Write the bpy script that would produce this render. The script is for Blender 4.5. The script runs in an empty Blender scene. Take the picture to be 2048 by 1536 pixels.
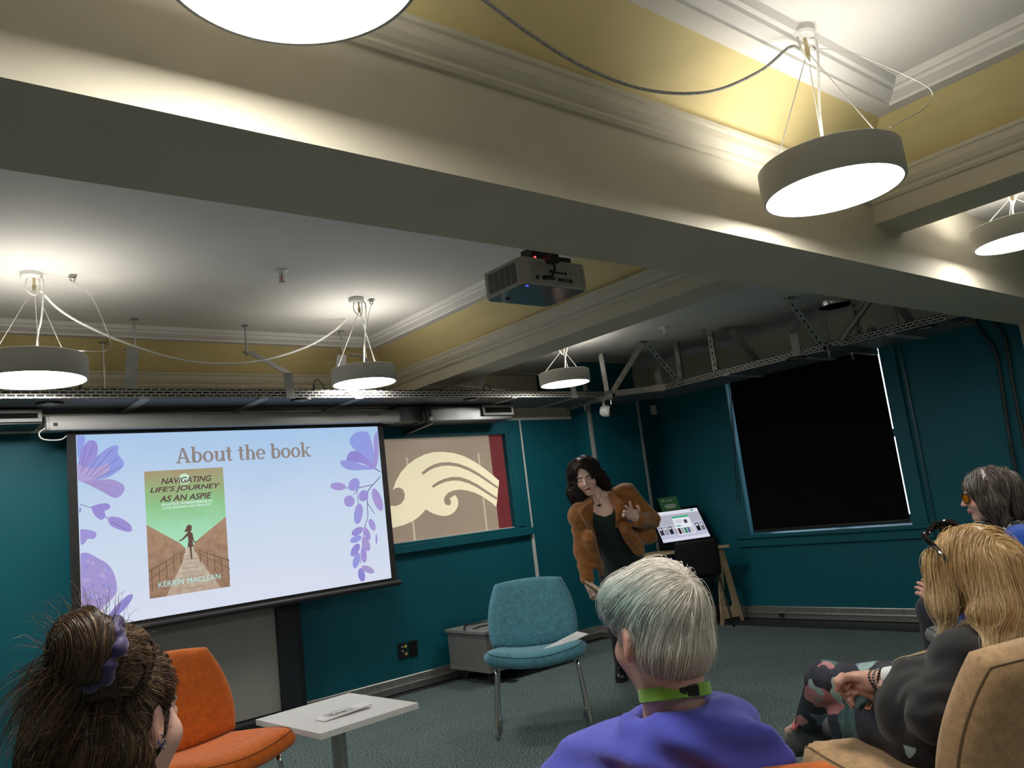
import bpy, bmesh, math, random
import numpy as np
from mathutils import Vector, Matrix, Euler
random.seed(7); RNG = np.random.default_rng(7)
S = bpy.context.scene
COL = S.collection
PI = math.pi
# ------------------------------------------------------------------ camera, world, exposure
YAW, PITCH, ROLL, FOC = 0.870811, 0.157946, -0.120085, 1.591040
CH = 1.30
def _rot():
    cy, sy = math.cos(YAW), math.sin(YAW)
    fw = np.array([cy*math.cos(PITCH), sy*math.cos(PITCH), math.sin(PITCH)])
    rt = np.array([sy, -cy, 0.0]); up = np.cross(rt, fw)
    return rt*math.cos(ROLL)+up*math.sin(ROLL), -rt*math.sin(ROLL)+up*math.cos(ROLL), fw
RT, UP, FW = _rot()
cam_data = bpy.data.cameras.new('camera'); cam_data.sensor_width = 36.0
cam_data.lens = FOC*1000/2048*36; cam_data.clip_start = 0.02
cam = bpy.data.objects.new('camera', cam_data); COL.objects.link(cam)
M3 = Matrix(((RT[0], UP[0], -FW[0]), (RT[1], UP[1], -FW[1]), (RT[2], UP[2], -FW[2])))
cam.matrix_world = Matrix.Translation((0, 0, CH)) @ M3.to_4x4()
S.camera = cam
world = bpy.data.worlds.new('daylight'); S.world = world; world.use_nodes = True
world.node_tree.nodes['Background'].inputs[0].default_value = (0.75, 0.88, 1.0, 1)
world.node_tree.nodes['Background'].inputs[1].default_value = 3.0
S.view_settings.view_transform = 'Standard'; S.view_settings.look = 'None'
S.view_settings.exposure = 0.70; S.view_settings.gamma = 1.0
S.view_settings.use_curve_mapping = False
LAMP_DOWN, LAMP_UP, SLIDE = 21.0, 9.0, 0.55       # emission of the pendant discs and of the projected slide

def P(x, y, d=None, X=None, Y=None, z=None):
    """the point that a spot of the 2048x1536 photograph shows, at a known depth, wall plane or height"""
    r = (RT*(x-1024) - UP*(y-768))/(FOC*1000) + FW
    if d is not None: t = d
    elif X is not None: t = X/r[0]
    elif Y is not None: t = Y/r[1]
    else: t = (z-CH)/r[2]
    return np.array([0, 0, CH]) + r*t
# ------------------------------------------------------------------ mesh helpers
class MB:
    def __init__(s): s.v = []; s.f = []; s.m = []; s.mi = 0
    def add(s, vs, fs):
        n = len(s.v); s.v += [tuple(map(float, q)) for q in vs]
        s.f += [tuple(i+n for i in q) for q in fs]; s.m += [s.mi]*len(fs); return s
    def box(s, a, b):
        x0, y0, z0 = a; x1, y1, z1 = b
        return s.add([(x0,y0,z0),(x1,y0,z0),(x1,y1,z0),(x0,y1,z0),(x0,y0,z1),(x1,y0,z1),(x1,y1,z1),(x0,y1,z1)],
                     [(3,2,1,0),(4,5,6,7),(0,1,5,4),(1,2,6,5),(2,3,7,6),(3,0,4,7)])
    def obox(s, c, sz, ax=None):
        """box with centre c, size sz, along three axes"""
        ax = np.eye(3) if ax is None else np.array(ax, float); c = np.array(c, float); h = np.array(sz)/2
        vs = [c + sum(ax[k]*h[k]*q[k] for k in range(3)) for q in
              ((-1,-1,-1),(1,-1,-1),(1,1,-1),(-1,1,-1),(-1,-1,1),(1,-1,1),(1,1,1),(-1,1,1))]
        return s.add(vs, [(3,2,1,0),(4,5,6,7),(0,1,5,4),(1,2,6,5),(2,3,7,6),(3,0,4,7)])
    def bar(s, a, b, w, t, up=(0,0,1)):
        """rectangular bar from a to b"""
        a = np.array(a, float); b = np.array(b, float); d = b-a; L = np.linalg.norm(d); d /= L
        u = np.cross(np.array(up, float), d)
        if np.linalg.norm(u) < 1e-4: u = np.cross(np.array((1., 0, 0)), d)
        u /= np.linalg.norm(u); v = np.cross(d, u)
        return s.obox((a+b)/2, (L, w, t), (d, u, v))
    def tube(s, pts, r, seg=8, caps=True, closed=False):
        pts = [np.array(p, float) for p in pts]; n = len(pts)
        rs = r if hasattr(r, '__len__') else [r]*n
        T = []
        for i in range(n):
            a = pts[i-1] if (i > 0 or closed) else pts[i]; b = pts[(i+1) % n] if (i < n-1 or closed) else pts[i]
            d = b-a; T.append(d/max(np.linalg.norm(d), 1e-9))
        u = np.cross(T[0], (0, 0, 1.0))
        if np.linalg.norm(u) < 1e-3: u = np.cross(T[0], (1.0, 0, 0))
        u /= np.linalg.norm(u); vs = []
        for i in range(n):
            u = u - T[i]*np.dot(u, T[i]); u /= max(np.linalg.norm(u), 1e-9); w = np.cross(T[i], u)
            for k in range(seg):
                a = 2*PI*k/seg; vs.append(pts[i] + (u*math.cos(a)+w*math.sin(a))*rs[i])
        fs = []
        for i in range(n if closed else n-1):
            j = (i+1) % n
            for k in range(seg):
                l = (k+1) % seg; fs.append((i*seg+k, i*seg+l, j*seg+l, j*seg+k))
        if caps and not closed:
            fs.append(tuple(range(seg))[::-1]); fs.append(tuple((n-1)*seg+k for k in range(seg)))
        return s.add(vs, fs)
    def cyl(s, a, b, r, r2=None, seg=24): return s.tube([a, b], [r, r if r2 is None else r2], seg)
    def lathe(s, prof, c=(0,0,0), seg=48, ax=None, close=False):
        """prof: (radius, height) pairs spun about the third axis of ax through c"""
        ax = np.eye(3) if ax is None else np.array(ax, float); c = np.array(c, float); vs = []; n = len(prof)
        for r, z in prof:
            for k in range(seg):
                a = 2*PI*k/seg; vs.append(c + ax[0]*r*math.cos(a) + ax[1]*r*math.sin(a) + ax[2]*z)
        fs = [(i*seg+k, i*seg+(k+1) % seg, ((i+1) % n)*seg+(k+1) % seg, ((i+1) % n)*seg+k) for i in range(n if close else n-1) for k in range(seg)]
        if not close:
            if prof[0][0] > 1e-6: fs.append(tuple(range(seg))[::-1])
            if prof[-1][0] > 1e-6: fs.append(tuple((n-1)*seg+k for k in range(seg)))
        return s.add(vs, fs)
    def prism(s, poly, o, ex, ey, ez, t):
        """2-D outline poly in the frame o, ex, ey pulled along ez by t"""
        o, ex, ey, ez = (np.array(q, float) for q in (o, ex, ey, ez)); n = len(poly)
        vs = [o+ex*a+ey*b for a, b in poly] + [o+ex*a+ey*b+ez*t for a, b in poly]
        return s.add(vs, [tuple(range(n))[::-1], tuple(range(n, 2*n))] + [(i, (i+1) % n, n+(i+1) % n, n+i) for i in range(n)])
    def sweep(s, prof, p0, p1, side, up=(0,0,1)):
        """profile of (side, up) pairs pulled straight from p0 to p1"""
        p0, p1, sd, up = (np.array(q, float) for q in (p0, p1, side, up)); n = len(prof)
        vs = [p0+sd*a+up*b for a, b in prof] + [p1+sd*a+up*b for a, b in prof]
        return s.add(vs, [(i, i+1, n+i+1, n+i) for i in range(n-1)])
    def build(s, name, mat, parent=None, smooth=False, bevel=0, local=False, seg=2, fix=True):
        me = bpy.data.meshes.new(name); me.from_pydata(s.v, [], s.f)
        mats = mat if isinstance(mat, (list, tuple)) else [mat]
        for m in mats: me.materials.append(m)
        if len(mats) > 1: me.polygons.foreach_set('material_index', s.m)
        if fix or bevel:
            bm = bmesh.new(); bm.from_mesh(me)
            if fix: bmesh.ops.recalc_face_normals(bm, faces=bm.faces)
            if bevel:
                ed = [e for e in bm.edges if len(e.link_faces) == 2 and e.calc_face_angle() > 0.6]
                bmesh.ops.bevel(bm, geom=ed, offset=bevel, segments=seg, affect='EDGES', profile=0.5, clamp_overlap=True)
            bm.to_mesh(me); bm.free()
        if smooth:
            me.polygons.foreach_set('use_smooth', [True]*len(me.polygons))
            if smooth != 'all':
                try: me.set_sharp_from_angle(angle=math.radians(40))
                except Exception: pass
        return link(name, me, parent, local)
def link(name, me, parent=None, local=False):
    o = bpy.data.objects.new(name, me); COL.objects.link(o)
    if parent is not None:
        o.parent = parent
        if not local:
            mw = parent.matrix_basis.copy() if parent.parent is None else parent.parent.matrix_basis @ parent.matrix_parent_inverse @ parent.matrix_basis
            if parent.parent is not None: mw = parent.parent.matrix_basis @ parent.matrix_parent_inverse @ parent.matrix_basis
            o.matrix_parent_inverse = mw.inverted()
    return o
def tag(o, label=None, cat=None, group=None, kind=None):
    if label: o['label'] = label
    if cat: o['category'] = cat
    if group: o['group'] = group
    if kind: o['kind'] = kind
    return o
def thing(name, label, cat, loc=(0,0,0), rz=0, group=None):
    o = bpy.data.objects.new(name, None); COL.objects.link(o); o.location = Vector([float(q) for q in loc]); o.rotation_euler = (0, 0, rz)
    o.empty_display_size = 0.1
    return tag(o, label, cat, group)
def struct(o): o['kind'] = 'structure'; return o
def spline(pts, n=8):
    """Catmull-Rom through pts"""
    p = [np.array(q, float) for q in pts]; p = [2*p[0]-p[1]] + p + [2*p[-1]-p[-2]]; out = []
    for i in range(1, len(p)-2):
        for k in range(n):
            t = k/n
            out.append(0.5*((2*p[i]) + (p[i+1]-p[i-1])*t + (2*p[i-1]-5*p[i]+4*p[i+1]-p[i+2])*t*t + (3*p[i]-p[i-1]-3*p[i+1]+p[i+2])*t**3))
    out.append(p[-2]); return out
def arr_mesh(name, v, f, mat, parent=None, smooth=True, attr=None, local=False):
    """numpy vertices and equal-sized faces to one mesh object; attr: per-vertex rgb named 'tone'"""
    v = np.asarray(v, np.float32); f = np.asarray(f, np.int32); me = bpy.data.meshes.new(name); k = f.shape[1]
    me.vertices.add(len(v)); me.vertices.foreach_set('co', v.ravel())
    me.loops.add(f.size); me.loops.foreach_set('vertex_index', f.ravel())
    me.polygons.add(len(f)); me.polygons.foreach_set('loop_start', np.arange(0, f.size, k, dtype=np.int32))
    me.polygons.foreach_set('loop_total', np.full(len(f), k, np.int32))
    me.update(calc_edges=True)
    if smooth: me.polygons.foreach_set('use_smooth', np.ones(len(f), bool))
    if attr is not None:
        a = me.color_attributes.new('tone', 'FLOAT_COLOR', 'POINT')
        a.data.foreach_set('color', np.concatenate([np.asarray(attr, np.float32), np.ones((len(v), 1), np.float32)], 1).ravel())
    me.materials.append(mat)
    return link(name, me, parent, local)
# ------------------------------------------------------------------ materials
def srgb(r, g, b):
    f = lambda c: (c/255/12.92) if c/255 <= 0.04045 else ((c/255+0.055)/1.055)**2.4
    return (f(r), f(g), f(b))
def nodes(name):
    m = bpy.data.materials.new(name); m.use_nodes = True; nt = m.node_tree; b = nt.nodes['Principled BSDF']
    return m, nt, b
def N(nt, t, **kw):
    n = nt.nodes.new(t)
    for k, v in kw.items():
        if k.startswith('i_'): n.inputs[int(k[2:])].default_value = v
        else: setattr(n, k, v)
    return n
def ramp(nt, pts, interp='LINEAR'):
    r = nt.nodes.new('ShaderNodeValToRGB'); r.color_ramp.interpolation = interp; e = r.color_ramp.elements
    while len(e) < len(pts): e.new(0.5)
    for q, (p, c) in zip(e, pts): q.position = p; q.color = (*c, 1) if len(c) == 3 else c
    return r
def M(name, col, rough=0.6, metal=0.0, var=0.0, scale=8.0, bump=0.0, bscale=60.0, emit=None, es=1.0, spec=None, stretch=None, sheen=0.0, coat=0.0, trans=0.0):
    """principled surface; var mixes a soft noise into the colour, bump adds grain"""
    m, nt, b = nodes(name); col = tuple(col)
    b.inputs['Base Color'].default_value = (*col, 1); b.inputs['Roughness'].default_value = rough; b.inputs['Metallic'].default_value = metal
    if spec is not None: b.inputs['Specular IOR Level'].default_value = spec
    if sheen: b.inputs['Sheen Weight'].default_value = sheen
    if coat: b.inputs['Coat Weight'].default_value = coat; b.inputs['Coat Roughness'].default_value = 0.08
    if trans: b.inputs['Transmission Weight'].default_value = trans
    if emit is not None:
        b.inputs['Emission Color'].default_value = (*emit, 1); b.inputs['Emission Strength'].default_value = es
    tc = None
    if var or bump:
        tc = N(nt, 'ShaderNodeTexCoord'); src = tc.outputs['Object']
        if stretch:
            mp = N(nt, 'ShaderNodeMapping'); mp.inputs['Scale'].default_value = stretch; nt.links.new(src, mp.inputs[0]); src = mp.outputs[0]
    if var:
        no = N(nt, 'ShaderNodeTexNoise'); no.inputs['Scale'].default_value = scale; no.inputs['Detail'].default_value = 5
        nt.links.new(src, no.inputs['Vector'])
        r = ramp(nt, [(0.3, tuple(c*(1-var) for c in col)), (0.7, tuple(min(1, c*(1+var)) for c in col))])
        nt.links.new(no.outputs[0], r.inputs[0]); nt.links.new(r.outputs[0], b.inputs['Base Color'])
    if bump:
        n2 = N(nt, 'ShaderNodeTexNoise'); n2.inputs['Scale'].default_value = bscale; n2.inputs['Detail'].default_value = 3
        nt.links.new(src, n2.inputs['Vector'])
        bp = N(nt, 'ShaderNodeBump'); bp.inputs['Strength'].default_value = bump; bp.inputs['Distance'].default_value = 0.002
        nt.links.new(n2.outputs[0], bp.inputs['Height']); nt.links.new(bp.outputs[0], b.inputs['Normal'])
    return m
def EM(name, col, s=1.0):
    m = bpy.data.materials.new(name); m.use_nodes = True; nt = m.node_tree; nt.nodes.clear()
    e = N(nt, 'ShaderNodeEmission'); e.inputs[0].default_value = (*col, 1); e.inputs[1].default_value = s
    o = N(nt, 'ShaderNodeOutputMaterial'); nt.links.new(e.outputs[0], o.inputs[0]); return m
def weave(name, col, scale=420.0, var=0.35, rough=0.9, bump=0.35):
    """woven upholstery: crossed fine threads and a mottled yarn colour"""
    m, nt, b = nodes(name); tc = N(nt, 'ShaderNodeTexCoord')
    n1 = N(nt, 'ShaderNodeTexNoise'); n1.inputs['Scale'].default_value = scale; n1.inputs['Detail'].default_value = 2
    n2 = N(nt, 'ShaderNodeTexNoise'); n2.inputs['Scale'].default_value = 40; n2.inputs['Detail'].default_value = 6
    mp = N(nt, 'ShaderNodeMapping'); mp.inputs['Scale'].default_value = (1, 1, 0.35)
    nt.links.new(tc.outputs['Object'], mp.inputs[0]); nt.links.new(mp.outputs[0], n1.inputs['Vector']); nt.links.new(tc.outputs['Object'], n2.inputs['Vector'])
    mx = N(nt, 'ShaderNodeMath', operation='ADD'); nt.links.new(n1.outputs[0], mx.inputs[0]); nt.links.new(n2.outputs[0], mx.inputs[1])
    hf = N(nt, 'ShaderNodeMath', operation='MULTIPLY'); hf.inputs[1].default_value = 0.5; nt.links.new(mx.outputs[0], hf.inputs[0])
    r = ramp(nt, [(0.36, tuple(c*(1-var) for c in col)), (0.64, tuple(min(1, c*(1+var)) for c in col))])
    nt.links.new(hf.outputs[0], r.inputs[0]); nt.links.new(r.outputs[0], b.inputs['Base Color'])
    bp = N(nt, 'ShaderNodeBump'); bp.inputs['Strength'].default_value = bump; bp.inputs['Distance'].default_value = 0.0015
    nt.links.new(n1.outputs[0], bp.inputs['Height']); nt.links.new(bp.outputs[0], b.inputs['Normal'])
    b.inputs['Roughness'].default_value = rough; b.inputs['Sheen Weight'].default_value = 0.15; return m
def tone_mat(name, rough=0.5, spec=0.4, sss=0.0, bump=0.0, bscale=120, aniso=0.0):
    """surface whose own colour comes with the mesh (skin tones, hair strands)"""
    m, nt, b = nodes(name); a = N(nt, 'ShaderNodeVertexColor'); a.layer_name = 'tone'
    nt.links.new(a.outputs[0], b.inputs['Base Color']); b.inputs['Roughness'].default_value = rough
    b.inputs['Specular IOR Level'].default_value = spec
    if sss:
        b.inputs['Subsurface Weight'].default_value = sss; b.inputs['Subsurface Radius'].default_value = (0.012, 0.005, 0.003); b.inputs['Subsurface Scale'].default_value = 0.5
    if bump:
        tc = N(nt, 'ShaderNodeTexCoord'); n2 = N(nt, 'ShaderNodeTexNoise'); n2.inputs['Scale'].default_value = bscale; n2.inputs['Detail'].default_value = 4
        nt.links.new(tc.outputs['Object'], n2.inputs['Vector']); bp = N(nt, 'ShaderNodeBump'); bp.inputs['Strength'].default_value = bump; bp.inputs['Distance'].default_value = 0.002
        nt.links.new(n2.outputs[0], bp.inputs['Height']); nt.links.new(bp.outputs[0], b.inputs['Normal'])
    return m
cream = M('cream_paint', (0.60, 0.555, 0.435), 0.7, var=0.05, scale=3, bump=0.15, bscale=40)
white_paint = M('white_paint', (0.74, 0.72, 0.68), 0.75, var=0.03, scale=2, bump=0.1, bscale=50)
yellow = M('yellow_paint', (0.70, 0.58, 0.28), 0.7, var=0.05, scale=3)
teal = M('teal_paint', (0.004, 0.112, 0.150), 0.55, var=0.06, scale=3, bump=0.1, bscale=80, spec=0.3)
galv = M('galvanised_steel', (0.42, 0.42, 0.40), 0.42, 1.0, var=0.25, scale=22)
alu = M('brushed_aluminium', (0.48, 0.47, 0.45), 0.38, 0.9, var=0.15, scale=30)
chrome = M('chrome', (0.70, 0.70, 0.70), 0.14, 1.0, var=0.04, scale=10)
black_p = M('black_plastic', (0.012, 0.012, 0.014), 0.4, var=0.2, scale=30)
white_p = M('white_plastic', (0.72, 0.72, 0.70), 0.4, var=0.03, scale=20)
grey_p = M('grey_plastic', (0.36, 0.36, 0.35), 0.5, var=0.05, scale=20)
darkmetal = M('dark_metal', (0.06, 0.062, 0.065), 0.45, 0.6, var=0.2, scale=25)
steel_wire = M('steel_wire', (0.62, 0.61, 0.58), 0.35, 0.6, var=0.05, scale=40)
# ------------------------------------------------------------------ the room shell
YW, XW = 5.78, 6.80            # screen wall, window wall
X0, Y0 = -3.0, -3.0            # walls behind the photographer
B1, B2, BZ = 1.644, 2.06, 2.23 # main beam
C1, C2, CZ = 3.764, 4.061, 2.444   # cross beam
ZR, ZC = 2.685, 2.92           # plain bay ceiling, coffer ceiling
def carpet_mat():
    m, nt, b = nodes('loop_carpet'); tc = N(nt, 'ShaderNodeTexCoord')
    n1 = N(nt, 'ShaderNodeTexNoise'); n1.inputs['Scale'].default_value = 110; n1.inputs['Detail'].default_value = 3
    n2 = N(nt, 'ShaderNodeTexVoronoi'); n2.inputs['Scale'].default_value = 130
    n3 = N(nt, 'ShaderNodeTexNoise'); n3.inputs['Scale'].default_value = 5; n3.inputs['Detail'].default_value = 3
    for n in (n1, n2, n3): nt.links.new(tc.outputs['Object'], n.inputs['Vector'])
    r = ramp(nt, [(0.36, (0.036, 0.058, 0.060)), (0.5, (0.105, 0.148, 0.146)), (0.66, (0.30, 0.37, 0.35))])
    nt.links.new(n1.outputs[0], r.inputs[0])
    mx = N(nt, 'ShaderNodeMixRGB', blend_type='MULTIPLY'); mx.inputs[0].default_value = 0.3
    r3 = ramp(nt, [(0.3, (0.75, 0.78, 0.78)), (0.7, (1.1, 1.1, 1.08))]); nt.links.new(n3.outputs[0], r3.inputs[0])
    nt.links.new(r.outputs[0], mx.inputs[1]); nt.links.new(r3.outputs[0], mx.inputs[2]); nt.links.new(mx.outputs[0], b.inputs['Base Color'])
    bp = N(nt, 'ShaderNodeBump'); bp.inputs['Strength'].default_value = 0.7; bp.inputs['Distance'].default_value = 0.006
    nt.links.new(n2.outputs[0], bp.inputs['Height']); nt.links.new(bp.outputs[0], b.inputs['Normal'])
    b.inputs['Roughness'].default_value = 0.95; b.inputs['Specular IOR Level'].default_value = 0.1; return m
carpet = carpet_mat()
lino = M('dark_floor_border', (0.022, 0.025, 0.027), 0.6, var=0.2, scale=20)
b = MB(); b.box((X0, Y0, -0.1), (6.42, 5.66, 0.0)); struct(b.build('floor', carpet))
b = MB(); b.box((6.42, Y0, -0.1), (XW+.2, YW+.2, 0.0)); b.box((X0, 5.66, -0.1), (6.42, YW+.2, 0.0)); struct(b.build('floor_border', lino))
# ceilings
b = MB(); b.box((C1-.02, Y0, ZR), (XW+.3, B1+.02, ZR+.4)); b.box((C1-.02, B2-.02, ZR), (XW+.3, 6.5, ZR+.4))
struct(b.build('ceiling', white_paint))
b = MB(); b.box((X0, Y0, ZC), (C1, B1, ZC+.2)); b.box((X0, B2, ZC), (C1, 6.5, ZC+.2)); struct(b.build('ceiling_coffer', white_paint))
b = MB(); b.box((X0, B1, BZ), (XW, B2, ZC+.2)); struct(b.build('ceiling_beam', cream))
b = MB(); b.box((C1, Y0, CZ), (C2, B1, ZC+.2)); b.box((C1, B2, CZ), (C2, 6.3, ZC+.2)); struct(b.build('ceiling_beam_cross', cream))
# mouldings, sloped yellow friezes and cornices round the two coffers
MO = [(0.0, 2.535), (0.012, 2.538), (0.02, 2.552), (0.02, 2.562), (0.012, 2.568), (0.022, 2.578), (0.034, 2.60), (0.036, 2.63), (0.044, 2.636), (0.046, 2.652), (0.0, 2.656)]
FR = [(0.0, 2.654), (0.10, 2.765), (0.205, 2.858)]
CO = [(0.20, 2.853), (0.285, 2.846), (0.288, 2.858), (0.306, 2.866), (0.33, 2.878), (0.336, 2.892), (0.352, 2.896), (0.37, 2.9215)]
def loop_profile(prof, x0, x1, y0, y1, name, mat):
    """run a profile round the inside of a rectangle, mitred at the corners"""
    vs = []; n = len(prof)
    for cx, cy, sx, sy in ((x0, y0, 1, 1), (x1, y0, -1, 1), (x1, y1, -1, -1), (x0, y1, 1, -1)):
        vs += [(cx+sx*a, cy+sy*a, z) for a, z in prof]
    fs = [(k*n+i, k*n+i+1, ((k+1) % 4)*n+i+1, ((k+1) % 4)*n+i) for k in range(4) for i in range(n-1)]
    m = MB(); m.add(vs, fs); return struct(m.build(name, mat, fix=False))
for i, (y0, y1) in enumerate(((Y0, B1), (B2, 6.24))):
    loop_profile(MO, X0, C1, y0, y1, 'trim_%d' % (1+3*i), cream)
    loop_profile(FR, X0, C1, y0, y1, 'wall_frieze', yellow)
    loop_profile(CO, X0, C1, y0, y1, 'trim_%d' % (2+3*i), white_paint)
# screen wall: teal skin with the inner window cut out, white strip, cream upper wall
IW = (2.2, 4.69, 1.155, 2.02)       # inner window opening x0, x1, z0, z1
b = MB(); b.box((X0, YW, 0), (IW[0], 6.35, 2.155)); b.box((IW[1], YW, 0), (5.6, 6.35, 2.155))
b.box((IW[0], YW, 0), (IW[1], 6.35, IW[2])); b.box((IW[0], YW, IW[3]), (IW[1], 6.35, 2.155))
b.box((5.6, 5.53, 0), (6.335, 6.35, ZR))                       # boxed pier in the corner
b.box((6.335, 5.715, 0), (XW, 6.35, 2.40)); struct(b.build('wall_back', teal))
b = MB(); b.box((X0, YW+.012, 2.155), (5.6, 6.3, 2.42)); b.box((X0, 6.24, 2.42), (5.6, 6.35, ZC+.1)); b.box((6.335, 5.73, 2.40), (XW, 6.3, ZR+.1)); struct(b.build('wall_back_upper', cream))
b = MB(); b.box((X0, YW-.012, 2.148), (5.585, YW+.02, 2.172)); b.box((4.875, YW-.014, 0.11), (4.905, YW+.01, 2.15)); struct(b.build('trim_7', white_p))
b = MB(); b.box((5.592, 5.522, 0.11), (5.622, 5.552, 2.6)); struct(b.build('trim_8', grey_p))
b = MB(); b.box((6.312, 5.522, 0.11), (6.342, 5.552, 2.6)); struct(b.build('trim_9', grey_p))
# window wall with its opening
WO = (3.142, 4.735, 0.80, 2.42)
T = 0.42
b = MB(); b.box((XW, Y0, 0), (XW+T, WO[0], 2.40)); b.box((XW, WO[1], 0), (XW+T, 6.3, 2.40)); b.box((XW, WO[0], 0), (XW+T, WO[1], WO[2]))
struct(b.build('wall_right', teal))
b = MB(); b.box((XW+.01, Y0, 2.40), (XW+T, WO[0], ZR+.1)); b.box((XW+.01, WO[1], 2.40), (XW+T, 6.3, ZR+.1)); b.box((XW+.01, WO[0], WO[3]), (XW+T, WO[1], ZR+.1))
struct(b.build('wall_right_upper', cream))
b = MB(); b.box((6.735, B1-.02, 0), (XW+.1, B2-.012, BZ)); struct(b.build('wall_pilaster', cream))
b = MB(); b.box((X0-.2, Y0, 0), (X0, 6.4, ZC+.2)); struct(b.build('wall_left', cream))
b = MB(); b.box((X0-.2, Y0-.2, 0), (XW+.4, Y0, ZC+.2)); struct(b.build('wall_rear', cream))
# skirting: two-step aluminium cable trunking
sk = [(0, .008), (.030, .008), (.030, .052), (.046, .056), (.046, .060), (.022, .064), (.022, .112), (.018, .118), (0, .118)]
def skirting(name, p0, p1, side):
    m = MB(); m.sweep(sk, p0, p1, side); o = struct(m.build(name, alu))
    p0 = np.array(p0, float); p1 = np.array(p1, float); L = np.linalg.norm(p1-p0); d = (p1-p0)/L; sd = np.array(side, float); m = MB()
    for i in range(int(L/.42)):
        for z, off in ((.03, .030), (.09, .022)):
            c = p0+d*(.2+.42*i+(.05 if z > .05 else 0))+sd*off; c[2] = z; m.cyl(c-sd*.002, c+sd*.002, .004, seg=8)
    m.build('screw', darkmetal, o); return o
skirting('baseboard_back', (X0, YW, 0), (5.6, YW, 0), (0, -1, 0))
skirting('baseboard_pier', (5.6, YW, 0), (5.6, 5.53, 0), (-1, 0, 0))
skirting('baseboard_corner', (5.555, 5.53, 0), (6.38, 5.53, 0), (0, -1, 0))
skirting('baseboard_right', (XW, 5.71, 0), (XW, B2, 0), (-1, 0, 0))
# window 2: teal boards round the opening, sill, glazing; black roller blind hangs in it
w2 = thing('window_2', None, None, (XW, 3.94, .8)); struct(w2)
b = MB(); b.box((XW-.022, WO[1], WO[2]), (XW, WO[1]+.13, 2.39)); b.box((XW-.022, WO[0]-.13, WO[2]), (XW, WO[0], 2.39)); b.build('window_frame', teal, w2, bevel=.003)
b = MB(); b.box((XW-.055, WO[0]-.16, .765), (XW+.02, WO[1]+.14, .80)); b.box((XW-.03, WO[0]-.16, .685), (XW, WO[1]+.14, .765)); b.build('window_sill', teal, w2, bevel=.006)
b = MB()
for y in (WO[0], 3.9, WO[1]-.07): b.box((7.08, y, .80), (7.14, y+.07, 2.42))
for z in (.80, 1.55, 2.35): b.box((7.08, WO[0], z), (7.14, WO[1], z+.07))
b.build('sash', M('white_gloss', (.7, .7, .68), .3, var=.03), w2)
gl, nt, bs = nodes('window_glass'); bs.inputs['Transmission Weight'].default_value = 1; bs.inputs['Roughness'].default_value = 0.0; bs.inputs['IOR'].default_value = 1.02
b = MB(); b.box((7.105, WO[0], .80), (7.111, WO[1], 2.42)); b.build('glass_pane', gl, w2)
b = MB(); b.box((XW-.012, 2.955, .8), (XW, 2.975, 2.39)); struct(b.build('trim_10', M('teal_gloss', (.003, .07, .10), .35, var=.05)))
# the brick house across the street, seen only past the blind's edge
def brick_mat():
    m, nt, bb = nodes('red_brick'); tc = N(nt, 'ShaderNodeTexCoord'); mp = N(nt, 'ShaderNodeMapping'); mp.inputs['Rotation'].default_value = (PI/2, 0, PI/2)
    br = N(nt, 'ShaderNodeTexBrick'); br.inputs['Color1'].default_value = (.45, .13, .06, 1); br.inputs['Color2'].default_value = (.34, .10, .06, 1); br.inputs['Mortar'].default_value = (.6, .55, .5, 1)
    br.inputs['Scale'].default_value = 3.0; nt.links.new(tc.outputs['Object'], mp.inputs[0]); nt.links.new(mp.outputs[0], br.inputs[0]); nt.links.new(br.outputs[0], bb.inputs['Base Color']); bb.inputs['Roughness'].default_value = .9; return m
b = MB(); b.box((12, -2, -3), (15, 7.0, 2.0)); b.box((12, -2, -3), (15, 3.0, 2.2))
tag(b.build('street_house', brick_mat()), 'red brick building glimpsed past the edge of the black blind', 'building')
bl = thing('roller_blind', 'large black blackout roller blind pulled down over the window', 'blind', (XW, 3.94, 2.40))
blackfab = M('blackout_fabric', (.005, .005, .0055), .95, var=.15, scale=60, spec=.1)
b = MB(); b.box((XW+.02, WO[0]+.030, .842), (XW+.023, WO[1]-.030, 2.39)); b.build('blind_fabric', blackfab, bl)
b = MB(); b.cyl((XW+.035, WO[0]+.03, 2.39), (XW+.035, WO[1]-.03, 2.39), .03); b.build('roller_tube', grey_p, bl, smooth=True)
b = MB(); b.box((XW+.012, WO[0]+.030, .818), (XW+.030, WO[1]-.030, .845)); b.build('bottom_bar', black_p, bl, bevel=.004)
b = MB(); pts = spline([(XW+.01, 4.70, 2.39), (XW-.02, 4.722, 1.9), (XW-.024, 4.80, 1.2), (XW-.026, 4.81, 1.16), (XW-.026, 4.79, 1.14), (XW-.022, 4.765, 1.2), (XW-.01, 4.715, 1.9), (XW+.03, 4.69, 2.39)], 6)
b.tube(pts, .004, 6); b.build('bead_chain', black_p, bl, smooth=True)
b = MB(); b.box((XW-.03, 4.775, 1.09), (XW-.005, 4.80, 1.15)); b.build('chain_guide', M('teal_plastic', (.02, .09, .11), .4), bl, bevel=.004)
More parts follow.
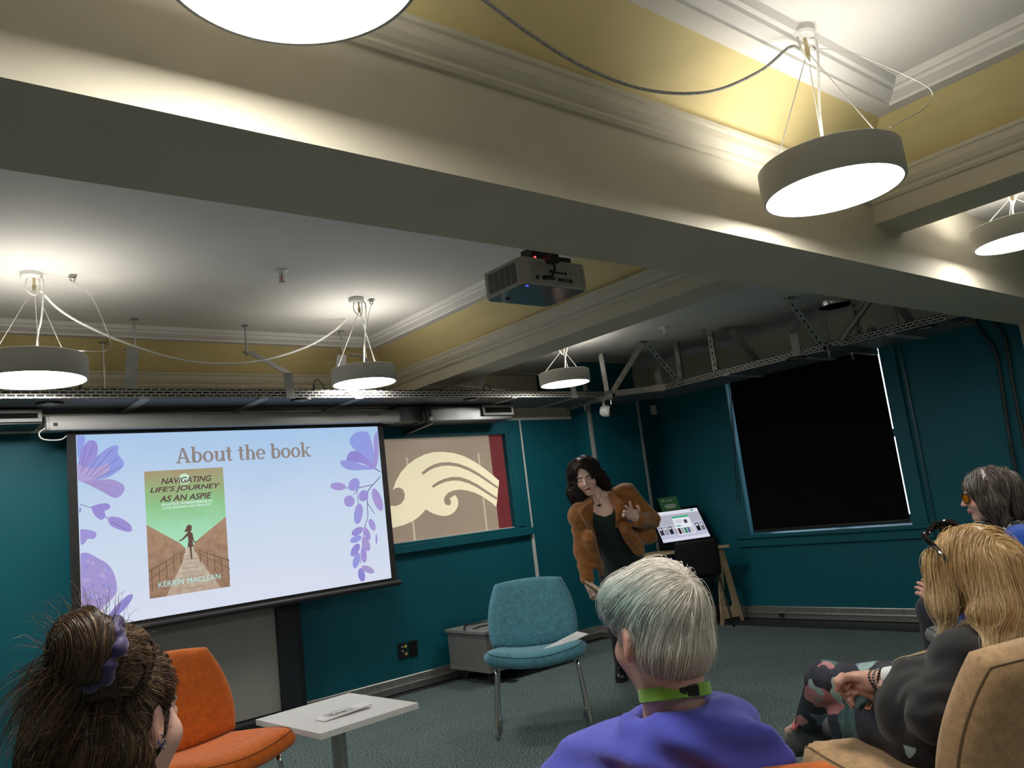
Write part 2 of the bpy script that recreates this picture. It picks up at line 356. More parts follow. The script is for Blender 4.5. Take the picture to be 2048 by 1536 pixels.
# ------------------------------------------------------------------ pendant lamps
shade_m = M('warm_grey_enamel', (.62, .60, .55), .55, var=.03, scale=6)
diff_m = EM('lamp_diffuser', (1, .965, .905), LAMP_DOWN)
up_m = EM('lamp_uplight', (1, .955, .87), LAMP_UP)
clear = M('clear_cable', (.75, .74, .70), .25, var=.05, scale=50, spec=.6)
def pendant(c, D, H, zc, can, label, eye=None, canr=.055):
    """ring pendant: c centre of the drum, zc ceiling, can canopy xy; parts named by what they do"""
    c = np.array(c, float); R = D/2; t = thing('pendant_lamp', label, 'pendant lamp', (c[0], c[1], c[2]-H/2), group='drum pendant lamps')
    cx, cy = can; zb, zt = -H/2, H/2
    b = MB(); b.lathe([(R-.016, zb+.006), (R-.012, zb), (R-.004, zb), (R, zb+.006), (R, zt-.004), (R-.004, zt), (R-.012, zt), (R-.016, zt-.004)], c, 72, close=True); b.build('lamp_shade', shade_m, t, smooth=True)
    b = MB(); b.lathe([(R-.018, zb+.006), (R*.5, zb+.0055), (0.0001, zb+.005)], c, 72); b.build('diffuser', diff_m, t)
    b = MB(); b.lathe([(R-.017, zt-.02), (R*.55, zt-.02), (R*.55, zt-.03), (R-.017, zt-.03)], c, 72, close=True); b.build('uplight_ring', up_m, t)
    b = MB(); b.lathe([(R*.55, zt-.025), (R*.3, zt-.01), (.001, zt-.008)], c, 48); b.build('top_plate', shade_m, t, smooth=True)
    b = MB(); b.lathe([(0.001, zc), (canr, zc), (canr, zc-.022), (canr-.008, zc-.03), (.012, zc-.032), (0.001, zc-.032)], (cx, cy, 0), 32); b.build('canopy', white_p, t, smooth=True)
    kn = np.array([cx+.012, cy-.01, zc-.085])
    b = MB(); b.tube([(cx+.012, cy-.01, zc-.03), kn], .007, 8); b.cyl(kn+[0, 0, .012], kn-[0, 0, .02], .011, .008, 10); b.build('wire_gripper', M('brass_fitting', (.55, .45, .25), .3, .8, var=.05), t, smooth=True)
    for a in (.5, .5+2*PI/3, .5+4*PI/3):
        e = c + [R*.82*math.cos(a), R*.82*math.sin(a), zt-.005]
        b = MB(); b.tube([kn, e], .0022, 6); b.build('suspension_wire', steel_wire, t)
    e = c + [.02, .02, zt-.01]; m1 = (kn+e)/2
    b = MB(); b.tube(spline([(cx+.03, cy-.02, zc-.03), (cx+.055, cy-.03, zc-.06), m1+[.03, 0, .03], m1+[.012, .0, -.06], e], 6), .0048, 8); b.build('power_cord', clear, t, smooth=True)
    b = MB(); b.tube(spline([(cx-.02, cy, zc-.03), (cx-.03, cy-.01, zc-.09), (cx+.01, cy-.01, zc-.13), (cx+.04, cy, zc-.09), (cx+.04, cy, zc-.03)], 6), .004, 8); b.build('cord_loop', clear, t, smooth=True)
    return t
def can_at(x, y, zc=ZC): q = P(x, y, z=zc); return q[0], q[1]
lamps = [
 ('A', P(1661, 353, d=FOC*1000*.494/272), .494, ZC, can_at(1598, 62), 'largest grey drum pendant lamp under the yellow coffer in front of the beam'),
 ('B', P(66, 738, d=FOC*1000*.53/198), .53, ZC, can_at(62, 546), 'grey drum pendant lamp at left edge above the projection screen'),
 ('C', P(728, 752, d=FOC*1000*.47/129), .47, ZC, can_at(712, 597), 'grey drum pendant lamp hanging above the right end of the screen housing'),
 ('D', P(1129, 756, d=FOC*1000*.43/102), .43, ZR, None, 'smallest drum pendant lamp hanging under the far cross beam'),
 ('E', P(2033, 466, d=4.12), .42, ZR, None, 'drum pendant lamp cut by the right picture edge near the white wall'),
 ('F', (.62, 1.22, 2.40), .50, ZC, None, 'drum pendant lamp seen from below at the top left, cut by the picture edge')]
LP = {}
for k, c, D, zc, can, lab in lamps:
    if can is None: can = (c[0], c[1])
    LP[k] = (np.array(c), can, zc)
    pendant(c, D, .115*D/.47, zc, can, lab)
for q, lab in (((1.2, -1.5, 2.40), 'added unseen drum pendant lamp behind the audience, second from the beam'), ((5.4, -1.2, 2.36), 'added unseen drum pendant lamp behind the audience near the window wall'), ((-1.6, 3.9, 2.40), 'added unseen drum pendant lamp beyond the left edge of the screen'), ((5.5, 3.0, 2.40), 'x')):  # extra lamps out of view, added to brighten the room
    if lab != 'x': pendant(q, .5, .12, ZR if q[0] > 4 else ZC, q[:2], lab)
# cords slung between lamps and the thin safety wires with their ceiling hooks
def cable(name, pts, r, mat, label, cat='cable', n=10):
    b = MB(); b.tube(spline(pts, n), r, 8); return tag(b.build(name, mat, smooth=True), label, cat)
braid = M('grey_braided_cable', (.30, .30, .28), .5, var=.5, scale=160)
ca = LP['A'][1]; A0 = np.array([ca[0], ca[1], ZC-.10])
cable('power_cable', [P(820, -160, d=2.0), P(900, -55, d=2.1), P(968, 0, d=2.2), P(1075, 78, d=2.35), P(1180, 140, d=2.5), P(1300, 181, d=2.65), P(1420, 183, d=2.75), P(1520, 142, d=2.83), P(1578, 95, d=2.88), A0+[-.01, 0, .02]], .0055, braid, 'grey twisted power cable looping under the yellow coffer to the largest lamp')
dB, dC = np.linalg.norm(P(66, 738, d=1)-[0, 0, CH])*0+FOC*1000*.53/198, FOC*1000*.47/129
bc = [(80, 580), (120, 620), (180, 655), (262, 690), (350, 717), (430, 727), (520, 722), (610, 695), (670, 660), (708, 622)]
cable('power_cable', [P(x, y, d=4.45+(1.75)*(x-80)/628) for x, y in bc], .0075, clear, 'pale cable slung between the two pendant lamps above the screen')
def hook(p, label):
    p = np.array(p); t = thing('ceiling_hook', label, 'hook', p)
    b = MB(); b.box((p[0]-.02, p[1]-.02, p[2]-.006), (p[0]+.02, p[1]+.02, p[2])); b.build('hook_plate', alu, t, bevel=.002)
    b = MB(); b.tube([p+[.012*math.cos(a), 0, -.02+.012*math.sin(a)] for a in np.linspace(0, 2*PI, 14)], .004, 6, closed=True); b.cyl(p, p-[0, 0, .012], .004, seg=8); b.build('eye_bolt', alu, t, smooth=True)
hk = P(1625, 82, z=ZC-.005); hook(hk, 'steel ceiling hook beside the canopy of the largest lamp')
cable('safety_wire', [hk-[0, 0, .03], P(1700, 105, d=2.75), P(1800, 145, d=2.7), P(1862, 180, d=2.7), P(1850, 215, d=2.72), P(1780, 255, d=2.72)], .0016, steel_wire, 'thin steel safety wire bowing out beside the largest pendant lamp')
hk = P(145, 552, z=ZC-.005); hook(hk, 'steel ceiling hook beside the canopy of the lamp at left edge')
cable('safety_wire', [hk-[0, 0, .03], P(180, 590, d=4.4), P(205, 640, d=4.35), P(222, 690, d=4.3), P(205, 703, d=4.3), P(152, 701, d=4.3)], .0022, steel_wire, 'thin steel safety wire bowing out beside the lamp at left edge')
hk = P(742, 600, z=ZC-.005); hook(hk, 'steel ceiling hook beside the canopy of the lamp above the screen end')
cable('safety_wire', [hk-[0, 0, .03], P(735, 640, d=5.75), P(730, 690, d=5.75), P(733, 715, d=5.75)], .0022, steel_wire, 'thin steel safety wire hanging behind the lamp above the screen end')
# ------------------------------------------------------------------ inner window with the frosted wave film
def text_tris(s, shear=0.0, weight=0.0, spacing=1.0):
    """flat glyph mesh of s scaled to a unit box: (n,2) points, faces, width/height"""
    cu = bpy.data.curves.new('glyphs', 'FONT'); cu.body = s; cu.shear = shear; cu.offset = weight; cu.space_character = spacing
    o = bpy.data.objects.new('glyphs', cu); COL.objects.link(o)
    dg = bpy.context.evaluated_depsgraph_get(); me = bpy.data.meshes.new_from_object(o.evaluated_get(dg))
    v = np.array([q.co[:2] for q in me.vertices]); f = [tuple(p.vertices) for p in me.polygons]
    bpy.data.objects.remove(o); bpy.data.curves.remove(cu); bpy.data.meshes.remove(me)
    lo, hi = v.min(0), v.max(0); return (v-lo)/(hi-lo), f, (hi-lo)
def put_text(s, o, ex, ey, mat, parent, name='lettering', **kw):
    """lettering that fills the box o, o+ex, o+ey"""
    v, f, _ = text_tris(s, **kw); b = MB(); o, ex, ey = (np.array(q, float) for q in (o, ex, ey))
    b.add([o+ex*p[0]+ey*p[1] for p in v], f); return b.build(name, mat, parent, fix=False)
w1 = thing('window_1', None, None, (3.6, YW, 1.15)); struct(w1)
YF = YW+.03
def glow(name, col, e, rough=.5):
    return M(name, col, rough, emit=col, es=e)
film = M('frosted_film', (.30, .235, .175), .35, var=.06, scale=2, emit=(.30, .235, .175), es=.38)  # emission in every film of this window stands in for backlight
filmred = M('frosted_film_red', (.17, .03, .035), .4, var=.05, emit=(.17, .03, .035), es=.25)
wave_m = M('clear_wave_film', (.72, .65, .44), .3, var=.03, scale=2, emit=(.75, .68, .47), es=.45)
b = MB(); b.box((IW[0], YF, IW[2]), (4.535, YF+.006, IW[3])); b.build('frosted_panel', film, w1)
b = MB(); b.box((4.535, YF, IW[2]), (IW[1], YF+.006, IW[3])); b.build('red_panel', filmred, w1)
def crop2(pts, Y): return [(q[0], q[2]) for q in (P(750+x/3.84, 780+y/3.84, Y=Y) for x, y in pts)]
wave = [(137,770),(160,700),(200,630),(250,575),(310,530),(380,495),(450,477),(520,475),(600,483),(680,507),(760,548),(830,595),(900,650),(953,697),(948,748),(945,762),(940,818),(938,848),(931,897),(890,862),(830,820),(770,790),(710,772),(650,765),(600,772),(560,790),(535,820),(528,850),(540,878),(565,887),(582,878),(585,860),(575,832),(615,806),(632,830),(640,860),(635,895),(615,930),(585,955),(545,968),(500,965),(450,950),(420,935),(390,915),(370,940),(330,980),(280,1012),(220,1038),(145,1057),(60,1075),(60,895),(130,890),(165,890),(200,875),(225,840),(230,800),(215,765),(190,750),(160,752)]
g1 = [(355,637),(400,600),(450,572),(510,556),(570,554),(640,565),(720,595),(800,640),(870,690),(950,748),(948,762),(870,712),(800,664),(720,620),(640,590),(570,580),(510,583),(450,600),(405,625),(370,652)]
g2 = [(433,740),(480,705),(530,682),(590,668),(650,668),(720,690),(790,727),(860,775),(942,830),(940,846),(860,798),(790,752),(720,717),(650,697),(600,695),(550,703),(500,722),(448,750)]
def flat(pts, Y, mat, name, parent, t=.0006):
    b = MB(); b.prism(crop2(pts, Y), (0, Y, 0), (1, 0, 0), (0, 0, 1), (0, -1, 0), t); return b.build(name, mat, parent)
flat(wave, YF, wave_m, 'wave_motif', w1); flat(g1, YF-.0007, film, 'wave_groove', w1); flat(g2, YF-.0007, film, 'wave_groove', w1)
for gx in (3.62, 4.385):
    b = MB(); b.box((gx, YF-.0004, IW[2]), (gx+.02, YF-.0001, 1.86)); b.build('film_seam', M('pale_film_strip', (.45, .38, .29), .4, emit=(.45, .38, .29), es=.45), w1)
x0, x1, z0, z1 = IW
b = MB(); b.box((x1, YW-.028, z0-.085), (x1+.185, YW, z1+.125)); b.box((x0, YW-.028, z1), (x1, YW, z1+.125)); b.box((x1+.03, YW-.036, z0), (x1+.10, YW-.02, z1+.03)); b.build('window_frame', teal, w1, bevel=.004)
b = MB(); b.box((x0, YW-.045, z0-.085), (x1+.195, YW, z0-.02)); b.box((x0, YW-.03, z0-.02), (x1, YW+.03, z0)); b.build('window_sill', teal, w1, bevel=.004)
b = MB(); b.box((x0, YW-.006, z0), (x1, YF, z0+.007)); b.build('bead_strip', white_p, w1)
# ------------------------------------------------------------------ projection screen
YS = 5.50
scr = thing('projection_screen', 'wide pull-down projection screen showing a slide about a book', 'projection screen', (2.13, YS, .88))
a = P(152, 870, Y=YS); c = P(782.8, 1156, Y=YS); SX0, SX1, SZ0, SZ1 = a[0], c[0], c[2], a[2]
blackcloth = M('black_screen_border', (.016, .015, .014), .8, var=.2, scale=12)
b = MB(); b.box((SX0-.052, YS+.004, SZ0-.03), (SX1+.052, YS+.006, SZ1+.075)); b.build('screen_fabric', blackcloth, scr)
b = MB(); b.tube([(SX0-.075, YS, SZ0-.042), (SX1+.075, YS, SZ0-.042)], .021, 16); b.build('bottom_bar', M('black_bar', (.025, .025, .025), .5, bump=.6, bscale=14), scr, smooth=True)
hl, hr = P(95, 842, Y=YS)[0], P(787, 830, Y=YS)[0]; hz0, hz1 = P(440, 852, Y=5.44)[2], P(440, 824, Y=5.44)[2]
prof = [(-.07, hz0+.012), (-.06, hz0), (.05, hz0), (.06, hz0+.01), (.06, hz1-.01), (.04, hz1), (-.03, hz1), (-.055, hz1-.015), (-.07, hz1-.05)]
b = MB(); b.prism([(q[0], q[1]) for q in prof], (hl, YS, 0), (0, 1, 0), (0, 0, 1), (1, 0, 0), hr-hl); scr_h = b.build('screen_housing', M('housing_white', (.56, .56, .55), .35, var=.03, scale=4, coat=.2), scr, smooth=True)
capm = M('housing_cap', (.45, .46, .46), .4, var=.03)
for x in (hl-.018, hr):
    b = MB(); b.prism([(q[0]*1.03, q[1]) for q in prof], (x, YS, 0), (0, 1, 0), (0, 0, 1), (1, 0, 0), .018); b.build('end_cap', capm, scr, bevel=.004)
q = P(111, 849, Y=YS-.07); b = MB(); b.box((q[0]-.012, YS-.073, q[2]-.01), (q[0]+.012, YS-.068, q[2]+.01)); b.build('sensor_window', black_p, scr)
p0, p1 = P(736, 831, Y=YS-.072), P(759, 826.5, Y=YS-.072)
put_text('Grandview', (p0[0], YS-.0718, p0[2]-.004), (p1[0]-p0[0], 0, 0), (0, 0, .024), M('grey_print', (.12, .12, .12), .5), scr_h)
b = MB(); b.tube(spline([(hl+.0, YS-.02, hz0+.03), (hl-.05, YS-.03, hz0-.01), (hl-.03, YS-.03, hz0-.05), (hl+.06, YS-.02, hz0-.055), (hl+.1, YS, hz0-.03)], 6), .004, 6); b.build('power_cord', white_p, scr, smooth=True)
# the projected slide
def slide(name, c, k=1.0): return EM('slide_'+name, c, SLIDE*k)
def slide_grad(name, stops, axis=2, lo=SZ0, hi=SZ1, noise=.05, sc=3.0):
    m = bpy.data.materials.new('slide_'+name); m.use_nodes = True; nt = m.node_tree; nt.nodes.clear()
    tc = N(nt, 'ShaderNodeTexCoord'); sp = N(nt, 'ShaderNodeSeparateXYZ'); nt.links.new(tc.outputs['Object'], sp.inputs[0])
    mr = N(nt, 'ShaderNodeMapRange'); mr.inputs[1].default_value = lo; mr.inputs[2].default_value = hi; nt.links.new(sp.outputs[axis], mr.inputs[0])
    no = N(nt, 'ShaderNodeTexNoise'); no.inputs['Scale'].default_value = sc; no.inputs['Detail'].default_value = 4; nt.links.new(tc.outputs['Object'], no.inputs['Vector'])
    ad = N(nt, 'ShaderNodeMath', operation='MULTIPLY_ADD'); ad.inputs[1].default_value = noise*4; nt.links.new(no.outputs[0], ad.inputs[0])
    sb = N(nt, 'ShaderNodeMath', operation='SUBTRACT'); sb.inputs[1].default_value = noise*2; nt.links.new(mr.outputs[0], sb.inputs[0]); nt.links.new(sb.outputs[0], ad.inputs[2])
    r = ramp(nt, stops); nt.links.new(ad.outputs[0], r.inputs[0]); e = N(nt, 'ShaderNodeEmission'); e.inputs[1].default_value = SLIDE
    nt.links.new(r.outputs[0], e.inputs[0]); o = N(nt, 'ShaderNodeOutputMaterial'); nt.links.new(e.outputs[0], o.inputs[0]); return m
img = None
b = MB(); b.box((SX0, YS-.001, SZ0), (SX1, YS+.004, SZ1))
img = b.build('projected_slide', slide_grad('sky', [(0, srgb(226, 232, 250)), (.55, srgb(208, 226, 248)), (1, srgb(176, 208, 244))], noise=.08, sc=1.6), scr)
def c1(x, y, Y): return P(80+x/2.7676, 800+y/2.7676, Y=Y)
def sl(pts, layer, mat, name, parent=img, smooth=0):
    Y = YS-.001-.0005*layer; q = [c1(x, y, Y) for x, y in pts]
    if smooth: q = spline(q+[q[0]], smooth)[:-1]
    pl = [(min(max(p[0], SX0+.001), SX1-.001), min(max(p[2], SZ0+.001), SZ1-.001)) for p in q]
    b = MB(); b.prism(pl, (0, Y, 0), (1, 0, 0), (0, 0, 1), (0, -1, 0), .0004); return b.build(name, mat, parent)
def petal_mat(n, a, c2):
    return slide_grad(n, [(0, a), (.5, c2), (1, a)], noise=.22, sc=7.0)
pm = [petal_mat('petal_lilac', srgb(158, 150, 224), srgb(178, 160, 218)), petal_mat('petal_blue', srgb(150, 166, 236), srgb(166, 158, 226)), petal_mat('petal_mauve', srgb(176, 160, 212), srgb(168, 158, 224)), petal_mat('petal_violet', srgb(148, 140, 216), srgb(166, 154, 222))]
pale = slide('petal_pale', srgb(186, 172, 222)); vein = slide('vein', srgb(120, 112, 170))
sl([(205,195),(247,197),(250,230),(225,290),(208,330)], 1, pm[1], 'petal')
sl([(208,440),(215,330),(235,265),(270,225),(305,228),(320,260),(315,310),(290,350),(245,400),(218,446)], 2, pm[0], 'petal', smooth=4)
sl([(245,400),(300,330),(360,275),(415,250),(435,260),(430,290),(440,310),(465,345),(455,375),(415,405),(370,430),(310,440),(210,446)], 3, pm[1], 'petal', smooth=4)
sl([(206,442),(330,440),(400,440),(455,465),(468,490),(455,520),(430,540),(400,538),(330,500),(270,470)], 4, pm[2], 'petal', smooth=4)
sl([(206,350),(240,370),(300,380),(380,350),(380,390),(310,435),(206,445)], 5, pale, 'petal', smooth=4)
for a0, a1 in (((250,420),(330,300)), ((270,425),(400,270)), ((290,430),(430,320)), ((310,432),(455,365)), ((300,455),(440,490)), ((290,465),(420,525)), ((225,400),(255,260)), ((235,390),(300,240))):
    sl([a0, (a1[0], a1[1]), (a1[0]+2, a1[1]+2), (a0[0]+2, a0[1]+2)], 6, vein, 'vein')
sl([(283,590),(330,575),(375,573),(390,590),(380,605),(358,615),(362,640),(345,662),(320,655),(295,625)], 2, pm[3], 'bud', smooth=4)
sl([(375,660),(395,645),(450,655),(500,690),(508,720),(490,730),(440,718),(390,695)], 2, pm[3], 'bud', smooth=4)
sl([(222,715),(270,718),(305,730),(312,745),(300,768),(265,770),(250,790),(226,798)], 2, pm[2], 'bud', smooth=4)
sl([(218,590),(228,600),(226,620),(216,626)], 2, pm[3], 'bud')
sl([(222,576),(285,595),(285,598),(222,580)], 1, vein, 'stem'); sl([(360,642),(380,655),(378,659),(358,647)], 1, vein, 'stem'); sl([(395,672),(470,712),(470,715),(394,676)], 3, vein, 'stem')
hyd = [(224,850),(260,845),(320,875),(370,905),(405,950),(425,1020),(420,1070),(380,1120),(330,1165),(290,1170),(230,1195)]
sl(hyd, 1, pm[2], 'blossom', smooth=4)
for k in range(40):
    x, y = random.uniform(240, 405), random.uniform(860, 1140)
    if (x-225)**2/190**2+(y-1020)**2/170**2 < 1: sl([(x+11*math.cos(a), y+11*math.sin(a)) for a in np.linspace(0, 2*PI, 7)[:-1]], 2, pm[k % 4] if k % 3 else pale, 'floret')
sl([(345,1258),(360,1215),(420,1140),(480,1085),(510,1075),(512,1095),(480,1145),(430,1195),(375,1250)], 3, pm[3], 'leaf', smooth=4)
sl([(1715,215),(1740,185),(1780,173),(1815,180),(1830,215),(1850,300),(1850,372),(1830,360),(1770,300),(1720,250)], 1, pm[1], 'petal', smooth=4)
sl([(1700,310),(1720,285),(1770,290),(1840,360),(1846,382),(1780,350),(1700,345)], 2, pm[3], 'petal', smooth=4)
sl([(1660,345),(1680,333),(1740,345),(1845,380),(1800,386),(1720,388),(1675,370)], 3, pm[1], 'petal', smooth=4)
sl([(1850,300),(1848,210),(1862,180),(1868,176),(1874,300),(1862,370),(1848,372)], 3, pm[0], 'petal', smooth=4)
for q in ([(1846,380),(1862,380),(1887,397),(1884,400),(1860,386)], [(1885,425),(1846,470),(1770,487),(1690,489),(1690,486),(1770,482),(1843,466),(1882,422)], [(1845,468),(1817,505),(1813,570),(1817,650),(1796,712),(1776,905),(1773,905),(1792,710),(1813,650),(1809,570),(1812,503),(1841,466)], [(1770,485),(1735,528),(1732,526),(1767,484)], [(1755,490),(1764,580),(1761,580),(1752,490)], [(1815,570),(1855,632),(1853,634),(1812,573)]): sl(q, 1, vein, 'stem')
for k, (cx, cy, a, d, an) in enumerate([(1650,478,44,22,5),(1738,468,30,38,30),(1712,560,30,32,0),(1790,530,26,32,20),(1868,552,24,66,-20),(1762,630,24,58,8),(1838,690,17,34,-20),(1757,727,36,20,-30),(1810,740,16,38,-20),(1748,770,34,18,-25),(1805,797,20,42,-20),(1745,830,20,40,30),(1792,857,17,45,-5),(1752,888,19,45,15),(1815,938,38,18,25),(1780,968,19,38,-10),(1862,770,5,30,0)]):
    an = math.radians(an); sl([(cx+a*math.cos(u)*math.cos(an)-d*math.sin(u)*math.sin(an), cy+a*math.cos(u)*math.sin(an)+d*math.sin(u)*math.cos(an)) for u in np.linspace(0, 2*PI, 17)[:-1]], 2, pm[k % 4], 'leaf')
# slab-serif title, letter by letter from stems, serifs and bowls (units: x-height 1)
def ring(cx, cy, rx, ry, wx, wy, a0=0, a1=360, n=28):
    A = np.radians(np.linspace(a0, a1, n)); o = [(cx+rx*math.cos(t), cy+ry*math.sin(t)) for t in A]; i = [(cx+(rx-wx)*math.cos(t), cy+(ry-wy)*math.sin(t)) for t in A]
    return [[o[k], o[k+1], i[k+1], i[k]] for k in range(n-1)]
def rc(x0, y0, x1, y1): return [[(x0, y0), (x1, y0), (x1, y1), (x0, y1)]]
W_ = .27; sf = .11
GL = {'A': ([[(.02, 0), (.19, 0), (.62, 1.42), (.48, 1.42)], [(.48, 1.42), (.68, 1.42), (1.18, 0), (.88, 0)]] + rc(.3, .42, .86, .54) + rc(-.06, 0, .36, sf) + rc(.78, 0, 1.3, sf), 1.28),
 'b': (rc(.12, 0, .12+W_, 1.5) + rc(0, 1.5-sf, .33, 1.5) + ring(.55, .5, .48, .52, .26, .13), 1.08),
 'o': (ring(.5, .5, .5, .53, .26, .13), 1.05), 'u': (rc(.12, .3, .12+W_, 1) + rc(0, 1-sf, .33, 1) + ring(.46, .32, .34, .34, .2, .14, 180, 360) + rc(.72, 0, .72+W_, 1) + rc(.6, 1-sf, .93, 1) + rc(.72, 0, 1.05, sf), 1.1),
 't': (rc(.18, .22, .18+W_, 1.32) + rc(0, .9, .62, 1) + ring(.42, .24, .24, .26, .2, .13, 180, 330), .70), 'h': (rc(.12, 0, .12+W_, 1.5) + rc(0, 1.5-sf, .33, 1.5) + rc(0, 0, .45, sf) + ring(.56, .66, .34, .36, .2, .13, 0, 180) + rc(.7, 0, .7+W_, .68) + rc(.58, 0, 1.03, sf), 1.1),
 'e': (ring(.48, .5, .48, .53, .25, .13, 0, 320) + rc(.12, .46, .94, .56), 1.0), 'k': (rc(.12, 0, .12+W_, 1.5) + rc(0, 1.5-sf, .33, 1.5) + rc(0, 0, .45, sf) + [[(.33, .42), (.80, 1), (.95, 1), (.42, .36)], [(.40, .55), (.60, .62), (1.0, 0), (.76, 0)]] + rc(.66, 1-sf, 1.06, 1) + rc(.64, 0, 1.12, sf), 1.12), ' ': ([], .48)}
tit = slide('title_ink', srgb(150, 140, 136)); Yt = YS-.0016
pb0, pb1 = c1(758, 352, Yt), c1(1502, 312, Yt); tw = sum(GL[ch][1] for ch in 'About the book'); u_ = (pb1[0]-pb0[0])/tw; zb_ = (pb0[2]+pb1[2])/2; x_ = pb0[0]; b = MB()
for ch in 'About the book':
    for pl in GL[ch][0]: b.add([(x_+p[0]*u_, Yt, zb_+p[1]*u_*1.0) for p in pl], [(0, 1, 2, 3)])
    x_ += GL[ch][1]*u_
b.build('title_lettering', tit, img, fix=False)
# book cover on the slide
def cov(u, v, Y=YS-.002): # u right, v down, unit rectangle of the cover
    a, c = c1(570, 397, Y), c1(1057, 1027, Y); return (a[0]+.006+(c[0]-a[0]-.012)*u, Y, a[2]+(c1(593, 1103, Y)[2]-a[2])*v)
def cv(pts, layer, mat, name, parent):
    Y = YS-.002-.0005*layer; q = [cov(u, v, Y) for u, v in pts]; b = MB(); b.prism([(p[0], p[2]) for p in q], (0, Y, 0), (1, 0, 0), (0, 0, 1), (0, -1, 0), .0004); return b.build(name, mat, parent)
za, zb2 = cov(0, 0)[2], cov(0, .62)[2]
cover = cv([(0,0),(1,0),(1,1),(0,1)], 0, slide_grad('cover_sky', [(0, srgb(180, 238, 206)), (.25, srgb(170, 226, 186)), (.5, srgb(150, 208, 150)), (.75, srgb(160, 186, 134)), (1, srgb(176, 158, 126))], lo=zb2, hi=za, noise=.09, sc=9), 'book_cover', img)
hill = slide_grad('cover_hill', [(0, srgb(150, 118, 98)), (.5, srgb(178, 146, 120)), (1, srgb(160, 130, 112))], noise=.3, sc=22)
cv([(0,.425),(.40,.60),(.46,.645),(.47,.70),(.33,.86),(.22,1),(0,1)], 1, hill, 'hillside', cover); cv([(1,.42),(.585,.60),(.55,.645),(.55,.70),(.74,.86),(.88,1),(1,1)], 1, hill, 'hillside', cover)
path_m = slide_grad('cover_path', [(0, srgb(186, 164, 142)), (.5, srgb(210, 198, 180)), (1, srgb(176, 152, 130))], noise=.3, sc=26)
cv([(.46,.64),(.56,.64),(.62,.74),(.78,.90),(.88,1),(.20,1),(.28,.90),(.42,.74)], 2, path_m, 'boardwalk', cover)
dk = slide('cover_dark', srgb(128, 100, 84))
for k in range(8):
    v = .70+.03*k+.001*k*k; w = min(.46, (v-.60)*.62); cv([(.51-w*.8,v),(.51+w*.8,v+.003),(.51+w*.8,v+.006),(.51-w*.8,v+.004)], 3, slide('plank_line', srgb(158, 138, 120)), 'plank_line', cover)
for s_ in (-1, 1):
    for k, (e, tk) in enumerate(((.0, .012), (.07, .010))): cv([(.51+s_*.05,.655+e*.2),(.51+s_*.5,.78+e),(.51+s_*.5,.78+e+tk),(.51+s_*.05,.655+e*.2+.004)], 3, dk, 'fence_rail', cover)
    for k in range(5): x = .51+s_*(.12+.09*k); v = .66+.03*k; cv([(x,v),(x+.012,v),(x+.012,v+.11+.015*k),(x,v+.11+.015*k)], 3, dk, 'fence_post', cover)
fig = slide('figure', srgb(108, 82, 74))
cv([(.475,.49),(.49,.465),(.515,.455),(.545,.463),(.553,.48),(.545,.505),(.53,.512),(.555,.53),(.572,.59),(.592,.606),(.585,.613),(.56,.595),(.55,.575),(.56,.635),(.535,.64),(.535,.70),(.54,.735),(.52,.737),(.515,.69),(.508,.64),(.485,.635),(.50,.585),(.495,.545),(.43,.575),(.385,.585),(.382,.578),(.43,.56),(.485,.525),(.50,.512),(.47,.51),(.45,.515),(.462,.50)], 4, fig, 'figure', cover)
cv([(.49+.075*math.cos(a),.08+.045*math.sin(a)) for a in np.linspace(0, 2*PI, 25)[:-1]], 1, slide('sun', srgb(206, 240, 214)), 'sun', cover)
ink = slide('cover_ink', srgb(96, 70, 72)); wht = slide('cover_white', srgb(236, 250, 250)); cyan = slide('cover_cyan', srgb(188, 246, 240))
def cline(s, u0, u1, v0, v1, mat, **kw):
    a, c = cov(u0, v1, YS-.0045), cov(u1, v0, YS-.0045); put_text(s, a, (c[0]-a[0], 0, 0), (0, 0, c[2]-a[2]), mat, cover, **kw)
cline('NAVIGATING', .20, .84, .062, .112, ink, shear=.25, weight=.022); cline('LIFE’S JOURNEY', .06, .95, .132, .186, ink, shear=.25, weight=.022); cline('AS AN ASPIE', .17, .83, .205, .255, ink, shear=.25, weight=.022)
cline('AN AUTISTIC WOMAN’S MEMOIR OF', .19, .83, .266, .286, wht, weight=.018); cline('LOVE, RESILIENCE AND GROWTH', .21, .80, .296, .316, wht, weight=.018)
cline('KERRIN MACLEAN', .11, .88, .882, .925, cyan)
# ------------------------------------------------------------------ cable tray round the room
def slotted(name, axis):
    m, nt, bb = nodes(name); tc = N(nt, 'ShaderNodeTexCoord'); sp = N(nt, 'ShaderNodeSeparateXYZ'); nt.links.new(tc.outputs['Object'], sp.inputs[0])
    cb = N(nt, 'ShaderNodeCombineXYZ'); nt.links.new(sp.outputs[axis], cb.inputs[0]); nt.links.new(sp.outputs[2], cb.inputs[1])
    br = N(nt, 'ShaderNodeTexBrick'); br.inputs['Scale'].default_value = 1.0; br.inputs['Brick Width'].default_value = .048; br.inputs['Row Height'].default_value = .0195
    br.inputs['Mortar Size'].default_value = .0045; br.inputs['Mortar Smooth'].default_value = .15; br.inputs['Bias'].default_value = -.2
    br.inputs['Color1'].default_value = (.012, .012, .013, 1); br.inputs['Color2'].default_value = (.10, .10, .10, 1); br.inputs['Mortar'].default_value = (.46, .45, .42, 1)
    nt.links.new(cb.outputs[0], br.inputs[0]); nt.links.new(br.outputs[0], bb.inputs['Base Color']); bb.inputs['Metallic'].default_value = .55; bb.inputs['Roughness'].default_value = .45; return m
